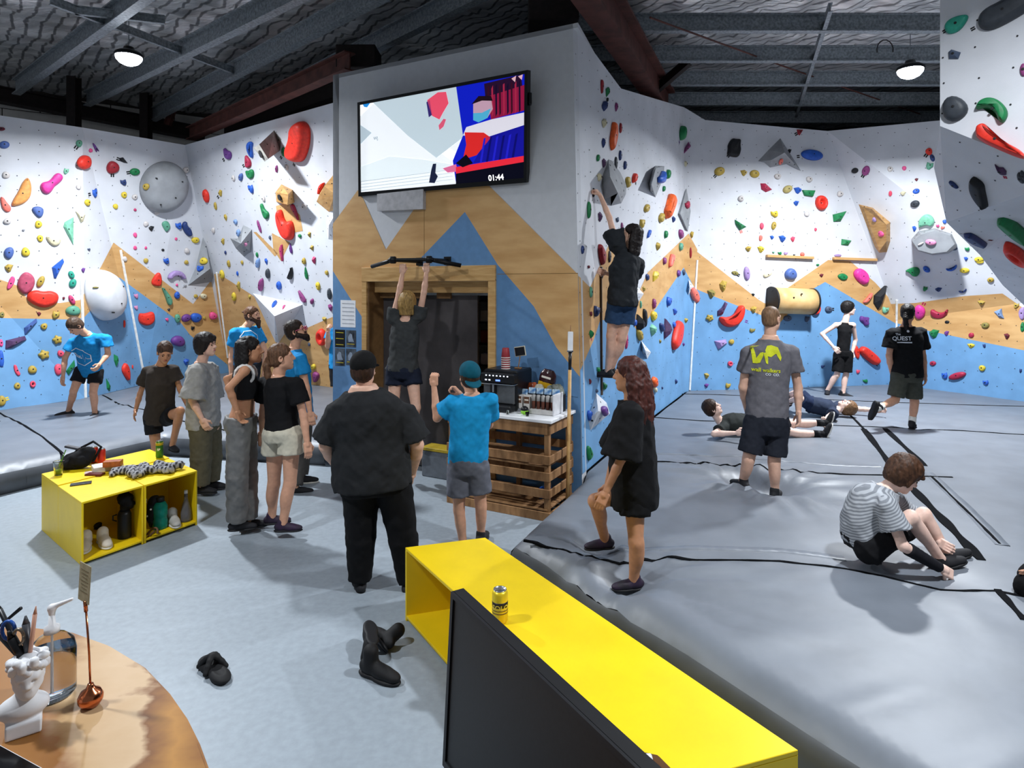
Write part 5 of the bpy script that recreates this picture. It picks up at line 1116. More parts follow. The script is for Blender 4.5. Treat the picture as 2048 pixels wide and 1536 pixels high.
def hairdo(style, L, R, s, h):
    """hair volumes in the head's frame -> (V, Q)"""
    f = Field(); nz = lambda P: .0035 * snoise(P, 90, 3) + .003 * snoise(P, 45, 1)
    if style == 'buzz':
        f.ell(L(0, -.014, .036), npv((.0765, .095, .0845)) * s, R); f.ell(L(0, -.03, -.02), npv((.072, .072, .07)) * s, R, k=.02)
        f.cut(L(0, .045, .0), npv(R[:, 1]) * .8 + npv(R[:, 2]) * -.35 + 0); f.cut(L(0, -.0, -.07), -R[:, 2]); nz = lambda P: .0006 * snoise(P, 200)
    elif style in ('short', 'messy', 'mop', 'bob'):
        t = dict(short=.012, messy=.022, mop=.024, bob=.022)[style]
        f.ell(L(0, -.014, .042), npv((.074 + t, .094 + t, .083 + t)) * s, R); f.ell(L(0, -.035, -.02), npv((.072 + t * .8, .072 + t * .8, .075 + (.03 if style == 'mop' else 0))) * s, R, k=.03)
        f.ell(L(0, .10, -.035), npv((.068, .09, .082)) * s, R, op='s')
        if style != 'short':
            for i in range(14):
                a = i * 2.4; x, y = math.cos(a) * .055, math.sin(a) * .06 - .01
                f.cap(L(x, y, .085), L(x * 1.5, y * 1.4 + .012, .075 + .02 * math.sin(i * 5)), .02 * s, .008 * s, k=.012)
        if style == 'bob':
            for i in range(9):
                a = math.pi * (1.08 + .84 * i / 8); x, y = math.cos(a) * .08, math.sin(a) * .085
                f.cap(L(x, y, .03), L(x * 1.12, y * 1.08, -.115), .026 * s, .016 * s, k=.015)
        if style == 'mop':
            for sx in (-1, 1): f.cap(L(.07 * sx, .03, .04), L(.082 * sx, .02, -.06), .022 * s, .012 * s, k=.015)
            f.cap(L(-.03, .085, .075), L(.045, .098, .04), .02 * s, .014 * s, k=.015)
        f.cut(L(0, 0, -.13 if style == 'bob' else -.10), -R[:, 2]); amp = .003 if style == 'short' else .0032
        nz = lambda P: amp * snoise(P, 75, 3) + .003 * snoise(P, 160, 1)
    else:   # tied back or long
        f.ell(L(0, -.016, .040), npv((.084, .103, .092)) * s, R); f.ell(L(0, -.04, -.015), npv((.078, .075, .075)) * s, R, k=.025)
        f.ell(L(0, .105, -.035), npv((.07, .093, .088)) * s, R, op='s')
        if style == 'bun':
            f.ell(L(0, -.105, .055), npv((.032, .034, .03)) * s, R, k=.012); f.cap(L(.01, -.11, .05), L(.03, -.15, .06), .012 * s, .006 * s); f.cap(L(-.01, -.11, .04), L(-.02, -.15, .03), .012 * s, .006 * s)
        if style == 'pony':
            f.ell(L(0, -.105, .0), npv((.028, .028, .028)) * s, R, k=.01)
            pts = [L(0, -.11, .0), L(.0, -.135, -.06), L(.005, -.135, -.14), L(.012, -.12, -.22), L(.02, -.10, -.29)]
            for a, b, ra, rb in zip(pts[:-1], pts[1:], (.026, .032, .03, .022), (.032, .03, .022, .008)): f.cap(a, b, ra * s, rb * s, k=.012)
        if style in ('long', 'curly'):
            ln = .30 if style == 'long' else .40
            for i in range(17):
                a = math.pi * (.10 + .80 * i / 16) + math.pi; x, y = math.cos(a) * .088, math.sin(a) * .095 - .0
                x2, y2 = x * (1.12 if style == 'long' else 1.75), y * (1.0 if style == 'long' else 1.45) - .02
                l = ln * (.85 + .15 * math.sin(i * 3.1)); cw = 1.0 if style == 'long' else 1.22; m = L(x * 1.12 * cw, y * 1.1 * cw, -.07)
                f.cap(L(x * .95, y * .95, .06), m, .026 * s, .03 * s, k=.02); f.cap(m, L((x * 1.12 * cw + x2) / 2 + .012 * math.sin(i * 4.1), (y * 1.1 * cw + y2) / 2 - .01, -.07 - (l - .07) * .55), .03 * s, .026 * s, k=.012); f.cap(L((x * 1.12 * cw + x2) / 2 + .012 * math.sin(i * 4.1), (y * 1.1 * cw + y2) / 2 - .01, -.07 - (l - .07) * .55), L(x2, y2, -l), .026 * s, .008 * s, k=.010)
        amp = .006 if style == 'curly' else .0045
        nz = lambda P: amp * snoise(P, 55 if style == 'curly' else 70, 3) + .003 * snoise(P, 150, 1)
    return f.mesh(h, .012, nz)
def decal(me, bvh_obj, mat4, mat, name, parent, off=.004, reach=.6):
    """print lettering or a mark onto a garment: flat mesh at mat4, every vertex dropped along -z onto the surface"""
    bm = bmesh.new(); bm.from_mesh(me); bmesh.ops.triangulate(bm, faces=bm.faces[:])
    for _ in range(2):
        le = [e for e in bm.edges if e.calc_length() > .02]
        if le: bmesh.ops.subdivide_edges(bm, edges=le, cuts=1); bmesh.ops.triangulate(bm, faces=bm.faces[:])
    m = bvh_obj.data; tree = BVHTree.FromPolygons([v.co for v in m.vertices], [tuple(p.vertices) for p in m.polygons])
    zd = (mat4.to_3x3() @ Vector((0, 0, -1))).normalized()
    for v in bm.verts:
        p = mat4 @ v.co; h_ = tree.ray_cast(p, zd, reach); v.co = (h_[0] - zd * off) if h_[0] is not None else p + zd * .15
    o = kid(name, bm, mat, parent); return o
def shoe(parent, ank, fw, up, mat, sole, g, name='shoe', high=False, lace=None, h=.008):
    """ank ankle joint, fw toe direction"""
    a = npv(ank); fw = npv(fw) / np.linalg.norm(fw); up = npv(up) - fw * (npv(up) @ fw); up /= np.linalg.norm(up); rt = np.cross(fw, up)
    R = np.stack([rt, fw, up], 1); L = lambda x, y, z_: a + (rt * x + fw * y + up * z_) * g
    f = Field()
    f.ell(L(0, -.03, -.035), npv((.037, .055, .04)) * g, R); f.ell(L(0, .07, -.045), npv((.044, .085, .034)) * g, R, k=.02); f.cap(L(0, .0, -.02), L(0, .085, -.04), .034 * g, .028 * g, k=.02); f.ell(L(0, .135, -.05), npv((.038, .05, .026)) * g, R, k=.015)
    f.cap(L(0, -.012, -.03), L(0, -.012, .045 if high else .012), .042 * g, k=.012); f.cut(L(0, 0, -.068), -up); 
    so = kid(name, mesh_np(name, f.mesh(h, .015)), mat, parent, True)
    f2 = Field(); f2.ell(L(0, -.03, -.072), npv((.041, .06, .016)) * g, R); f2.ell(L(0, .085, -.072), npv((.048, .105, .016)) * g, R, k=.02); f2.cut(L(0, 0, -.060), up); f2.cut(L(0, 0, -.083), -up)
    kid('sole', mesh_np('sole', f2.mesh(h, .01)), sole, so, True)
    if lace is not None:
        bm = bm_new()
        for i in range(4):
            y = .03 + i * .022; zz = -.003 - i * .008
            add_tube(bm, [L(-.026, y, zz - .012), L(-.012, y + .006, zz + .004), L(.012, y + .006, zz + .004), L(.026, y, zz - .012)], .0035 * g, 5)
        o = kid('laces', bm, lace, so); 
    return so
def cone_chain(f, pts, rads, k=.012):
    for a, b, ra, rb in zip(pts[:-1], pts[1:], rads[:-1], rads[1:]): f.cap(a, b, ra, rb, k=k)
TORSO_M = [(-.20, .14, .10, -.005), (0, .160, .112, -.008), (.22, .148, .105, 0), (.45, .155, .11, .004), (.70, .172, .118, .004), (.86, .150, .095, -.008), (.96, .085, .068, -.012), (1.06, .055, .055, -.008)]
TORSO_F = [(-.20, .15, .105, -.010), (0, .170, .118, -.014), (.22, .138, .098, 0), (.42, .128, .096, .004), (.66, .150, .118, .010), (.86, .132, .088, -.006), (.96, .075, .062, -.012), (1.06, .05, .05, -.006)]
def person(label, Y, phi, H, pel, nk, head, arms, legs, skin='fair', sex='m', build=1.0, depth=1.0, sw=None, rt=None, bulge=0.0, tee=None, bottom=None, shoes=None, hair=None, cap=None, beard=None, face=False, h=.012, head_up=None, head_fw=None,
           base=None, socks=None, glasses=None, mask=None):
    g = H / 1.75; J = lambda p: U(p[0], p[1], Y + (p[2] if len(p) > 2 else 0))
    P, N = J(pel), J(nk); up = (N - P).normalized()
    ph = math.radians(phi); right = Vector(rt) if rt else Vector((math.cos(ph), -math.sin(ph), 0))
    right = (right - up * right.dot(up)).normalized(); fw = up.cross(right).normalized()
    if fw.dot(Vector((math.sin(ph), math.cos(ph), 0))) < 0 and not rt: fw = -fw
    sw = (sw or (.178 if sex == 'm' else .158)) * g; hw = .088 * g * (build ** .5)
    S = {'R': N + right * sw - up * .062 * g, 'L': N - right * sw - up * .062 * g}; HP = {'R': P + right * hw - up * .02, 'L': P - right * hw - up * .02}
    A = {}; LG = {}
    for k in 'RL':
        a = arms[k]; A[k] = [J(a['s']) if 's' in a else S[k], J(a['e']), J(a['w'])]
        l = legs[k]; LG[k] = [J(l['h']) if 'h' in l else HP[k], J(l['k']), J(l['a'])]
    t = empty('person', base or (P.x, P.y, min(LG['R'][2].z, LG['L'][2].z) - .08), label, 'person', 'people in the climbing hall')
    secs = np.array(TORSO_M if sex == 'm' else TORSO_F); secs[:, 1] *= g * build; secs[:, 2] *= g * build * depth; secs[:, 3] *= g
    bl = tuple(-fw * bulge)
    # ---- body: one continuous skin
    f = Field(); f.loft(P, N, right, fw, secs, -.12, 1.04, bl)
    b2 = build ** .6
    for k in 'RL':
        s_, e_, w_ = A[k]; ar = .047 * g * b2 * (1 if sex == 'm' else .86)
        f.cap(N - up * .03 * g + (s_ - N) * .35, s_, .045 * g, ar * 1.12, k=.035); f.cap(s_, e_, ar, ar * .80, k=.02)
        f.cap(e_, e_ + (w_ - e_) * .35, ar * .84, ar * .82, k=.015); f.cap(e_ + (w_ - e_) * .35, w_, ar * .82, .025 * g, k=.015)
        h_, k_, a_ = LG[k]; lr = .083 * g * b2 * (1.0 if sex == 'm' else 1.0)
        f.cap(h_, k_, lr, lr * .63, k=.03); f.cap(k_, a_, lr * .60, .037 * g, k=.02)
        cd = (a_ - k_); kf = fw - cd.normalized() * fw.dot(cd.normalized()); f.ell(k_ + cd * .30 - kf * .018 * g, (.046 * g * b2, .05 * g * b2, .12 * g), frame(cd), k=.025)
        f.cap(a_, a_ + Vector((0, 0, -.03)), .036 * g, k=.01)
    parts = [f.mesh(h, .02)]
    # ---- head
    hc = J(head['c']); hp = math.radians(head.get('phi', phi)); pt = math.radians(head.get('pitch', 0)); rl = math.radians(head.get('roll', 0))
    if head_fw: hf = Vector(head_fw).normalized(); hu = Vector(head_up); hu = (hu - hf * hu.dot(hf)).normalized()
    else:
        flat = Vector((math.sin(hp), math.cos(hp), 0)); hf = flat * math.cos(pt) + Vector((0, 0, math.sin(pt))); hu = Vector((0, 0, 1)) * math.cos(pt) - flat * math.sin(pt)
        if rl: Rr = Matrix.Rotation(rl, 3, hf); hu = Rr @ hu
    hr = hf.cross(hu).normalized(); hs = .98 * g ** .35
    ff, L, R = head_field(hc, hr, hf, hu, hs, N - up * .01)
    parts.append(ff.mesh(min(h, .0065), .012))
    # ---- hands
    for k in 'RL':
        s_, e_, w_ = A[k]; a = arms[k]; fd = (w_ - e_).normalized(); hd = Vector(a['hd']).normalized() if 'hd' in a else fd
        side = right if k == 'R' else -right
        n_ = Vector(a['n']) if 'n' in a else -side
        if abs(n_.normalized().dot(hd)) > .93: n_ = fw
        th = Vector(a['th']) if 'th' in a else hd.cross(n_) * (-1 if k == 'R' else 1)
        if 'th' not in a and th.dot(fw) < 0: th = -th
        if abs(th.normalized().dot(hd)) > .95: th = hd.cross(n_)
        parts.append(hand_vf(w_, hd, n_, th, a.get('curl', .35), g * (1 if sex == 'm' else .93)))
    body = kid('body', mesh_np('body', join_vf(parts)), skin_mat(skin), t, True)
    # ---- face
    if face:
        for sx in (-1, 1):
            kid('eye', lathe([(.001, -.007), (.006, -.005), (.0085, 0), (.006, .005), (.001, .007)], Vector(L(.031 * sx, .083, -.005)), 8, Matrix((hr, hf, hu)).transposed()), M('eye_dark', '2c211d', rough=.25), t, True)
            kid('eyebrow', tube([Vector(L(.014 * sx, .0925, .013)), Vector(L(.03 * sx, .0905, .018)), Vector(L(.046 * sx, .080, .012))], .0042, 6), hair_mat(hair[1]) if hair else mdark, t)
        kid('lips', tube([Vector(L(-.02, .0905, -.0655)), Vector(L(-.008, .096, -.063)), Vector(L(.008, .096, -.063)), Vector(L(.02, .0905, -.0655))], [.003, .0062, .0062, .003], 8), M('lips', 'b0645c', rough=.4), t, True)
    if hair: kid('hair', mesh_np('hair', hairdo(hair[0], L, R, hs, min(h, .0075))), hair_mat(hair[1]), t, True)
    if beard:
        fb = Field(); fb.cap(L(-.055, .02, -.055), L(-.012, .078, -.10), .03 * hs, .03 * hs); fb.cap(L(.055, .02, -.055), L(.012, .078, -.10), .03 * hs, .03 * hs); fb.cap(L(0, .075, -.105), L(0, .085, -.125 - beard[1]), .036 * hs, .024 * hs, k=.02)
        fb.cap(L(-.025, .092, -.05), L(.025, .092, -.05), .010 * hs, k=.012); fb.cap(L(-.068, .0, -.02), L(-.06, .01, -.06), .014 * hs, .022 * hs); fb.cap(L(.068, .0, -.02), L(.06, .01, -.06), .014 * hs, .022 * hs)
        fb.ell(L(0, .099, -.066), npv((.018, .014, .006)) * hs, R, op='s')
        kid('beard', mesh_np('beard', fb.mesh(.0065, .012, lambda Q: .004 * snoise(Q, 90, 2))), hair_mat(beard[0]), t, True)
    if glasses:
        gl = kid('glasses', tube([Vector(L(-.076, .0, .0)), Vector(L(-.068, .10, .0)), Vector(L(.068, .10, .0)), Vector(L(.076, .0, .0))], .004, 6), M('glasses_frame', glasses, rough=.3), t)
        bm = bm_new()
        for sx in (-1, 1): add_tube(bm, [Vector(L(.034 * sx + .026 * math.cos(q), .112, -.006 + .022 * math.sin(q))) for q in np.linspace(0, 2 * math.pi, 13)], .0045, 6, False)
        kid('rims', bm, MATS['glasses_frame'], gl)
    if cap:
        fc = Field(); fc.ell(L(0, -.014, .046), npv((.092, .112, .094)) * hs, R); fc.cut(L(0, 0, .004 + cap.get('lift', 0)), npv(R[:, 2]) * -1 + npv(R[:, 1]) * cap.get('tilt', .05))
        co = kid('cap', mesh_np('cap', fc.mesh(.0075, .01)), cloth(cap['c']), t, True)
        sg = -1 if cap.get('back') else 1; fb = Field()
        fb.ell(L(0, .105 * sg, .012 - (.03 if sg < 0 else 0)), npv((.075, .085, .012)) * hs, R @ np.array(Matrix.Rotation(math.radians(-18 * sg), 3, 'X'))); fb.ell(L(0, -.01, .04), npv((.082, .095, .08)) * hs, R, op='s')
        kid('brim', mesh_np('brim', fb.mesh(.0065, .006)), cloth(cap['c']), co, True)
        if sg < 0: kid('strap', tube([Vector(L(-.045, .088 * -sg * .9, .022)), Vector(L(0, .112 * -sg * .95, .014)), Vector(L(.045, .088 * -sg * .9, .022))], .006, 6), cloth(cap['c']), co)
    # ---- clothes
    out = dict(t=t, body=body, P=P, N=N, right=right, fw=fw, up=up, L=L, g=g, A=A, LG=LG)
    if tee:
        e_ = tee.get('ease', .016); ts = secs.copy(); ts[:, 1] += e_; ts[:, 2] += e_; lo = ts[:, 0] < .45
        ts[lo, 1] = np.maximum(ts[lo, 1], ts[4, 1] * tee.get('box', .94)); ts[lo, 2] = np.maximum(ts[lo, 2], ts[4, 2] * tee.get('box', .94)); ts[lo, 2] += tee.get('belly', 0)
        ft = Field(); ft.loft(P, N, right, fw, ts, tee.get('hem', -.06), tee.get('top', .985), bl)
        sl = tee.get('sl', .55)
        for k in 'RL':
            s_, el, w_ = A[k]; ar = .047 * g * b2
            if sl > 0:
                q = s_ + (el - s_) * min(sl, 1); ft.cap(N - up * .05 * g + (s_ - N) * .3, s_, .05 * g + e_ * .5, ar * 1.0 + e_ * .7, k=.03); ft.cone(s_ - (el - s_).normalized() * .02, q, ar * 1.0 + e_ * .8, ar + e_ + tee.get('flare', .016), k=.025)
            else: ft.cap(N - up * .05 * g + (s_ - N) * .25, N - up * .03 * g + (s_ - N) * .72, .045 * g, .042 * g + e_ * .5, k=.02)
        am = tee.get('fold', .006); sd = len(label)
        o = kid(tee.get('name', 'tee_shirt'), mesh_np('tee_shirt', ft.mesh(h * .92, .015, lambda Q: am * snoise(Q, 17, sd) + am * .5 * snoise(Q, 38, sd + 2))), tee['m'] if 'm' in tee else cloth(tee['c']), t, True); out['tee'] = o
        if tee.get('trim'):
            for k in 'RL':
                s_, el, w_ = A[k]; c = N - up * .05 * g + (s_ - N) * .72; Rm = frame((s_ - N))
                kid('trim', tube([c + Rm @ Vector((.075 * math.cos(q), .085 * math.sin(q), 0)) for q in np.linspace(0, 2 * math.pi, 15)], .014, 6), cloth(tee['trim']), o)
    if bottom:
        e_ = bottom.get('ease', .014); bs = secs.copy(); bs[:, 1] += e_ + .006; bs[:, 2] += e_ + .008
        fb = Field(); fb.loft(P, N, right, fw, bs, -.15, bottom.get('top', min(.16, (tee.get('hem', -.06) if tee else 0) + .10)), bl)
        for k in 'RL':
            h_, k_, a_ = LG[k]; lr = .083 * g * b2; ln = bottom.get('len', .75)
            fb.cap(h_, h_ + (k_ - h_) * min(ln, 1) * .6, lr + e_, lr * .85 + e_, k=.02)
            if ln <= 1: fb.cone(h_ - (k_ - h_).normalized() * .03, h_ + (k_ - h_) * ln, lr + e_, lr * (1 - .3 * ln) + e_ + bottom.get('flare', .018), k=.02)
            else:
                fb.cap(h_, k_, lr + e_, lr * .68 + e_ + bottom.get('flare', .01), k=.02); q = k_ + (a_ - k_) * (ln - 1); fb.cone(k_, q, lr * .68 + e_ + bottom.get('flare', .01), .048 * g + e_ + bottom.get('flare', .01), k=.02)
        am = bottom.get('fold', .005)
        kid(bottom.get('name', 'shorts'), mesh_np('shorts', fb.mesh(h * .92, .018, lambda Q: am * snoise(Q, 19, 5) + am * .6 * snoise(Q, 45, 7))), bottom['m'] if 'm' in bottom else cloth(bottom['c']), t, True)
    if shoes:
        for k in 'RL':
            h_, k_, a_ = LG[k]; l = legs[k]; yaw = math.radians(l.get('yaw', phi)); fpt = math.radians(l.get('fp', 0)); fl = Vector((math.sin(yaw), math.cos(yaw), 0))
            fd = Vector(l['fd']) if 'fd' in l else fl * math.cos(fpt) + Vector((0, 0, math.sin(fpt))); fu = Vector(l['fu']) if 'fu' in l else (fl * -math.sin(fpt) + Vector((0, 0, math.cos(fpt))))
            if socks:
                kid('sock', tube([a_ + (k_ - a_).normalized() * q for q in (-.04, .02, socks[1])], [.044 * g, .045 * g, .047 * g], 14), cloth(socks[0]), t, True)
            shoe(t, a_, fd, fu, shoes['m'], shoes['s'], g * (1 if sex == 'm' else .92), high=shoes.get('high', False), lace=shoes.get('lace'))
    return out
BLK = '1b1b1e'
m_rub = M('rubber_black', '17171a', rough=.6); m_wsole = M('rubber_white', 'd8d6d0', rough=.6); m_bcan = M('shoe_black', '1e1e22', rough=.75); m_pur = M('shoe_purple_black', '201b24', rough=.6, col2='37263f', scale=12)
S_BLK = dict(m=m_bcan, s=m_rub); S_WS = dict(m=m_bcan, s=m_wsole, lace=M('lace_white', 'e0ded8', rough=.7)); S_PUR = dict(m=m_pur, s=m_rub, lace=m_rub); S_BLL = dict(m=m_bcan, s=m_rub, lace=MATS['lace_white'])
TEAL = '1f86c4'
def ring_mark(out, cx, cz, r, facing=1, txt='CLIMB AND', txt2='CONQUER'):
    """white octagon outline with a heartbeat line, as printed on the blue staff shirts"""
    x = out['right'] * (-1 if facing > 0 else 1); y = out['up']; z_ = out['fw'] * (1 if facing > 0 else -1); o = out['P'] + out['up'] * cz + out['right'] * cx + z_ * .5
    m4 = basis(x, y, z_, o); w = M('print_white', 'e8ecf2', rough=.7)
    bm = bm_new(); n = 8
    for i in range(n):
        a0, a1 = 2 * math.pi * (i + .5) / n, 2 * math.pi * (i + 1.5) / n
        p = [(r * math.cos(a0), r * math.sin(a0)), (r * math.cos(a1), r * math.sin(a1)), (.93 * r * math.cos(a1), .93 * r * math.sin(a1)), (.93 * r * math.cos(a0), .93 * r * math.sin(a0))]
        bm.faces.new([bm.verts.new((a, b, 0)) for a, b in p])
    line = [(.0, -.1), (.18, -.1), (.28, .35), (.42, -.45), (.52, .1), (.6, -.05), (.9, -.05)]
    for (a, b), (c, d) in zip(line[:-1], line[1:]): bm.faces.new([bm.verts.new((q * r, (s + e) * r, 0)) for q, s, e in ((a, b, -.03), (c, d, -.03), (c, d, .03), (a, b, .03))])
    me = bpy.data.meshes.new('mark'); bm.to_mesh(me); bm.free()
    decal(me, out['tee'], m4, w, 'shirt_print', out['t'])
    # two lines of small print, too small to read in the picture
    bm = bm_new(); x_ = -.82 * r
    for row, n_ in ((.10, 7), (-.10, 8)):
        x_ = -.80 * r + (.12 * r if row < 0 else 0)
        for i in range(n_):
            w_ = r * (.08 + .05 * ((i * 7) % 3)); bm.faces.new([bm.verts.new((a, b, 0)) for a, b in ((x_, row * r - .055 * r), (x_ + w_, row * r - .055 * r), (x_ + w_, row * r + .055 * r), (x_, row * r + .055 * r))]); x_ += w_ + .02 * r
            if x_ > .1 * r: break
    me = bpy.data.meshes.new('mark'); bm.to_mesh(me); bm.free(); decal(me, out['tee'], m4, w, 'shirt_print', out['t'])
# 1 bending on the left mat
p1_ = person('person in a blue print shirt and black shorts bending on the left mat', 9.15, 195, 1.62, (180, 738), (172, 668, -.28), dict(c=(150, 652, -.42), phi=205, pitch=-45),
    dict(R=dict(s=(147, 684, -.22), e=(130, 716, -.25), w=(126, 752, -.3), curl=.4), L=dict(s=(212, 676, -.2), e=(216, 708, -.2), w=(200, 728, -.34), curl=.7)),
    dict(R=dict(h=(163, 742, 0), k=(147, 782, -.12), a=(137, 822, .02), yaw=-120), L=dict(h=(193, 744, 0), k=(186, 786, -.1), a=(190, 826, -.05), yaw=170)),
    'light', 'm', sw=.19, tee=dict(c=TEAL, hem=-.12, ease=.026), bottom=dict(c=BLK, len=.55), shoes=S_BLK, hair=('short', '4a382c'), face=True)
ring_mark(p1_, 0, .30, .15)
# 2 girl stepping up
person('girl in a brown shirt and black shorts stepping up beside the yellow cubes', 7.0, 155, 1.52, (320, 832), (322, 730, -.05), dict(c=(330, 704, -.12), phi=145, pitch=-25),
    dict(R=dict(s=(296, 742, -.02), e=(280, 788, .05), w=(272, 818, 0), curl=.3, th=(0, -1, 0)), L=dict(s=(346, 740, 0), e=(360, 778, .02), w=(372, 806, .05))),
    dict(R=dict(h=(306, 838), k=(312, 895, 0), a=(318, 950, .08), yaw=170), L=dict(h=(334, 836), k=(360, 822, -.22), a=(345, 890, -.12), yaw=130)),
    'tan', 'f', tee=dict(c='3a332e', hem=-.14, ease=.024), bottom=dict(c=BLK, len=.5), shoes=S_BLK, hair=('pony', '4a3428'), face=True)
# 3 boy in grey
person('boy with messy dark hair in a loose grey shirt and olive trousers', 6.55, 92, 1.70, (408, 846), (402, 726), dict(c=(412, 690), phi=95, pitch=5),
    dict(R=dict(s=(396, 742, -.17), e=(384, 800, -.22), w=(404, 838, -.2), curl=.5), L=dict(s=(420, 738, .16), e=(424, 795, .2), w=(430, 835, .12))),
    dict(R=dict(h=(402, 856, -.09), k=(402, 915, -.1), a=(400, 972, -.1)), L=dict(h=(420, 855, .09), k=(424, 912, .1), a=(420, 962, .1))),
    'fair', 'm', .92, tee=dict(c='9a9894', hem=-.06, ease=.05, sl=.95, flare=.035, box=1.0, fold=.009), bottom=dict(c='5c5746', len=1.95, ease=.03, flare=.02, name='trousers'), shoes=S_BLK, hair=('mop', '1d1512'), face=True)
# 4 bun man on the mat
p4_ = person('bearded man with a hair bun in a blue shirt behind the queue', 8.6, 120, 1.70, (496, 722), (491, 654), dict(c=(505, 630), phi=100, pitch=5),
    dict(R=dict(e=(464, 712, -.1), w=(462, 750, -.12)), L=dict(e=(532, 708, .05), w=(528, 745, 0))),
    dict(R=dict(k=(488, 782, -.05), a=(488, 832)), L=dict(k=(502, 782, .05), a=(504, 830, .05))),
    'light', 'm', 1.12, tee=dict(c=TEAL, hem=-.08, ease=.024), bottom=dict(c='2b2e35', len=.9), shoes=S_BLK, hair=('bun', '5a3a24'), beard=('3f2718', .05), face=True)
ring_mark(p4_, .05, .30, .13)
# 7 glasses man
p7_ = person('bearded man with pink glasses in a blue shirt looking up', 6.84, 75, 1.78, (602, 826), (588, 698), dict(c=(592, 662), phi=85, pitch=22),
    dict(R=dict(s=(600, 716, -.18), e=(612, 775, -.2), w=(620, 824, -.22), curl=.5), L=dict(s=(594, 712, .18), e=(604, 770, .22), w=(612, 815, .15))),
    dict(R=dict(h=(600, 836, -.09), k=(598, 905, -.16), a=(590, 974, -.28)), L=dict(h=(606, 834, .09), k=(606, 895, .06), a=(602, 952, .02))),
    'light', 'm', tee=dict(c=TEAL, hem=-.10, ease=.022), bottom=dict(c='4a4846', len=1.95, name='trousers', ease=.02), shoes=S_WS, hair=('short', '2a1d16'), beard=('261a14', .01), glasses='c23a66', face=True)
# 5 crop top woman
person('woman with long black hair in a black crop top and grey cargo trousers', 5.48, 78, 1.70, (484, 842), (490, 730), dict(c=(500, 700), phi=75, pitch=5),
    dict(R=dict(s=(489, 742, -.15), e=(458, 776, -.24), w=(474, 820, -.2), curl=.5, n=(1, 0, 0)), L=dict(s=(497, 740, .15), e=(454, 758, .26), w=(470, 812, .16), curl=.4)),
    dict(R=dict(h=(478, 856, -.08), k=(474, 950, -.1), a=(474, 1044, -.05), yaw=75), L=dict(h=(490, 855, .08), k=(494, 948, .1), a=(496, 1040, .06), yaw=70)),
    'tan', 'f', .92, tee=dict(c='1a1a1c', hem=.42, sl=0, ease=.010, name='crop_top', trim='e4e2de', fold=.002), bottom=dict(m=M('cargo_grey', '6d6c6a', rough=.55, var=.1, scale=14, bump=.08, bscale=50), len=1.97, ease=.020, flare=.018, fold=.007, name='cargo_trousers', top=.10), shoes=S_BLK, hair=('long', '17110f'))
# 6 ponytail girl
person('girl with a brown ponytail in a black shirt and cream shorts', 5.45, 50, 1.68, (565, 862), (556, 752), dict(c=(563, 714), phi=72, pitch=8),
    dict(R=dict(s=(592, 768, -.10), e=(607, 832, -.12), w=(614, 884, -.16), curl=.4), L=dict(s=(532, 766, .10), e=(526, 822, .18), w=(524, 862, .2))),
    dict(R=dict(h=(583, 872, -.06), k=(580, 968, -.08), a=(566, 1046, -.1), yaw=85), L=dict(h=(550, 872, .06), k=(548, 968, .08), a=(544, 1032, .14), yaw=75)),
    'light', 'f', 1.06, tee=dict(c='161618', hem=-.02, ease=.02, sl=.6), bottom=dict(c='cfc8b4', len=.36, ease=.022, flare=.02), shoes=S_PUR, hair=('pony', '6a4a34'))
# 8 person half hidden behind the column
person('person in a blue shirt mostly hidden behind the column edge', 8.7, 190, 1.72, (684, 730), (686, 655), dict(c=(688, 628), phi=150),
    dict(R=dict(s=(664, 664), e=(656, 692, -.05), w=(656, 662, -.28), curl=.8), L=dict(e=(714, 700), w=(714, 735))), dict(R=dict(k=(676, 785), a=(676, 832)), L=dict(k=(694, 785), a=(694, 832))),
    'light', 'm', tee=dict(c=TEAL, ease=.03, hem=-.1), bottom=dict(c=BLK), shoes=S_BLK, hair=('short', '3a2a20'), h=.014)
# 9 hanging woman
BARL, BARR = (806, 532), (856, 530)
person('woman with blond hair in a dark grey shirt hanging from the pull-up bar', 6.72, 0, 1.66, (806, 738, .05), (812, 640), dict(c=(814, 606, .02), phi=-10, pitch=5),
    dict(R=dict(s=(838, 634, .0), e=(848, 585, .0), w=(853, 545, 0), hd=(0, 0, 1), n=(0, 1, 0), th=(-1, 0, 0), curl=1.15), L=dict(s=(786, 638), e=(798, 588), w=(805, 547), hd=(0, 0, 1), n=(0, 1, 0), th=(1, 0, 0), curl=1.15)),
    dict(R=dict(h=(824, 748, .05), k=(832, 815, -.05), a=(822, 880, .12), fp=-40), L=dict(h=(790, 748, .05), k=(788, 815, 0), a=(790, 885, .12), fp=-40)),
    'fair', 'f', sw=.16, tee=dict(c='3d3f40', hem=-.02, ease=.022, sl=.42, fold=.009), bottom=dict(c='1d2333', len=.33, ease=.016), shoes=S_BLK, hair=('bob', 'a8864f'))
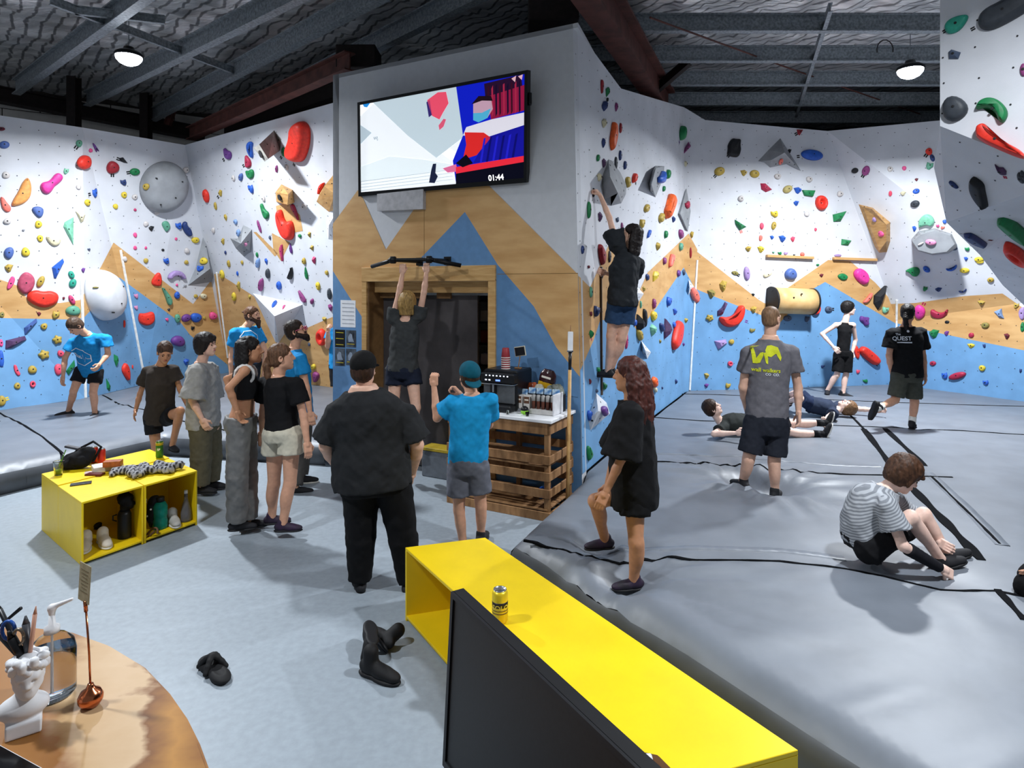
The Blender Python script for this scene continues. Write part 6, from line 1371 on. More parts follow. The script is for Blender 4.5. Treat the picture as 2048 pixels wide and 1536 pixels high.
# 10 big man in the cap
person('large man in a black backwards cap, black shirt and black trousers', 4.42, 6, 1.74, (745, 955), (728, 776), dict(c=(728, 738), phi=8, pitch=4),
    dict(R=dict(s=(808, 826, .02), e=(834, 890, .03), w=(826, 945, .22)), L=dict(s=(674, 826), e=(652, 892, 0), w=(678, 940, .2))),
    dict(R=dict(h=(788, 975), k=(806, 1075, .02), a=(818, 1162, .06), yaw=15), L=dict(h=(722, 978), k=(722, 1075, .02), a=(720, 1160, .04), yaw=-25)),
    'fair', 'm', 1.42, .95, sw=.235, tee=dict(c='262729', hem=-.10, ease=.03, sl=.85, flare=.03, box=1.04, fold=.008), bottom=dict(c='121214', len=1.97, ease=.022, name='trousers', flare=.012), shoes=S_BLL, hair=('short', '3b2417'), cap=dict(c='151516', back=False, tilt=.25), h=.012)
# 11 cap boy
person('boy in a teal backwards cap, bright blue shirt and grey shorts', 5.2, -8, 1.60, (936, 925), (944, 788), dict(c=(938, 752, .03), phi=-25, pitch=12),
    dict(R=dict(s=(980, 800, 0), e=(978, 850, .22), w=(922, 790, .32), curl=.9), L=dict(s=(905, 806), e=(874, 836, .06), w=(868, 772, .1), hd=(0, 0, 1), n=(.3, 1, 0), curl=1.1)),
    dict(R=dict(h=(955, 938), k=(962, 1012, 0), a=(962, 1068, .05), yaw=15), L=dict(h=(918, 940), k=(918, 1020), a=(926, 1088, .0), yaw=-10)),
    'light', 'm', .95, sw=.175, tee=dict(c='1a95cf', hem=-.02, ease=.028, sl=.6), bottom=dict(c='6a6c76', len=.62, ease=.024, flare=.02), shoes=S_BLK, hair=('short', '3a281c'), cap=dict(c='0f5568', back=True, tilt=-.1))
# 12 climber
person('climber with black hair in a dark shirt and denim shorts on the wall', 6.55, -62, 1.64, (1243, 600), (1254, 505), dict(c=(1262, 470), phi=-75, pitch=15),
    dict(R=dict(s=(1276, 528, .1), e=(1252, 558, .24), w=(1212, 546, .2), curl=.9), L=dict(s=(1234, 492, -.05), e=(1219, 436, .02), w=(1201, 392, .12), hd=(-.5, .2, .7), n=(-.8, .5, -.2), curl=1.0)),
    dict(R=dict(h=(1256, 610, .03), k=(1244, 676, .05), a=(1222, 738, .22), yaw=-65), L=dict(h=(1232, 610, -.03), k=(1222, 672, .05), a=(1216, 742, .16), yaw=-65)),
    'fair', 'f', tee=dict(c='26292d', hem=-.12, ease=.045, sl=.5, flare=.03, fold=.011), bottom=dict(c='2c4464', len=.55, ease=.014), shoes=S_BLK, hair=('long', '1c1412'))
# 13 red-haired woman
person('woman with long red-brown hair in a black oversized shirt on the mat', 4.15, -72, 1.56, (1266, 975), (1264, 800), dict(c=(1258, 748), phi=-65, pitch=0),
    dict(R=dict(s=(1262, 822, .17), e=(1232, 900, .2), w=(1215, 970, .15)), L=dict(s=(1262, 824, -.17), e=(1243, 916, -.2), w=(1212, 984, -.24), curl=.5)),
    dict(R=dict(h=(1258, 985, .08), k=(1190, 1002, .0), a=(1210, 1078, .2), yaw=-100), L=dict(h=(1268, 988, -.08), k=(1272, 1085, -.15), a=(1268, 1158, -.1), yaw=-98)),
    'tan', 'f', 1.0, tee=dict(c='151517', hem=-.20, ease=.045, sl=1.0, flare=.045, box=1.05, fold=.007), bottom=dict(c='121214', len=.45, ease=.02), shoes=S_PUR, hair=('curly', '4a231c'))
# 14 man in the grey print shirt
p14 = person('bald man in a grey shirt with yellow print and dark shorts', 5.9, 8, 1.80, (1533, 842), (1540, 676), dict(c=(1543, 637), phi=55, pitch=3),
    dict(R=dict(s=(1583, 704), e=(1596, 775, .02), w=(1597, 822, -.02), curl=.4), L=dict(s=(1497, 706), e=(1486, 775, .04), w=(1496, 828, .2))),
    dict(R=dict(h=(1553, 850), k=(1548, 925, -.03), a=(1550, 982, .0), yaw=40), L=dict(h=(1512, 850), k=(1497, 918, -.03), a=(1486, 962, .06), yaw=-15)),
    'fair', 'm', 1.03, tee=dict(c='6e6c72', hem=-.02, ease=.022, sl=.55), bottom=dict(c='272a33', len=.82, ease=.024, flare=.02), shoes=S_BLK, hair=('buzz', '8a6a50'))
# 17 tank top
person('slim man in a black tank top with a hand on his hip', 10.8, 130, 1.66, (1686, 704), (1690, 644), dict(c=(1697, 617), phi=100, pitch=3),
    dict(R=dict(s=(1672, 650), e=(1644, 668, .05), w=(1667, 694, -.12), curl=.6), L=dict(s=(1706, 650), e=(1711, 680, .1), w=(1704, 706, .05))),
    dict(R=dict(h=(1679, 710), k=(1674, 750, -.05), a=(1655, 780, .05), yaw=-150), L=dict(h=(1694, 710), k=(1692, 750), a=(1686, 786), yaw=140)),
    'pale', 'm', .86, tee=dict(c='151517', sl=0, hem=-.05, ease=.012, name='tank_top'), bottom=dict(c='121214', len=.85, ease=.022), shoes=S_BLK, hair=('messy', '15110f'), face=True, h=.013)
# 18 print shirt walker
p18 = person('man with a dark ponytail in a black print shirt walking on the mat', 8.2, 22, 1.70, (1814, 748), (1812, 652), dict(c=(1816, 626), phi=45, pitch=3),
    dict(R=dict(s=(1840, 664), e=(1846, 712, .05), w=(1850, 748, -.02)), L=dict(s=(1784, 666), e=(1778, 712), w=(1784, 748, .1))),
    dict(R=dict(h=(1825, 754), k=(1829, 804), a=(1824, 846), yaw=40), L=dict(h=(1800, 754), k=(1790, 800, .0), a=(1757, 816, -.25), fd=(-.25, .15, -.95), fu=(.9, .1, -.2))),
    'light', 'm', tee=dict(c='161618', hem=-.06, ease=.03, sl=.65, flare=.03), bottom=dict(c='4a4c44', len=.85, ease=.022, flare=.02), shoes=S_BLK, socks=('e2e0da', .09), hair=('pony', '1d1613'), h=.0125)
# 15 lying boy with canvas shoes
person('boy in a dark shirt lying on the mat with black canvas shoes', 7.9, 90, 1.60, (1530, 852), (1440, 845), dict(c=(1424, 816)),
    dict(R=dict(s=(1448, 856, -.17), e=(1428, 868, -.32), w=(1472, 866, -.42), curl=.4), L=dict(s=(1448, 842, .17), e=(1470, 850, .3), w=(1510, 848, .3))),
    dict(R=dict(k=(1592, 866, -.12), a=(1644, 868, -.16), fd=(.35, -.1, .93), fu=(-.93, 0, .35)), L=dict(k=(1596, 846, .1), a=(1650, 846, .02), fd=(.3, 0, .95), fu=(-.95, 0, .3))),
    'pale', 'm', 1.06, rt=(0, -1, 0), tee=dict(c='2c2f2e', hem=-.02, ease=.02), bottom=dict(c='16171a', len=.7), shoes=dict(m=m_bcan, s=m_wsole, lace=MATS['lace_white'], high=True), socks=('17171a', .10), hair=('short', '3a281e'), face=True, head_fw=(.80, -.15, .60), head_up=(-.6, 0, .8), h=.012)
# 16 lying person in navy
person('person in a navy shirt lying with arms spread on the far mat', 9.0, -90, 1.62, (1622, 808, .05), (1672, 822, -.1), dict(c=(1694, 814, -.1)),
    dict(L=dict(s=(1668, 826, -.3), e=(1660, 832, -.5), w=(1652, 838, -.62), curl=.8), R=dict(s=(1676, 810, .12), e=(1718, 818, .05), w=(1752, 820, -.05), curl=.6)),
    dict(L=dict(k=(1598, 796, -.08), a=(1580, 802, .4), fd=(-.3, .3, .9), fu=(.2, -.9, .3)), R=dict(k=(1596, 784, .25), a=(1572, 792, .6), fd=(-.3, .3, .9), fu=(.2, -.9, .3))),
    'pale', 'm', rt=(0, 1, 0), tee=dict(c='2a3346', ease=.02), bottom=dict(c='1f2a44', len=.8), shoes=S_BLK, hair=('messy', '7a5a3e'), face=True, head_fw=(-.1, -.25, .95), head_up=(.95, -.25, .1), h=.0125)
# 19 seated boy
stripe = M('striped_knit', 'a6aab0', rough=.8)
p19 = person('boy in a striped grey shirt sitting and pulling on a climbing shoe', 4.21, 92, 1.58, (1722, 1085), (1776, 976), dict(c=(1808, 948, -.02), phi=95, pitch=-32),
    dict(R=dict(s=(1772, 1010, -.17), e=(1806, 1092, -.25), w=(1884, 1138, -.2), curl=.9, n=(-.2, .8, -.4)), L=dict(s=(1790, 1000, .16), e=(1850, 1068, .2), w=(1874, 1082, .08), curl=.8)),
    dict(R=dict(h=(1738, 1098, -.10), k=(1822, 1034, -.12), a=(1880, 1117, -.06), fd=(.9, 0, .25), fu=(-.2, 0, .95)), L=dict(h=(1745, 1090, .10), k=(1848, 1028, .1), a=(1892, 1104, .08), fd=(.9, 0, .3), fu=(-.2, 0, .95))),
    'pale', 'm', .92, bulge=.07, tee=dict(m=stripe, hem=-.10, ease=.03, sl=.62, flare=.02, fold=.007), bottom=dict(c='131316', len=.72, ease=.022), shoes=S_BLK, hair=('mop', '4a3020'), face=True, h=.0105)
for k in 'RL':
    s_, e_, w_ = p19['A'][k]; a = e_ + (w_ - e_) * .12; b = e_ + (w_ - e_) * .93
    kid('arm_warmer', tube([a + (b - a) * q for q in np.linspace(0, 1, 15)], [.042 - .010 * q + .0015 * (i % 2) for i, q in enumerate(np.linspace(0, 1, 15))], 14), cloth('1b1b20'), p19['t'], True)
# 20 the knee of someone sitting just outside the right edge
person('knee in black trousers of a person sitting at the right edge', 3.85, -95, 1.70, (2175, 1180), (2200, 985), dict(c=(2195, 940), phi=-95),
    dict(R=dict(e=(2140, 1060, .1), w=(2090, 1110, .1)), L=dict(e=(2140, 1070, -.1), w=(2090, 1120, -.1))),
    dict(R=dict(k=(2068, 1152, .08), a=(2075, 1255, .0)), L=dict(k=(2060, 1172, -.08), a=(2072, 1248, -.05))),
    'light', 'm', tee=dict(c='2a2a2e'), bottom=dict(c='121214', len=1.95, name='trousers'), shoes=S_BLK, hair=('short', '2a1d16'), h=.015)
# striped knit: horizontal bands in the cloth itself
nt = stripe.node_tree; wv = nt.nodes.new('ShaderNodeTexWave'); wv.bands_direction = 'Z'; wv.inputs['Scale'].default_value = 19; wv.inputs['Distortion'].default_value = .25; tc_ = nt.nodes.new('ShaderNodeTexCoord'); mp_ = nt.nodes.new('ShaderNodeMapping'); mp_.inputs['Rotation'].default_value = (0, math.radians(28), 0)
nt.links.new(tc_.outputs['Object'], mp_.inputs['Vector']); nt.links.new(mp_.outputs['Vector'], wv.inputs['Vector']); rmp = nt.nodes.new('ShaderNodeValToRGB'); rmp.color_ramp.elements[0].position = .35; rmp.color_ramp.elements[1].position = .6
rmp.color_ramp.elements[0].color = (*lin('777b82'), 1); rmp.color_ramp.elements[1].color = (*lin('a6aab0'), 1); nt.links.new(wv.outputs['Color'], rmp.inputs['Fac']); nt.links.new(rmp.outputs['Color'], nt.nodes['Principled BSDF'].inputs['Base Color'])
# prints on the backs of two shirts
def back_print(out, items, m):
    x = out['right']; y = out['up']; z_ = -out['fw']
    for me, cx, cz, s in items:
        m4 = basis(x, y, z_, out['P'] + out['up'] * cz + out['right'] * cx + z_ * .5) @ Matrix.Scale(s, 4)
        decal(me, out['tee'], m4, m, 'shirt_print', out['t'])
def poly_mesh(polys):
    bm = bm_new()
    for p in polys: bm.faces.new([bm.verts.new((x, y, 0)) for x, y in p])
    me = bpy.data.meshes.new('mark'); bm.to_mesh(me); bm.free(); return me
m_yel = M('print_yellow', 'd8dc28', rough=.7)
back_print(p14, [(poly_mesh([[(-.17, .15), (-.14, .16), (-.10, .02), (-.09, -.06), (-.13, -.06)], [(-.09, -.06), (-.06, -.05), (-.03, .03), (-.03, .07), (-.06, .06), (-.10, -.01)], [(-.03, .06), (0, -.05), (.02, -.06), (.02, .0), (0, .07)],
    [(0, .03), (.05, .02), (.10, .06), (.13, .02), (.15, .05), (.12, .13), (.05, .15), (.01, .14), (-.01, .09)], [(.11, .04), (.15, -.02), (.16, .02), (.14, .08)]]), -.06, .60, .84), (text_mesh('wall walkers', .050, True), -.055, .492, 1.0)], m_yel)
back_print(p14, [(text_mesh('CO  CO.', .032, True), .0, .455, 1.0)], M('print_white', 'e8ecf2', rough=.7))
back_print(p18, [(text_mesh('QUEST', .072, True), -.075, .475, 1.0), (text_mesh('The', .04, True), -.115, .53, 1.0), (poly_mesh([[(-.07, -.006), (.10, -.008), (.10, .008), (-.07, .006)]]), -.06, .425, 1.0), (poly_mesh([[(.016 * math.cos(a), .016 * math.sin(a)) for a in np.linspace(0, 5.5, 8)]]), .0, .57, 1.0)], MATS['print_white'])
# ------------------------------------------------------------------ furniture and props
def wrap_text(txt, size, c, R, yaw, mat, parent, bold=True, name='lettering'):
    """lettering bent round an upright cylinder of radius R centred on c, facing plan direction yaw (deg, 0 = +y away)"""
    me = text_mesh(txt, size, bold); a0 = math.radians(yaw)
    bm = bmesh.new(); bm.from_mesh(me); bmesh.ops.triangulate(bm, faces=bm.faces[:])
    for _ in range(2):
        le = [e for e in bm.edges if e.calc_length() > size * .25]
        if le: bmesh.ops.subdivide_edges(bm, edges=le, cuts=1); bmesh.ops.triangulate(bm, faces=bm.faces[:])
    for v in bm.verts:
        a = a0 - v.co.x / R; v.co = Vector((c[0] + R * math.sin(a), c[1] + R * math.cos(a), c[2] + v.co.y))
    return kid(name, bm, mat, parent)
def hexa_plan(q, z0, z1, bev=0.0):
    bm = bm_new(); add_hexa(bm, [Vector((p[0], p[1], z0)) for p in q] + [Vector((p[0], p[1], z1)) for p in q])
    bmesh.ops.recalc_face_normals(bm, faces=bm.faces[:])
    if bev: bmesh.ops.bevel(bm, geom=bm.edges[:], offset=bev, segments=1, affect='EDGES')
    return bm
MYEL = M('yellow_laminate', 'f2cf17', rough=.38, var=.03, scale=5, spec=.45)
def open_cube(A, u, v, s0, s1, t0, t1, zt, label, name='storage_cube', group=None, cat='storage cube', th=.016, open_side='u', ends=(1, 1)):
    """open-fronted box; plan = A + u*s + v*t, open towards t0"""
    A = Vector((*A, 0)); u = Vector((*u, 0)); v = Vector((*v, 0)); P = lambda s, t: A + u * s + v * t
    lu = u.length; lv = v.length; e = th / lu; k = th / lv
    t_ = empty(name, P((s0 + s1) / 2, (t0 + t1) / 2), label, cat, group)
    Q = lambda a, b, c, d: [P(a, c), P(b, c), P(b, d), P(a, d)]
    kid('top_panel', hexa_plan(Q(s0, s1, t0, t1), zt - th, zt, .002), MYEL, t_)
    kid('bottom_panel', hexa_plan(Q(s0 + e, s1 - e, t0, t1), .02, .02 + th, .002), MYEL, t_)
    kid('side_panel', hexa_plan(Q(s0, s0 + e, t0, t1), 0, zt - th, .002), MYEL, t_)
    kid('side_panel', hexa_plan(Q(s1 - e, s1, t0, t1), 0, zt - th, .002), MYEL, t_)
    kid('back_panel', hexa_plan(Q(s0 + e, s1 - e, t1 - k, t1), .02 + th, zt - th, .001), MYEL, t_)
    return t_, P
CA, CU, CV = (-3.32, 4.82), (.47, .84), (-.85, .72)  # cube sides skewed off square, axes worked from image pixel corners
g_ = 'yellow storage cubes by the left mat'
cubeL, PC = open_cube(CA, CU, CV, 0, .497, 0, .55, .492, 'open yellow storage cube holding white sneakers and a black bottle', group=g_)
open_cube(CA, CU, CV, .503, 1.0, 0, .55, .492, 'open yellow storage cube holding a teal water bottle', group=g_)
open_cube(CA, CU, CV, 0, .497, .555, 1.0, .500, 'yellow storage cube behind, under the black bag', group=g_)
open_cube(CA, CU, CV, .503, 1.0, .555, 1.0, .500, 'yellow storage cube behind, under the green can', group=g_)
# long yellow bench
BA = Vector((-.69, 4.04, 0)); BU = Vector((1.22, -1.93, 0)); BV = Vector((.51, .16, 0))
bench, PB = open_cube((BA.x, BA.y), (BU.x, BU.y), (BV.x, BV.y), 0, 1, 0, 1, .47, 'long bright yellow bench with an open front by the mat', name='bench', cat='bench', th=.018)
kid('divider', hexa_plan([PB(.5, .02), PB(.508, .02), PB(.508, .96), PB(.5, .96)], .04, .45), MYEL, bench)

def can(p, r, hgt, body, label, txt=None, tcol='ffffff', yaw=180, band=None, lid='b9bcc0'):
    t = empty('drink_can', p, label, 'can')
    kid('can_body', lathe([(r * .80, 0), (r * .86, .002), (r, .012), (r, hgt * .88), (r * .82, hgt * .97)], p, 24), M('can_' + body, body, rough=.3, metal=.35, var=.03), t, True)
    kid('lid', lathe([(r * .82, hgt * .965), (r * .83, hgt), (r * .76, hgt), (r * .74, hgt * .98), (.001, hgt * .98)], p, 24), M('can_lid', lid, rough=.25, metal=.9), t, True)
    kid('pull_tab', box_m(Vector(p) + Vector((0, .004, hgt * .985)), (.014, .022, .002), bev=.001), MATS['can_lid'], t)
    if band: kid('band', lathe([(r * 1.004, hgt * band[1]), (r * 1.004, hgt * band[2])], p, 24), M('can_band_' + band[0], band[0], rough=.35), t, True)
    if txt: wrap_text(txt, r * .9, (p[0], p[1], p[2] + hgt * .5), r * 1.012, yaw, M('can_txt_' + tcol, tcol, rough=.5), t)
    return t
def gz(px, py, z_): return G(px, py, z_)
c = gz(1000, 1243, .47); can(c, .040, .165, 'f0cf2a', 'yellow drink can with a black label on the long yellow bench', 'SOLO', 'f2d54a', 175, ('2a2420', .50, .66)); 
_s = [o for o in bpy.data.objects if o.name.startswith('lettering')][-1]
for zz_ in (.066, .052):
    kid('small_print', lathe([(.0405, zz_), (.0405, zz_ + .006)], c, 24), M('can_txt_dark', '8a6a20', rough=.5), bpy.data.objects[_s.parent.name], True)
zc = .492
can(gz(319, 915, .50), .033, .165, '3f7a2e', 'green and yellow drink can beside the plaid shirt', 'SP', 'f4f6f0', 165, ('b7a42a', .74, .90))
can(gz(188, 925, .50), .033, .15, 'b3281f', 'red drink can, left one of the pair on the yellow cubes', None)
can(gz(203, 929, .50), .033, .15, 'c23328', 'red drink can, right one of the pair on the yellow cubes', None)
# clear cup, black bag, phones, boxes, plaid shirt
glass = M('clear_plastic', 'eef4f2', rough=.04, trans=1.0, ior=1.42, var=0)
p = gz(117, 950, .50); t = empty('plastic_cup', p, 'clear plastic cup with green drink on the yellow cubes', 'cup')
kid('cup', lathe([(.030, 0), (.040, .115), (.043, .12), (.041, .122), (.037, .115), (.028, .004), (.001, .004)], p, 22), glass, t, True); kid('drink', lathe([(.027, .005), (.032, .05), (.001, .05)], p, 20), M('green_drink', '8fae2c', rough=.2), t, True)
kid('straw', tube([Vector(p) + Vector((.0, .0, .06)), Vector(p) + Vector((.03, .05, .21))], .004, 6), M('straw_green', '4f8a2a'), t)
p = gz(152, 938, .50); t = empty('shoulder_bag', p, 'slouchy black shoulder bag on the yellow cubes', 'bag'); f = Field(); pc = npv(p)
f.ell(pc + (0, .02, .075), (.13, .085, .075)); f.ell(pc + (.06, .05, .13), (.08, .05, .06), k=.03); f.ell(pc + (-.06, 0, .05), (.08, .08, .05), k=.02); f.cut(pc + (0, 0, .001), (0, 0, -1))
kid('bag_body', mesh_np('bag', f.mesh(.008, .02, lambda Q: .008 * snoise(Q, 30, 4))), cloth('17171a', .6), t, True)
kid('strap', tube([pc + (.12, .05, .05), pc + (.15, .12, .17), pc + (.05, .16, .21), pc + (-.06, .12, .15), pc + (-.11, .04, .07)], .011, 8), cloth('17171a', .6), t)
kid('flap_pocket', box_m(Vector(pc) + Vector((-.10, .10, .17)), (.13, .05, .02), Matrix.Rotation(.2, 3, 'Y'), .005), M('bag_trim', '3c3c42', rough=.5), t)
def slab(name, px, py, z_, size, yaw, mat, label, cat, h_=.009):
    p = gz(px, py, z_); o = obj(name, box_m((0, 0, h_ / 2), (size[0], size[1], h_), bev=.003, seg=2), mat); o.location = p; o.rotation_euler = (0, 0, math.radians(yaw)); return tag(o, label, cat)
m_ph = M('phone_dark', '34363c', rough=.25); u_yaw = math.degrees(math.atan2(CU[1], CU[0]))
slab('phone', 162, 968, .493, (.15, .072), u_yaw - 30, m_ph, 'dark grey phone lying flat at the front of the yellow cubes', 'phone')
slab('phone', 185, 946, .493, (.12, .07), u_yaw - 35, M('phone_red', '7a2026', rough=.3, col2='e8d8d4', scale=9), 'red and white phone case, upper of two on the cubes', 'phone', .012)
slab('phone', 190, 951, .493, (.14, .07), u_yaw - 60, M('phone_maroon', '5a1a20', rough=.3), 'maroon phone case by the white box on the cubes', 'phone', .02)
slab('cardboard_box', 215, 938, .50, (.23, .16), u_yaw - 20, M('carton_white', 'ddd6cc', rough=.6, var=.1), 'flat white carton under the orange box', 'box', .045)
slab('cardboard_box', 226, 932, .547, (.14, .085), u_yaw - 45, M('carton_orange', 'b5642f', rough=.5, col2='8a4524', scale=30), 'small orange-brown box on top of the white carton', 'box', .05)
# plaid shirt: a crumpled heap
p = npv(gz(288, 945, .50)); f = Field()
for i in range(15):
    a = i * 2.39; q = (math.cos(a) * .19 * (i / 15) ** .5, math.sin(a) * .12 * (i / 15) ** .5)
    d0 = np.array((q[0] * 1.3 + .04 * math.sin(i), q[1] * 1.25 + .25 * q[0], .016 + .010 * (i % 3))); e0 = np.array((.10 * math.cos(i * 1.7), .07 * math.sin(i * 1.7), .01 * math.sin(i)))
    f.cap(p + d0, p + d0 + e0, .028 + .010 * (i % 2), .024)
f.cap(p + (-.25, -.02, .015), p + (-.10, .0, .02), .035, .05); f.cap(p + (.1, .05, .03), p + (.27, .11, .03), .045, .03); f.cut(p + (0, 0, .002), (0, 0, -1))
plaid = M('plaid_flannel', '5b5b5e', rough=.85)
o = obj('plaid_shirt', mesh_np('plaid_shirt', f.mesh(.007, .018, lambda Q: .009 * snoise(Q, 38, 2))), plaid); tag(o, 'crumpled grey plaid shirt lying on the yellow cubes', 'shirt')
nt = plaid.node_tree; tc_ = nt.nodes.new('ShaderNodeTexCoord'); prev = None; cols = []
for d_ in ('X', 'Y'):
    w_ = nt.nodes.new('ShaderNodeTexWave'); w_.bands_direction = d_; w_.inputs['Scale'].default_value = 9; w_.inputs['Distortion'].default_value = .8; nt.links.new(tc_.outputs['Object'], w_.inputs['Vector']); cols.append(w_)
mm = nt.nodes.new('ShaderNodeMix'); mm.data_type = 'RGBA'; mm.blend_type = 'ADD'; mm.inputs['Factor'].default_value = .8; nt.links.new(cols[0].outputs['Color'], mm.inputs['A']); nt.links.new(cols[1].outputs['Color'], mm.inputs['B'])
cr = nt.nodes.new('ShaderNodeValToRGB'); cr.color_ramp.elements[0].color = (*lin('1d1d20'), 1); cr.color_ramp.elements[1].color = (*lin('9a9a9e'), 1); cr.color_ramp.elements.new(.55).color = (*lin('3c3c40'), 1)
nt.links.new(mm.outputs['Result'], cr.inputs['Fac']); nt.links.new(cr.outputs['Color'], nt.nodes['Principled BSDF'].inputs['Base Color'])
# things inside the cubes
ZI = .036
def sneaker(px, py, z_, yaw, m, s, label, lace=None, high=False, pitch=0, g=1.0, name='shoe'):
    p = gz(px, py, z_); t = empty(name, p, label, 'shoe'); a = math.radians(yaw)
    shoe(t, Vector(p) + Vector((0, 0, .083 * g)), (math.sin(a), math.cos(a), math.sin(math.radians(pitch))), (0, 0, 1), m, s, g, 'upper', high, lace, .0065); return t
mwh = M('sneaker_white', 'cfc6b8', rough=.7, var=.06)
sneaker(206, 1087, ZI, 135, mwh, m_wsole, 'white sneaker in the left yellow cube, right one of the pair', MATS['lace_white'])
sneaker(172, 1094, ZI, 150, mwh, m_wsole, 'white sneaker in the left yellow cube, against the side', MATS['lace_white'])
sneaker(190, 1048, ZI, 140, m_bcan, m_rub, 'black boot at the back of the left yellow cube', None, True)
sneaker(215, 1035, ZI, 145, m_bcan, m_rub, 'black shoe deep in the left yellow cube', None)
def bottle(p, prof, mat, label, capm=None, capz=None, name='water_bottle', cat='bottle'):
    t = empty(name, p, label, cat); kid('bottle_body', lathe(prof, p, 24), mat, t, True)
    if capm: kid('cap', lathe([(capz[0], capz[1]), (capz[0], capz[2]), (capz[0] * .8, capz[2] + .006)], p, 18), capm, t, True)
    return t
p = gz(249, 1075, ZI); t = bottle(p, [(.05, 0), (.052, .01), (.052, .2), (.04, .23)], M('bottle_black', '141518', rough=.4), 'tall black bottle with a dark pouch on it in the left cube', M('cap_black', '0e0f11', rough=.5), (.034, .23, .27))
f = Field(); f.ell(npv(p) + (0, .01, .33), (.06, .06, .055)); f.ell(npv(p) + (.03, 0, .28), (.05, .05, .04), k=.02); kid('pouch', mesh_np('pouch', f.mesh(.008, .02, lambda Q: .01 * snoise(Q, 45, 1))), cloth('101012', .7), t, True)
kid('ring', tube([npv(p) + (-.055, -.02, .20 + .0), npv(p) + (-.085, -.02, .19), npv(p) + (-.085, -.02, .155), npv(p) + (-.055, -.02, .145)], .006, 6), M('cap_black', '0e0f11'), t)
p = gz(320, 1056, ZI); bottle(p, [(.058, 0), (.06, .012), (.06, .075), (.054, .095), (.06, .115), (.06, .19), (.045, .225), (.032, .235)], M('teal_plastic', '12a08c', rough=.08, trans=.55, ior=1.35, var=.05), 'translucent teal water bottle in the right yellow cube', M('cap_black', '0e0f11'), (.036, .235, .27))
p = gz(372, 1042, ZI); bottle(p, [(.042, 0), (.044, .01), (.044, .08), (.03, .15), (.016, .2), (.014, .25)], M('clear_bottle', 'b9bcc6', rough=.06, trans=.8, ior=1.35, var=.02), 'clear glass bottle with a slim neck in the right yellow cube', M('cap_pale', 'd8d6dd'), (.016, .25, .275))
sneaker(345, 1046, ZI, 140, M('sneaker_grey', 'b5b2ac', rough=.7), m_wsole, 'grey-white sneaker standing in the right yellow cube', m_rub)
p = npv(gz(304, 1058, ZI)); f = Field(); f.ell(p + (0, .02, .13), (.05, .06, .13)); f.ell(p + (.01, .02, .24), (.045, .05, .05), k=.03); f.cut(p, (0, 0, -1))
t = empty('drawstring_bag', p, 'black drawstring bag with white dots in the right yellow cube', 'bag'); b_ = kid('bag_body', mesh_np('bag', f.mesh(.008, .02, lambda Q: .006 * snoise(Q, 35, 3))), cloth('141416', .7), t, True)
bm = bm_new()
for i in range(16):
    a = random.uniform(0, 6.28); z_ = random.uniform(.04, .26); add_lathe(bm, [(.008, 0), (.008, .002)], p + np.array((.052 * math.cos(a), .02 + .063 * math.sin(a), z_)), 8, frame((math.cos(a), math.sin(a), .1)))
kid('dots', bm, M('dot_white', 'e6e4de'), t)['kind'] = 'stuff'
p = gz(303, 1078, .005); t = empty('leather_strap', p, 'brown leather strap looped out of the right yellow cube', 'strap'); kid('strap', tube([Vector(p) + Vector((.05 * math.cos(a), .03 * math.sin(a), .045 + .04 * math.sin(a * 1.3))) for a in np.linspace(0, 5.6, 16)], .009, 6), M('strap_brown', '6a4a2c', rough=.6), t)
# loose footwear on the floor
sneaker(745, 1352, .0, 118, M('boot_black', '121214', rough=.7), m_rub, 'black high boot standing upright on the concrete floor', MATS['rubber_black'], True, g=1.02)
def lying_shoe(px, py, label, d, up, g=1.0):
    p = gz(px, py, .0); t = empty('shoe', p, label, 'shoe'); shoe(t, Vector(p) + Vector((0, 0, .06)), d, up, MATS['boot_black'], m_rub, g, 'upper', True, m_rub, .0065)
lying_shoe(782, 1290, 'black boot tipped on its side next to the yellow bench', (-.55, .83, -.05), (.75, .45, .45))
lying_shoe(738, 1318, 'black boot lying with its sole turned up on the floor', (-.30, .95, .02), (-.2, -.1, -.95), .95)
p = gz(430, 1346, .0); t = empty('slide_sandal', p, 'single black slide sandal on the concrete floor', 'sandal'); d_ = Vector((-.62, .62, 0)).normalized(); s_ = Vector((d_.y, -d_.x, 0)); R3 = np.array(Matrix((s_, d_, Vector((0, 0, 1)))).transposed()); pc = npv(p)
Lc = lambda x, y, z_: pc + npv(s_) * x * 1.2 + npv(d_) * y * 1.2 + npv((0, 0, z_)); f = Field(); f.ell(Lc(0, -.06, .02), (.052, .09, .026), R3); f.ell(Lc(0, .06, .02), (.060, .10, .024), R3, k=.03); f.cut(pc, (0, 0, -1)); f.ell(Lc(0, -.02, .064), (.044, .15, .03), R3, op='s'); kid('footbed', mesh_np('footbed', f.mesh(.0055, .01)), MATS['boot_black'], t, True)
f = Field()
for sx in (-1, 1):
    pts = [Lc(sx * (-.045 + .09 * q), -.01 + .085 * q, .022 + .058 * math.sin(q * math.pi)) for q in np.linspace(0, 1, 8)]
    for x_, y_ in zip(pts[:-1], pts[1:]): f.cap(x_, y_, .015)
kid('strap', mesh_np('strap', f.mesh(.0055, .008)), MATS['boot_black'], t, True)

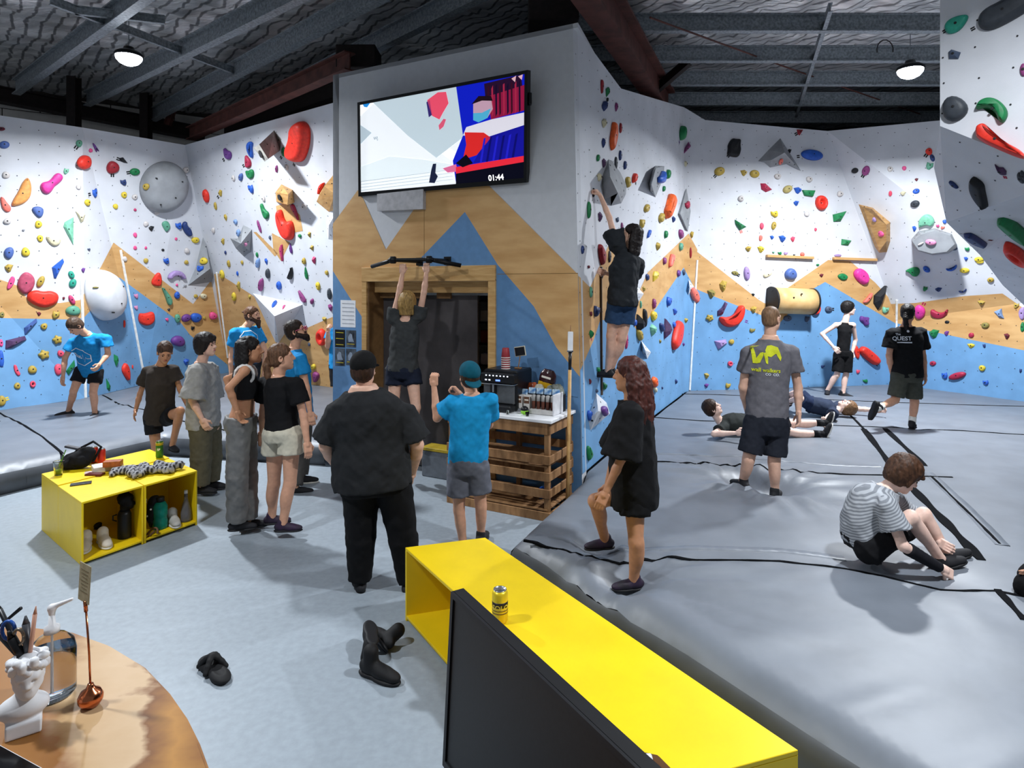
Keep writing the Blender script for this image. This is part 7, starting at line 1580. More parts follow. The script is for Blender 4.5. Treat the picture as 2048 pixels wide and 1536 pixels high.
# ------------------------------------------------------------------ television
_a, _b, _c = U(716, 205, 7.26), U(1056, 140, 6.20), U(886, 379, 6.98); _n = (_b - _a).cross(_c - _a).normalized()
tvc = [plane_pt(x, y, _a, _n) for x, y in ((716, 205), (1056, 140), (1054, 365), (718, 393))]
tv = empty('television', (tvc[2] + tvc[3]) / 2, 'large wall television showing a climbing video on the column', 'television')
tx = (tvc[2] - tvc[3]).normalized(); ty = ((tvc[0] + tvc[1]) / 2 - (tvc[2] + tvc[3]) / 2); ty = (ty - tx * ty.dot(tx)).normalized(); tz = tx.cross(ty)
if tz.y > 0: tz = -tz
def tq(u_, v_, o=0.0):
    """point on the screen: u right 0..1, v down 0..1"""
    return tvc[0] * (1 - u_) * (1 - v_) + tvc[1] * u_ * (1 - v_) + tvc[2] * u_ * v_ + tvc[3] * (1 - u_) * v_ + tz * o
kid('back_case', prism([tq(0, 0), tq(1, 0), tq(1, 1), tq(0, 1)], -tz * .06), M('tv_black', '0d0e10', rough=.3), tv)
for q in ([(0, 0), (1, 0), (.985, .03), (.015, .03)], [(1, 0), (1, 1), (.985, .955), (.985, .03)], [(1, 1), (0, 1), (.015, .955), (.985, .955)], [(0, 1), (0, 0), (.015, .03), (.015, .955)]):
    kid('bezel', prism([tq(a, b, .012) for a, b in q], -tz * .012), MATS['tv_black'], tv)
def scr(name, pts, col, lay, es=1.0):
    bm = bm_new(); bm.faces.new([bm.verts.new(tq(.015 + a * .97, .03 + b * .925, .001 + .0007 * lay)) for a, b in pts])
    for f_ in bm.faces:
        f_.normal_update()
        if f_.normal.dot(tz) < 0: f_.normal_flip()
    return kid(name, bm, M('screen_' + col, col, rough=.5, var=0, spec=.1, emit=col, es=es * .62), screen)
screen = kid('screen', prism([tq(.015, .03, .001), tq(.985, .03, .001), tq(.985, .955, .001), tq(.015, .955, .001)], -tz * .002), M('screen_f4f8fc', 'f4f8fc', rough=.3, var=0, emit='f4f8fc', es=.62), tv)
scr('picture', [(0, 0), (.09, 0), (.66, .72), (.66, .80), (.60, .76), (.1, .0), (0, .12)], 'ffffff', 1, 1.1)
scr('picture', [(.09, 0), (.66, 0), (.66, .52), (.50, .70), (.32, .42), (.2, .2)], 'c4d4dc', 2); scr('picture', [(0, .22), (.08, .33), (0, .44)], 'b8c8d2', 2)
for i in range(4): scr('picture', [(.0, .87 + i * .035), (.6, .84 + i * .035), (.6, .845 + i * .035), (0, .877 + i * .035)], 'aebbc2', 2)
scr('picture', [(.62, 0), (1, 0), (1, 1), (.62, 1), (.60, .75), (.66, .5), (.64, .25)], '1020c8', 3, .9)
scr('picture', [(.78, .02), (.98, .0), (1, .3), (.82, .35), (.79, .2)], '2a1030', 4, .8); scr('picture', [(.80, .15), (1, .1), (1, .34), (.82, .38)], '9a1a44', 5, .8)
scr('picture', [(.68, .42), (.82, .38), (1, .36), (1, .50), (.80, .55), (.66, .5)], 'e8e4ee', 6, .9); scr('picture', [(.67, .47), (.78, .50), (.82, .56), (.74, .72), (.66, .75), (.68, .6)], 'e02a2a', 7, .9)
scr('picture', [(.80, .55), (1, .48), (1, .78), (.72, .80)], '1616a0', 7, .8); scr('picture', [(.72, .20), (.76, .15), (.82, .17), (.83, .28), (.80, .36), (.74, .36), (.72, .29)], 'c9a0b4', 8, .9); scr('picture', [(.72, .29), (.77, .30), (.82, .27), (.80, .36), (.75, .39), (.72, .36)], '52b4d8', 9, .9); scr('picture', [(.71, .20), (.75, .13), (.82, .15), (.83, .20), (.77, .18)], '20101c', 9, .8)
scr('picture', [(.62, .82), (1, .78), (1, .84), (.62, .89)], 'e82a3c', 10, .95); scr('picture', [(.62, .89), (1, .84), (1, 1), (.62, 1)], '08081c', 10, .6); scr('picture', [(.62, .78), (.68, .70), (.72, .80), (.66, .83)], '0a0a1a', 11, .6); scr('picture', [(.54, .82), (.62, .79), (.63, .87), (.57, .87)], 'e0709a', 6, .9)
scr('picture', [(.445, .08), (.51, .02), (.56, .03), (.575, .15), (.54, .24), (.52, .30), (.475, .25)], 'f0506c', 5, .95); scr('picture', [(.44, .10), (.46, .08), (.475, .24), (.455, .26)], '3a2a70', 5, .9); scr('picture', [(.515, .36), (.545, .30), (.56, .31), (.545, .38), (.52, .41)], 'e05a78', 5, .95)
scr('picture', [(.455, .96), (.47, .82), (.48, .76), (.50, .76), (.495, .86), (.51, .90), (.49, .97)], '1c2440', 6, .8); scr('picture', [(.02, .0), (.07, 0), (.05, .04), (.03, .03)], '2a90e0', 5)
for i in range(9):
    a = .80 + i * .021; scr('picture', [(a, .06 + .02 * (i % 2)), (a + .009, .05), (a + .012, .33), (a + .003, .36)], ['3a0f24', 'b02a4c', '1a0c2c'][i % 3], 6, .8)
for i in range(6):
    a = .78 + i * .035; scr('picture', [(a, .56), (a + .012, .55), (a - .01, .80), (a - .022, .80)], ['2424d0', '0c0c70'][i % 2], 8, .8)
scr('picture', [(.0, .70), (.2, .62), (.42, .70), (.62, .80), (.62, .84), (0, .87)], 'e6f0f4', 2); scr('picture', [(.93, .02), (.955, .0), (.95, .06)], 'e0b0b8', 8); scr('picture', [(.965, .01), (.99, .0), (.985, .05)], 'e0b0b8', 8)
tm = text_mesh('01:44', .085, True); o_ = tq(.84, .93, .011); tm.transform(basis(tx, ty, tz, o_)); kid('timer_digits', tm, M('screen_txt', 'ffffff', emit='ffffff', es=1.1), screen)
tm = text_mesh('WJ', .05, True); tm.transform(basis(tx, ty, tz, tq(.12, .40, .006))); kid('lettering', tm, M('screen_txt2', '8a9aa4', emit='8a9aa4', es=.6), screen)
kid('wall_mount', prism([tq(.4, .35, -.06), tq(.6, .35, -.06), tq(.6, .7, -.06), tq(.4, .7, -.06)], -tz * .22), MATS['tv_black'], tv)
kid('side_camera', box_m(tq(1.006, .25, -.03), (.03, .05, .12), bev=.006), MATS['tv_black'], tv)
o = obj('wall_panel', prism([cpt(754, 388, .06), cpt(846, 378, .06), cpt(846, 418, .06), cpt(754, 422, .06)], -CN * .055), M('panel_grey', 'b9b8bc', rough=.6)); tag(o, 'small pale grey panel on the column just below the television', 'panel')

# ------------------------------------------------------------------ pull-up bar
mb = M('bar_black', '0f1012', rough=.4, metal=.3)
YB = 6.72; pb = [U(744, 533, YB + .22), U(786, 520, YB + .02), U(858, 519, YB - .05), U(922, 531, YB + .0)]
t = empty('pull_up_bar', pb[1], 'black wall-mounted pull-up bar above the doorway', 'pull-up bar')
kid('main_bar', tube([pb[1] - (pb[2] - pb[1]) * .12, pb[1], pb[2], pb[2] + (pb[2] - pb[1]) * .12], .019, 12), mb, t, True)
for a, b in ((pb[1], pb[0]), (pb[2], pb[3])): kid('angled_grip', tube([a, a + (b - a) * .25, b], [.019, .023, .023], 12), mb, t, True)
for q in (pb[1], pb[2]):
    wq = cpt(*PIX(q)); n_ = (C2 - q).dot(CN); foot = q + CN * n_
    kid('arm', tube([q, q + (foot - q) * .96], .02, 8), mb, t); pass
    kid('clamp', lathe([(.036, -.03), (.04, -.02), (.04, .02), (.036, .03)], q, 14, frame(pb[2] - pb[1])), mb, t, True)
    kid('wall_plate', box_m(foot + CN * .008, (.09, .09, .012), Matrix((CD, Vector((0, 0, 1)), CN)).transposed()), mb, t)
# ------------------------------------------------------------------ sheets on the column
def sheet(x0, y0, x1, y1, mat, label, cat='sheet', o_=.004):
    q = [cpt(x0, y0, o_), cpt(x1, y0 + 1, o_), cpt(x1, y1 + 1, o_), cpt(x0, y1, o_)]; o = obj('paper_sheet', prism(q, -CN * .003), mat); return tag(o, label, cat, 'sheets on the column')
pw = M('paper_white', 'e4e6ea', rough=.8, var=.03)
s_ = sheet(681, 600, 711, 654, pw, 'white paper list pinned beside the doorway')
for i in range(6):
    obj('ruled_line', prism([cpt(684, 606 + i * 8, .006), cpt(708, 607 + i * 8, .006), cpt(708, 607.8 + i * 8, .006), cpt(684, 606.8 + i * 8, .006)], -CN * .001), M('ink_grey', 'a9adb6', rough=.8), s_)
mk = M('photo_dark', '1a1e24', rough=.4, col2='5a6470', scale=9); mk2 = M('photo_black', '111214', rough=.4)
for k, (a, lb) in enumerate((((670, 659, 690, 694), 'black notice with yellow lines, upper left of four'), ((692, 660, 712, 694), 'dark photo sheet, upper right of four'), ((670, 696, 690, 731), 'dark photo sheet, lower left of four'), ((692, 697, 712, 730), 'dark photo sheet, lower right of four'))):
    s_ = sheet(*a, mk2 if k == 0 else mk, lb + ' beside the doorway', 'poster')
    for yy in ((664, 676, 688) if k == 0 else (a[3] - 7,)):
        obj('stripe', prism([cpt(a[0] + 2, yy, .006), cpt(a[2] - 3, yy + 1, .006), cpt(a[2] - 3, yy + 2.4, .006), cpt(a[0] + 2, yy + 1.4, .006)], -CN * .001), M('stripe_yellow', 'b9a82a', rough=.6), s_)
    if k: obj('figure', prism([cpt(a[0] + x_, a[1] + y_, .0055) for x_, y_ in ((5, 24), (4, 14), (8, 7), (12, 9), (13, 16), (16, 24))], -CN * .001), M('photo_pale', '8a97a8', rough=.5), s_)

# ------------------------------------------------------------------ coffee stand built from pallets
mpal = M('pallet_wood', 'a97f56', rough=.7, col2='7f5b3a', scale=6, stretch=(3, 3, 1)); mtop = M('white_worktop', 'e8e9ec', rough=.35, var=.02)
T0, T1, O0, O1, ZT_ = .04, 1.16, .03, .60, .93
st = empty('pallet_stand', C2 + CD * .6 + CN * .3, 'coffee stand made of pallet wood with a white top', 'table')
kid('worktop', cbox(T0 - .03, T1, ZT_ - .03, ZT_, O0, O1 + .02, .004), mtop, st)
kid('apron', cbox(T0, T1, ZT_ - .14, ZT_ - .032, O1 - .03, O1, .003), mpal, st); kid('apron', cbox(T0, T0 + .025, ZT_ - .14, ZT_ - .032, O0, O1, .003), mpal, st)
for a, b in ((T0 + .005, O1 - .05), (T0 + .005, O0 + .02), (T1 - .06, O1 - .05), (T1 - .06, O0 + .02), ((T0 + T1) / 2, O0 + .02)): kid('post', cbox(a, a + .05, 0, ZT_ - .03, b, b + .045, .003), mpal, st)
for z0 in (.52, .365, .21, .0):
    kid('slat', cbox(T0 - .012, T1, z0, z0 + .082, O1, O1 + .018, .003), mpal, st); kid('slat', cbox(T0 - .012, T0 + .004, z0, z0 + .082, O0 + .02, O0 + .30, .003), mpal, st); kid('slat', cbox(T0 - .012, T0 + .004, z0 + .004, z0 + .080, O0 + .31, O1, .003), mpal, st); kid('slat', cbox(T0, T1, z0 + .02, z0 + .10, O0, O0 + .016, .003), mpal, st)
for i in range(5): kid('shelf_board', cbox(T0 + .02, T1 - .02, .49, .506, O0 + .03 + i * .112, O0 + .13 + i * .112, .002), mpal, st); kid('shelf_board', cbox(T0 + .02, T1 - .02, .09, .106, O0 + .03 + i * .112, O0 + .13 + i * .112, .002), mpal, st)
def on(t_, o_, z_=ZT_): return C2 + CD * t_ + CN * o_ + Vector((0, 0, z_))
kid_r = Matrix((-CD, -CN, Vector((0, 0, 1)))).transposed()     # x to the right along the face, y into it
# espresso machine
tl, tr = ct(975) - .34, ct(975) - .0
mt0, mt1 = .48, .86; em = empty('coffee_machine', on((mt0 + mt1) / 2, .32), 'black automatic coffee machine on the pallet stand', 'coffee machine'); mblk = M('machine_black', '15161a', rough=.35); mgr = M('machine_grey', '6a6d70', rough=.3, metal=.5)
kid('case', cbox(mt0, mt1, ZT_ + .005, ZT_ + .40, .06, .40, .015), mblk, em); kid('front_panel', cbox(mt0 + .015, mt1 - .015, ZT_ + .07, ZT_ + .265, .40, .435, .012), mgr, em); kid('drip_tray', cbox(mt0 + .01, mt1 - .01, ZT_ + .005, ZT_ + .07, .40, .52, .012), mblk, em)
kid('head', cbox(mt0, mt1, ZT_ + .27, ZT_ + .375, .38, .47, .014), mblk, em); kid('chrome_rim', cbox(mt0 - .002, mt1 + .002, ZT_ + .262, ZT_ + .272, .38, .474, .003), M('chrome', 'c8ccd0', rough=.15, metal=1), em); kid('spout', cbox((mt0 + mt1) / 2 + .02, (mt0 + mt1) / 2 + .075, ZT_ + .16, ZT_ + .265, .42, .475, .006), mblk, em); kid('spout_lever', cbox((mt0 + mt1) / 2 + .025, (mt0 + mt1) / 2 + .04, ZT_ + .19, ZT_ + .262, .475, .482), MATS['chrome'], em)
for i in range(7): kid('button', cbox(mt0 + .06 + i * .04, mt0 + .075 + i * .04, ZT_ + .345, ZT_ + .356, .47, .473), M('button_lit', 'e8f0ff', emit='e8f0ff', es=1.2), em)
for a in (.30, .26): kid('button', cbox(mt0 + a, mt0 + a + .02, ZT_ + .30, ZT_ + .312, .47, .473), MATS['button_lit'], em)
kid('display', cbox(mt0 + .15, mt0 + .20, ZT_ + .298, ZT_ + .314, .47, .473), M('display_blue', '6a8cff', emit='6a8cff', es=1.5), em)
# stacked red cups and the little sign
p = on(.66, .30, ZT_ + .402)
cups = M('paper_cup_red', '9c3038', rough=.5); rimm = M('paper_cup_rim', 'efe8e2', rough=.5)
for i in range(6):
    q = p + Vector((0, 0, i * .022)); t = empty('paper_cup', q, ['lowest', 'second lowest', 'third', 'fourth', 'fifth', 'top'][i] + ' red paper cup in the upturned stack on the coffee machine', 'cup', 'red paper cups on the coffee machine')
    kid('cup', lathe([(.044, 0), (.045, .004), (.034, .098), (.032, .1), (.001, .1)], q, 20), cups, t, True); kid('rim', lathe([(.0455, -.002), (.0475, .002), (.0455, .008)], q, 20), rimm, t, True)
t = empty('price_sign', on(.56, .22, ZT_ + .40), 'small black card sign on a wooden stick behind the red cups', 'sign'); q = on(.56, .22, ZT_ + .40)
kid('stick', tube([q, q + Vector((.02, 0, .13))], .005, 6), mpal, t); kid('foot', box_m(q + Vector((0, 0, .006)), (.07, .04, .012), kid_r, .003), mpal, t); Rs = kid_r @ Matrix.Rotation(math.radians(-10), 3, 'Y')
kid('frame', box_m(q + Vector((.02, 0, .175)), (.125, .008, .10), Rs, .002), M('frame_pale', 'd8d0bc'), t); kid('card', box_m(q + Vector((.02, 0, .175)) + CN * .006, (.108, .006, .083), Rs), mblk, t)
# snacks
sn = empty('snack_display', on(.24, .20), 'cardboard snack display box with bars in clear tubes', 'snack display')
kid('tray', cbox(.09, .34, ZT_ + .002, ZT_ + .045, .28, .42, .004), M('card_pale', 'c9c6c2', rough=.7), sn); kid('side_panel', cbox(.075, .09, ZT_ + .002, ZT_ + .20, .20, .42, .003), M('card_white', 'dfe0e4', rough=.6), sn)
for i in range(5):
    a = on(.115 + i * .05, .36, ZT_ + .02); kid('bar_tube', lathe([(.019, 0), (.019, .10), (.012, .112)], a, 12), M('snack_brown', '5e3428', rough=.4), sn, True); kid('tube_lid', lathe([(.0195, .10), (.0195, .155), (.01, .16)], a, 12), M('lid_grey', 'a9a6a4', rough=.4), sn, True)
for k, (a, b) in enumerate(((.36, .43), (.445, .515))):
    o = obj('coffee_box', cbox(a, b, ZT_ + .03, ZT_ + .16, .26, .36, .004), M('carton_coffee', 'd8d2cc', rough=.6)); tag(o, ['white coffee capsule box nearer the bars', 'white coffee capsule box nearer the coffee machine'][k], 'box')
    lab_ = cbox(a + .006, b - .006, ZT_ + .085, ZT_ + .15, .36, .3612); obj('box_label', lab_, M('label_brown', '6a4a38', rough=.6), o); obj('label_bar', cbox(a + .014, b - .014, ZT_ + .112, ZT_ + .126, .3612, .3618), M('label_cream', 'efe6d8'), o)
o = obj('box_stand', cbox(.35, .53, ZT_, ZT_ + .03, .25, .38, .003), M('tray_grey', '9a9ca0', rough=.4, metal=.5)); tag(o, 'low grey tray under the two coffee boxes', 'tray')
def bag(c_, w, h_, th, roll, mat, label, band=None):
    t = empty('snack_bag', c_, label, 'snack bag'); R3 = kid_r @ Matrix.Rotation(math.radians(roll), 3, 'Y'); f = Field(); f.ell(npv(c_) + npv(R3 @ Vector((0, 0, h_ / 2))), (w * .56, th, h_ * .58), R3); Ra = np.array(R3)
    f.cut(npv(c_) + Ra[:, 2] * h_, Ra[:, 2]); f.cut(npv(c_), -Ra[:, 2]); f.cut(npv(c_) + Ra[:, 0] * w / 2, Ra[:, 0]); f.cut(npv(c_) - Ra[:, 0] * w / 2, -Ra[:, 0])
    kid('bag_body', mesh_np('bag', f.mesh(.006, .0, lambda Q: .003 * snoise(Q, 60, 2))), mat, t, True)
    if band: kid('bag_band', box_m(Vector(c_) + R3 @ Vector((0, -th * .92, h_ * band[1])), (w * .9, .006, h_ * band[2]), R3, .002), M('band_' + band[0], band[0], rough=.35), t)
    if band and len(band) > 3:
        kid('logo_bar', box_m(Vector(c_) + R3 @ Vector((0, -th * .98, h_ * .62)), (w * .6, .006, h_ * .10), R3, .001), M('label_cream', 'efe6d8'), t)
bag(on(.30, .12, ZT_ + .20), .17, .20, .045, 12, M('bag_dark', '3a1a1e', rough=.3, coat=.4), 'tilted dark red and yellow snack bag on top of the pile', ('d9a81e', .2, .34, 'SNACKS'))
bag(on(.42, .14, ZT_ + .10), .13, .16, .04, -8, M('bag_brown', '6a2f1c', rough=.3, col2='b5562a', scale=14), 'brown and orange snack bag beside the coffee machine')
bag(on(.33, .22, ZT_ + .12), .10, .14, .03, 4, M('bag_cream', 'd8d4c4', rough=.4, col2='8a8470', scale=18), 'cream snack bag in the middle of the pile'); bag(on(.17, .15, ZT_ + .10), .19, .16, .045, -10, M('bag_green', '3a4438', rough=.35, col2='b9bcb0', scale=12), 'green and silver snack bag at the right of the pile')
for i in range(5):
    o = obj('snack_packet', box_m((0, 0, 0), (.075, .03, .06), kid_r @ Matrix.Rotation(math.radians(-12), 3, 'X'), .008, 2), M('packet_blue', '2f74b4', rough=.3, col2='d8ecf4', scale=25)); o.location = on(.12 + i * .085, .27, ZT_ + .20 - .02 * (i == 4)); tag(o, ['rightmost', 'second from right', 'middle', 'second from left', 'leftmost'][i] + ' blue snack packet in the row above the bars', 'snack packet', 'blue snack packets')
o = obj('riser', cbox(.08, .50, ZT_, ZT_ + .17, .12, .27, .004), M('riser_black', '1a1a1e', rough=.6)); tag(o, 'dark cardboard riser under the blue packets', 'box')
p = on(.36, .47); t = empty('pot', p, 'small lime green pot with a dark top on the coffee stand', 'pot'); kid('bowl', lathe([(.018, 0), (.036, .018), (.038, .04)], p, 18), M('lime', '8fd23a', rough=.4), t, True); kid('top', lathe([(.038, .04), (.034, .065), (.015, .08), (.001, .082)], p, 18), mblk, t, True)
o = obj('paper_sheet', box_m((0, 0, .002), (.24, .12, .002), kid_r), pw); o.location = on(.48, .50); tag(o, 'white paper lying on the coffee stand', 'sheet'); 
for k, (a, b) in enumerate(((.30, .53), (.50, .55))):
    p = on(a, b); o = obj('shot_glass', lathe([(.015, 0), (.02, .04), (.017, .04), (.013, .004), (.001, .004)], p, 14), glass, None, True); tag(o, ['tiny clear glass at the right front of the coffee stand', 'tiny clear glass at the left front of the coffee stand'][k], 'glass')
# long pole leaning at the end of the stand
q0 = on(-.07, .44, 0); q1 = U(1141, 668, 6.02); d_ = q1 - q0; t = empty('pole', q0, 'long wooden pole with a dark grip leaning against the coffee stand', 'pole')
kid('shaft', tube([q0, q0 + d_ * .80], .017, 10), M('pole_wood', 'cfa368', rough=.5), t, True); kid('grip', tube([q0 + d_ * .80, q0 + d_ * .90], [.014, .018], 10), mblk, t, True); kid('collar', lathe([(.03, 0), (.03, .012)], q0 + d_ * .90, 12, frame(d_)), MATS['chrome'], t); kid('head', box_m(q0 + d_ * .955, (.05, .02, .20), frame(d_), .004), MATS['paper_white'], t); kid('spike', tube([q0 + d_ * .97, q0 + d_ * 1.05], .006, 6), mpal, t)
for k, (a, b, c_, lb) in enumerate(((.40, .35, 'a9acb0', 'grey carton on the bottom shelf of the coffee stand'), (.22, .33, '2a62c8', 'blue bag on the bottom shelf of the coffee stand'))):
    if k == 0: o = obj('carton', cbox(a, a + .22, .108, .13, b - .2, b, .004), M('carton_grey', c_)); tag(o, lb, 'box')
    else:
        f = Field(); p = npv(on(a, b, .108)); f.ell(p + (0, 0, .05), (.07, .06, .06)); f.ell(p + (.04, .02, .09), (.04, .04, .05), k=.02); f.cut(p, (0, 0, -1)); o = obj('plastic_bag', mesh_np('pbag', f.mesh(.008, .01, lambda Q: .012 * snoise(Q, 50, 1))), M('bag_blue', c_, rough=.3)); tag(o, lb, 'bag')

# ------------------------------------------------------------------ reception desk in the foreground
ZK = 1.0
dl = [plan(x, y, ZK) for x, y in ((-160, 1246), (-60, 1250), (0, 1254), (60, 1252), (150, 1263), (220, 1288), (290, 1330), (340, 1382), (375, 1432), (400, 1482), (420, 1536), (450, 1640), (560, 1760), (800, 1800), (1050, 1720), (1200, 1600), (1238, 1530), (1262, 1506), (1290, 1500), (1318, 1506), (1342, 1530), (1380, 1620), (1500, 1800))] + [(.62, .62), (-2.2, .62)]
mslab = M('live_edge_wood', '8a5a2c', rough=.5, spec=.25)
nt = mslab.node_tree; bs_ = nt.nodes['Principled BSDF']; tc_ = nt.nodes.new('ShaderNodeTexCoord'); sp = nt.nodes.new('ShaderNodeSeparateXYZ'); nt.links.new(tc_.outputs['Object'], sp.inputs[0])
n1 = nt.nodes.new('ShaderNodeTexNoise'); n1.inputs['Scale'].default_value = 3.2; n1.inputs['Detail'].default_value = 5; nt.links.new(tc_.outputs['Object'], n1.inputs['Vector'])
mpp = nt.nodes.new('ShaderNodeMapping'); mpp.inputs['Rotation'].default_value = (0, 0, math.radians(-62)); mpp.inputs['Scale'].default_value = (3, 22, 3); nt.links.new(tc_.outputs['Object'], mpp.inputs['Vector'])
n2 = nt.nodes.new('ShaderNodeTexNoise'); n2.inputs['Scale'].default_value = 1.5; n2.inputs['Detail'].default_value = 8; nt.links.new(mpp.outputs['Vector'], n2.inputs['Vector'])
def mth(op, a, b):
    m_ = nt.nodes.new('ShaderNodeMath'); m_.operation = op
    for i, v in enumerate((a, b)):
        if isinstance(v, (int, float)): m_.inputs[i].default_value = v
        else: nt.links.new(v, m_.inputs[i])
    return m_.outputs[0]
rot_ = mth('ADD', mth('MULTIPLY', sp.outputs[0], .86), mth('MULTIPLY', sp.outputs[1], .50))
val = mth('ADD', mth('ADD', rot_, mth('MULTIPLY', n1.outputs[0], .41)), mth('MULTIPLY', n2.outputs[0], .05))
rm = nt.nodes.new('ShaderNodeMapRange'); rm.inputs[1].default_value = -.55; rm.inputs[2].default_value = .75; nt.links.new(val, rm.inputs[0]); cr = nt.nodes.new('ShaderNodeValToRGB'); E_ = cr.color_ramp.elements
E_[0].position = 0; E_[0].color = (*lin('7f5228'), 1); E_[1].position = 1; E_[1].color = (*lin('5a3a1e'), 1)
for ps, c_ in ((.36, '9a6a38'), (.43, '8a5a2c'), (.47, 'b8966c'), (.55, 'c6a884'), (.57, '7a4c22'), (.63, 'b07c38'), (.69, '8a5a28'), (.74, '5f3d1f')): E_.new(ps).color = (*lin(c_), 1)
nt.links.new(rm.outputs[0], cr.inputs['Fac']); nt.links.new(cr.outputs['Color'], bs_.inputs['Base Color'])
desk = empty('reception_desk', (-.6, 1.2, 0), 'live-edge wooden reception desk in the foreground', 'desk')
bm = prism([Vector((x, y, ZK)) for x, y in dl], (0, 0, -.055)); bmesh.ops.bevel(bm, geom=[e for e in bm.edges if all(abs(v.co.z - ZK) < .001 for v in e.verts)], offset=.008, segments=2, affect='EDGES'); kid('slab_top', bm, mslab, desk)
kid('front_panel', hexa_plan([(-2.1, .7), (.5, .7), (.5, 1.0), (-2.1, 1.0)], 0, ZK - .055), M('desk_panel', '3a3a3e', rough=.6), desk)
# clear sanitiser bottle
p = gz(104, 1392, ZK); san = empty('sanitiser_bottle', p, 'clear hand sanitiser pump bottle on the wooden desk', 'bottle')
kid('bottle_body', lathe([(.001, .002), (.052, .002), (.058, .012), (.058, .125), (.052, .15), (.034, .168), (.02, .174), (.018, .188)], p, 32), M('clear_pet', 'f2f6f8', rough=.03, trans=1.0, ior=1.22, var=0), san, True)
kid('gel', lathe([(.001, .006), (.048, .006), (.053, .014), (.053, .118), (.001, .118)], p, 32), M('clear_gel', 'f4f8fa', rough=.02, trans=1.0, ior=1.12, var=0), san, True)
mwp = M('pump_white', 'f0f0f2', rough=.35, var=.02); kid('collar', lathe([(.019, .18), (.019, .196), (.009, .202), (.007, .235)], p, 20), mwp, san, True)
f = Field(); pp = npv(p); f.cap(pp + (0, 0, .232), pp + (0, 0, .246), .008, .011); f.cap(pp + (0, 0, .250), pp + (.05, .01, .268), .008, .004); kid('pump_head', mesh_np('pump', f.mesh(.0025, .008)), mwp, san, True); kid('dip_tube', tube([pp + (0, 0, .02), pp + (0, 0, .2)], .003, 6), mwp, san)
# plaster bust used as a pen pot
p = npv(gz(48, 1462, ZK)); bust = empty('bust_pen_pot', p, 'white plaster bust used as a pen pot on the desk', 'pen pot'); f = Field(); rz_ = np.array(Matrix.Rotation(math.radians(35), 3, 'Z'))
f.box(p + (0, 0, .018), (.075, .06, .036), rz_, .004); f.ell(p + (-.005, .004, .062), (.056, .038, .032), rz_, k=.012); f.cap(p + (-.002, .004, .08), p + (.004, .006, .118), .024, .021, k=.015); hC = p + (.006, .006, .148)
fwv = npv((.55, -.80, -.12)); fwv /= np.linalg.norm(fwv); rv = np.cross(fwv, (0, 0, 1)); rv /= np.linalg.norm(rv); uv = np.cross(rv, fwv); hf_, Lb, Rb = head_field(hC, rv, fwv, uv, .42); hv = hf_.mesh(.0022, .006)
for i in range(26):
    a = i * .66; y = (i % 5) * .012; q = Lb(math.cos(a) * .088, -.01 + math.sin(a) * .095, .05 + .022 * (i % 4) - .03 * (1 if math.sin(a) < 0 else 0))
    f.ell(q, (.0105, .0105, .0095), k=.004)
f.ell(Lb(0, -.02, .07), (.036, .040, .026), k=.006); f.cone(Lb(0, -.02, .06), Lb(0, -.02, .2), .024, .026, op='s')
kid('bust', mesh_np('bust', join_vf([f.mesh(.0026, .006), hv])), M('plaster_white', 'e6e7ea', rough=.6, var=.04, scale=20), bust, True)
top = Vector(Lb(0, -.02, .02)); pens = ((-.10, .02, .16, 'pen_black', '1a1c20', .006, (.06, .06), 'black marker pen leaning far right in the bust pot'), (-.015, .01, .13, 'pen_grey', '4a4d52', .009, None, 'wide grey ruler-like pen in the bust pot'), (.02, .0, .16, 'pencil_pink', 'd9a48c', .005, None, 'pink pencil in the bust pot'), (-.045, -.01, .10, 'marker_blk', '101114', .011, None, 'thick black marker in the bust pot'))
for dx, dy, L_, nm, c_, r_, ex, lb in pens:
    t = empty('pen', top, lb, 'pen'); e_ = top + Vector((dx, dy, L_)); d_ = (e_ - top).normalized(); kid('barrel', tube([top, e_ - d_ * .02], r_, 10), M(nm, c_, rough=.35), t, True); kid('tip', tube([e_ - d_ * .02, e_], [r_ * .9, r_ * .25], 10), M(nm, c_), t, True)
t = empty('pen', gz(10, 1240, 1.25), 'black stylus pen rising at the left edge above the bust pot', 'pen'); a_, b_ = U(-12, 1262, 1.72), U(42, 1216, 1.72); kid('barrel', tube([top, a_, b_], .005, 8), M('pen_black', '1a1c20'), t, True)
t = empty('scissors', top, 'scissors with blue handles standing in the bust pot', 'scissors'); hc_ = top + Vector((-.055, .0, .095))
kid('handle', tube([hc_ + Vector((.017 * math.cos(a), .004, .024 * math.sin(a))) for a in np.linspace(0, 6.28, 16)], .0045, 8), M('handle_blue', '2456a8', rough=.4), t, True); kid('handle', tube([hc_ + Vector((.034 + .014 * math.cos(a), -.006, -.012 + .02 * math.sin(a))) for a in np.linspace(0, 6.28, 16)], .004, 8), M('handle_wire', '8a8478', rough=.4, metal=.6), t, True); kid('blades', tube([hc_ + Vector((.01, 0, -.024)), top + Vector((.0, 0, -.02))], .006, 6), MATS['chrome'], t)
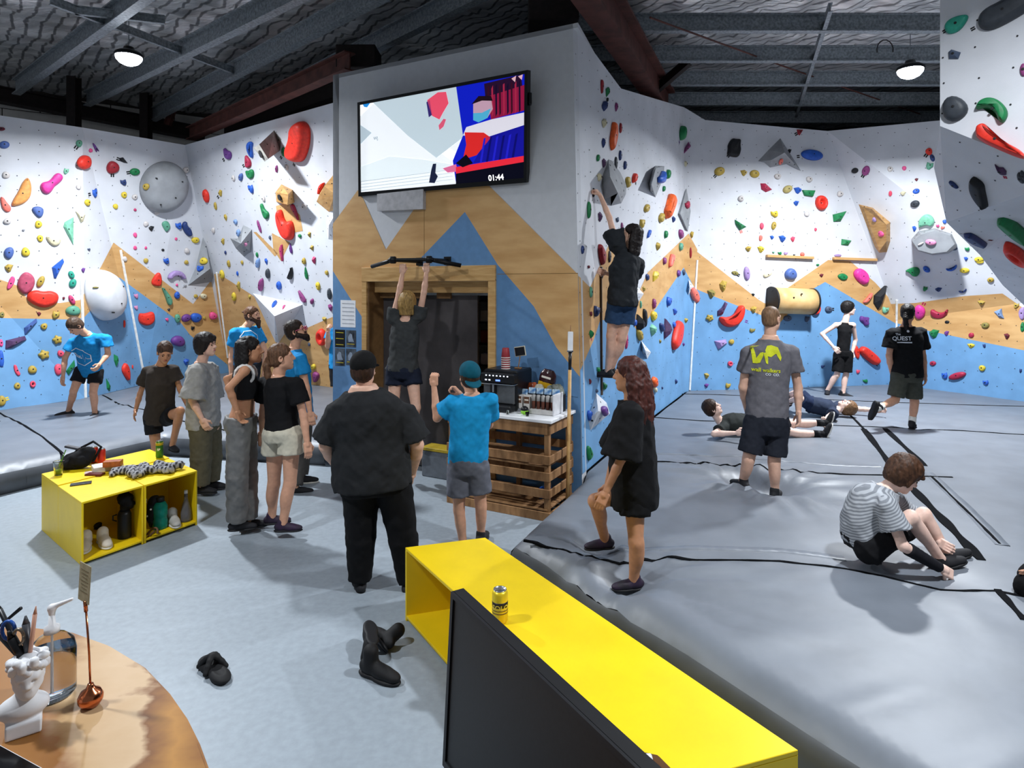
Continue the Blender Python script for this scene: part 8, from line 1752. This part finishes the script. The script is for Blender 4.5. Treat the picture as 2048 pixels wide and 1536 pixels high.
# copper sign holder
p = gz(181, 1412, ZK); sg = empty('sign_holder', p, 'copper ball sign holder with a cream card on the desk', 'sign holder'); mcu = M('copper', 'c9764f', rough=.18, metal=1.0, var=.05)
kid('ball', lathe([(.001, 0), (.022, .003), (.030, .016), (.031, .028), (.024, .042), (.012, .050), (.008, .058), (.007, .062)], p, 26), mcu, sg, True); rt_ = Vector(p) + Vector((-.012, .0, .26)); kid('rod', tube([Vector(p) + Vector((0, 0, .05)), Vector(p) + Vector((-.004, 0, .15)), rt_], .0028, 8), mcu, sg, True); kid('clip', tube([rt_, rt_ + Vector((0, -.004, .03))], .005, 8), mcu, sg, True)
cc = rt_ + Vector((-.004, .0, .078)); Rc = Matrix.Rotation(math.radians(-28), 3, 'Z') @ Matrix.Rotation(math.radians(6), 3, 'Y'); kid('card', box_m(cc, (.054, .002, .108), Rc, .0008), M('card_cream', 'b9b294', rough=.7, col2='a39c7e', scale=60), sg)
for i in range(7): kid('printed_line', box_m(cc + Rc @ Vector((0, -.0014, .036 - i * .010)), (.036 - .006 * (i % 3), .0005, .0025), Rc), M('ink_olive', '8a8468', rough=.8), sg)
# tablet at the lower left
q = [gz(x, y, ZK + .012) for x, y in ((-90, 1448), (0, 1490), (88, 1538), (20, 1660), (-160, 1560))]; t = empty('tablet', q[1], 'black tablet with a white edge at the lower left of the desk', 'tablet'); kid('shell', prism(q, (0, 0, -.011)), M('tablet_white', 'e6e8ea', rough=.3), t)
c_ = sum(q, Vector()) / len(q); kid('screen', prism([c_ + (v - c_) * .955 + Vector((0, 0, .0015)) for v in q], (0, 0, -.001)), M('tablet_black', '0c0d10', rough=.12), t)
# monitor seen from the side
mo = empty('monitor', (.05, 1.15, ZK), 'black computer monitor seen edge-on in the foreground', 'monitor'); tlm = U(906, 1182, 1.50); trm = tlm + Vector((.365, -.60, 0)); dn = Vector((-.018, -.02, -.40)); md = (trm - tlm).normalized(); mn = md.cross(Vector((0, 0, 1))).normalized()
if mn.dot(Vector((0, 0, CAMZ)) - tlm) < 0: mn = -mn
ms = M('monitor_shell', '141518', rough=.55, var=.1); kid('shell', prism([tlm, trm, trm + dn, tlm + dn], -mn * .028), ms, mo)
for a, b, c_, d_ in ((0, 0, 1, .03), (0, .96, 1, 1.0), (0, .03, .018, .96), (.982, .03, 1, .96)):
    Q = lambda u_, v_: tlm + (trm - tlm) * u_ + dn * v_ + mn * .006
    kid('bezel', prism([Q(a, b), Q(c_, b), Q(c_, d_), Q(a, d_)], -mn * .007), M('monitor_bezel', '1b1c20', rough=.5), mo)
Q = lambda u_, v_: tlm + (trm - tlm) * u_ + dn * v_ + mn * .002; kid('screen', prism([Q(.018, .03), Q(.982, .03), Q(.982, .96), Q(.018, .96)], -mn * .002), M('monitor_screen', '17181b', rough=.45, var=.15, scale=120), mo)
mid = (tlm + trm) / 2 + dn * .9 - mn * .05; kid('stand_neck', tube([mid, Vector((mid.x, mid.y, ZK + .01))], .022, 10), ms, mo); kid('stand_base', lathe([(.11, 0), (.11, .01), (.03, .016)], (mid.x, mid.y, ZK), 24), ms, mo, True)
# small receipt and holder on the right lobe
p = gz(1292, 1531, ZK); o = obj('receipt_box', box_m((0, 0, .012), (.03, .02, .024), bev=.003), pw); o.location = p; tag(o, 'small white box on the wooden desk lobe at the bottom', 'box')
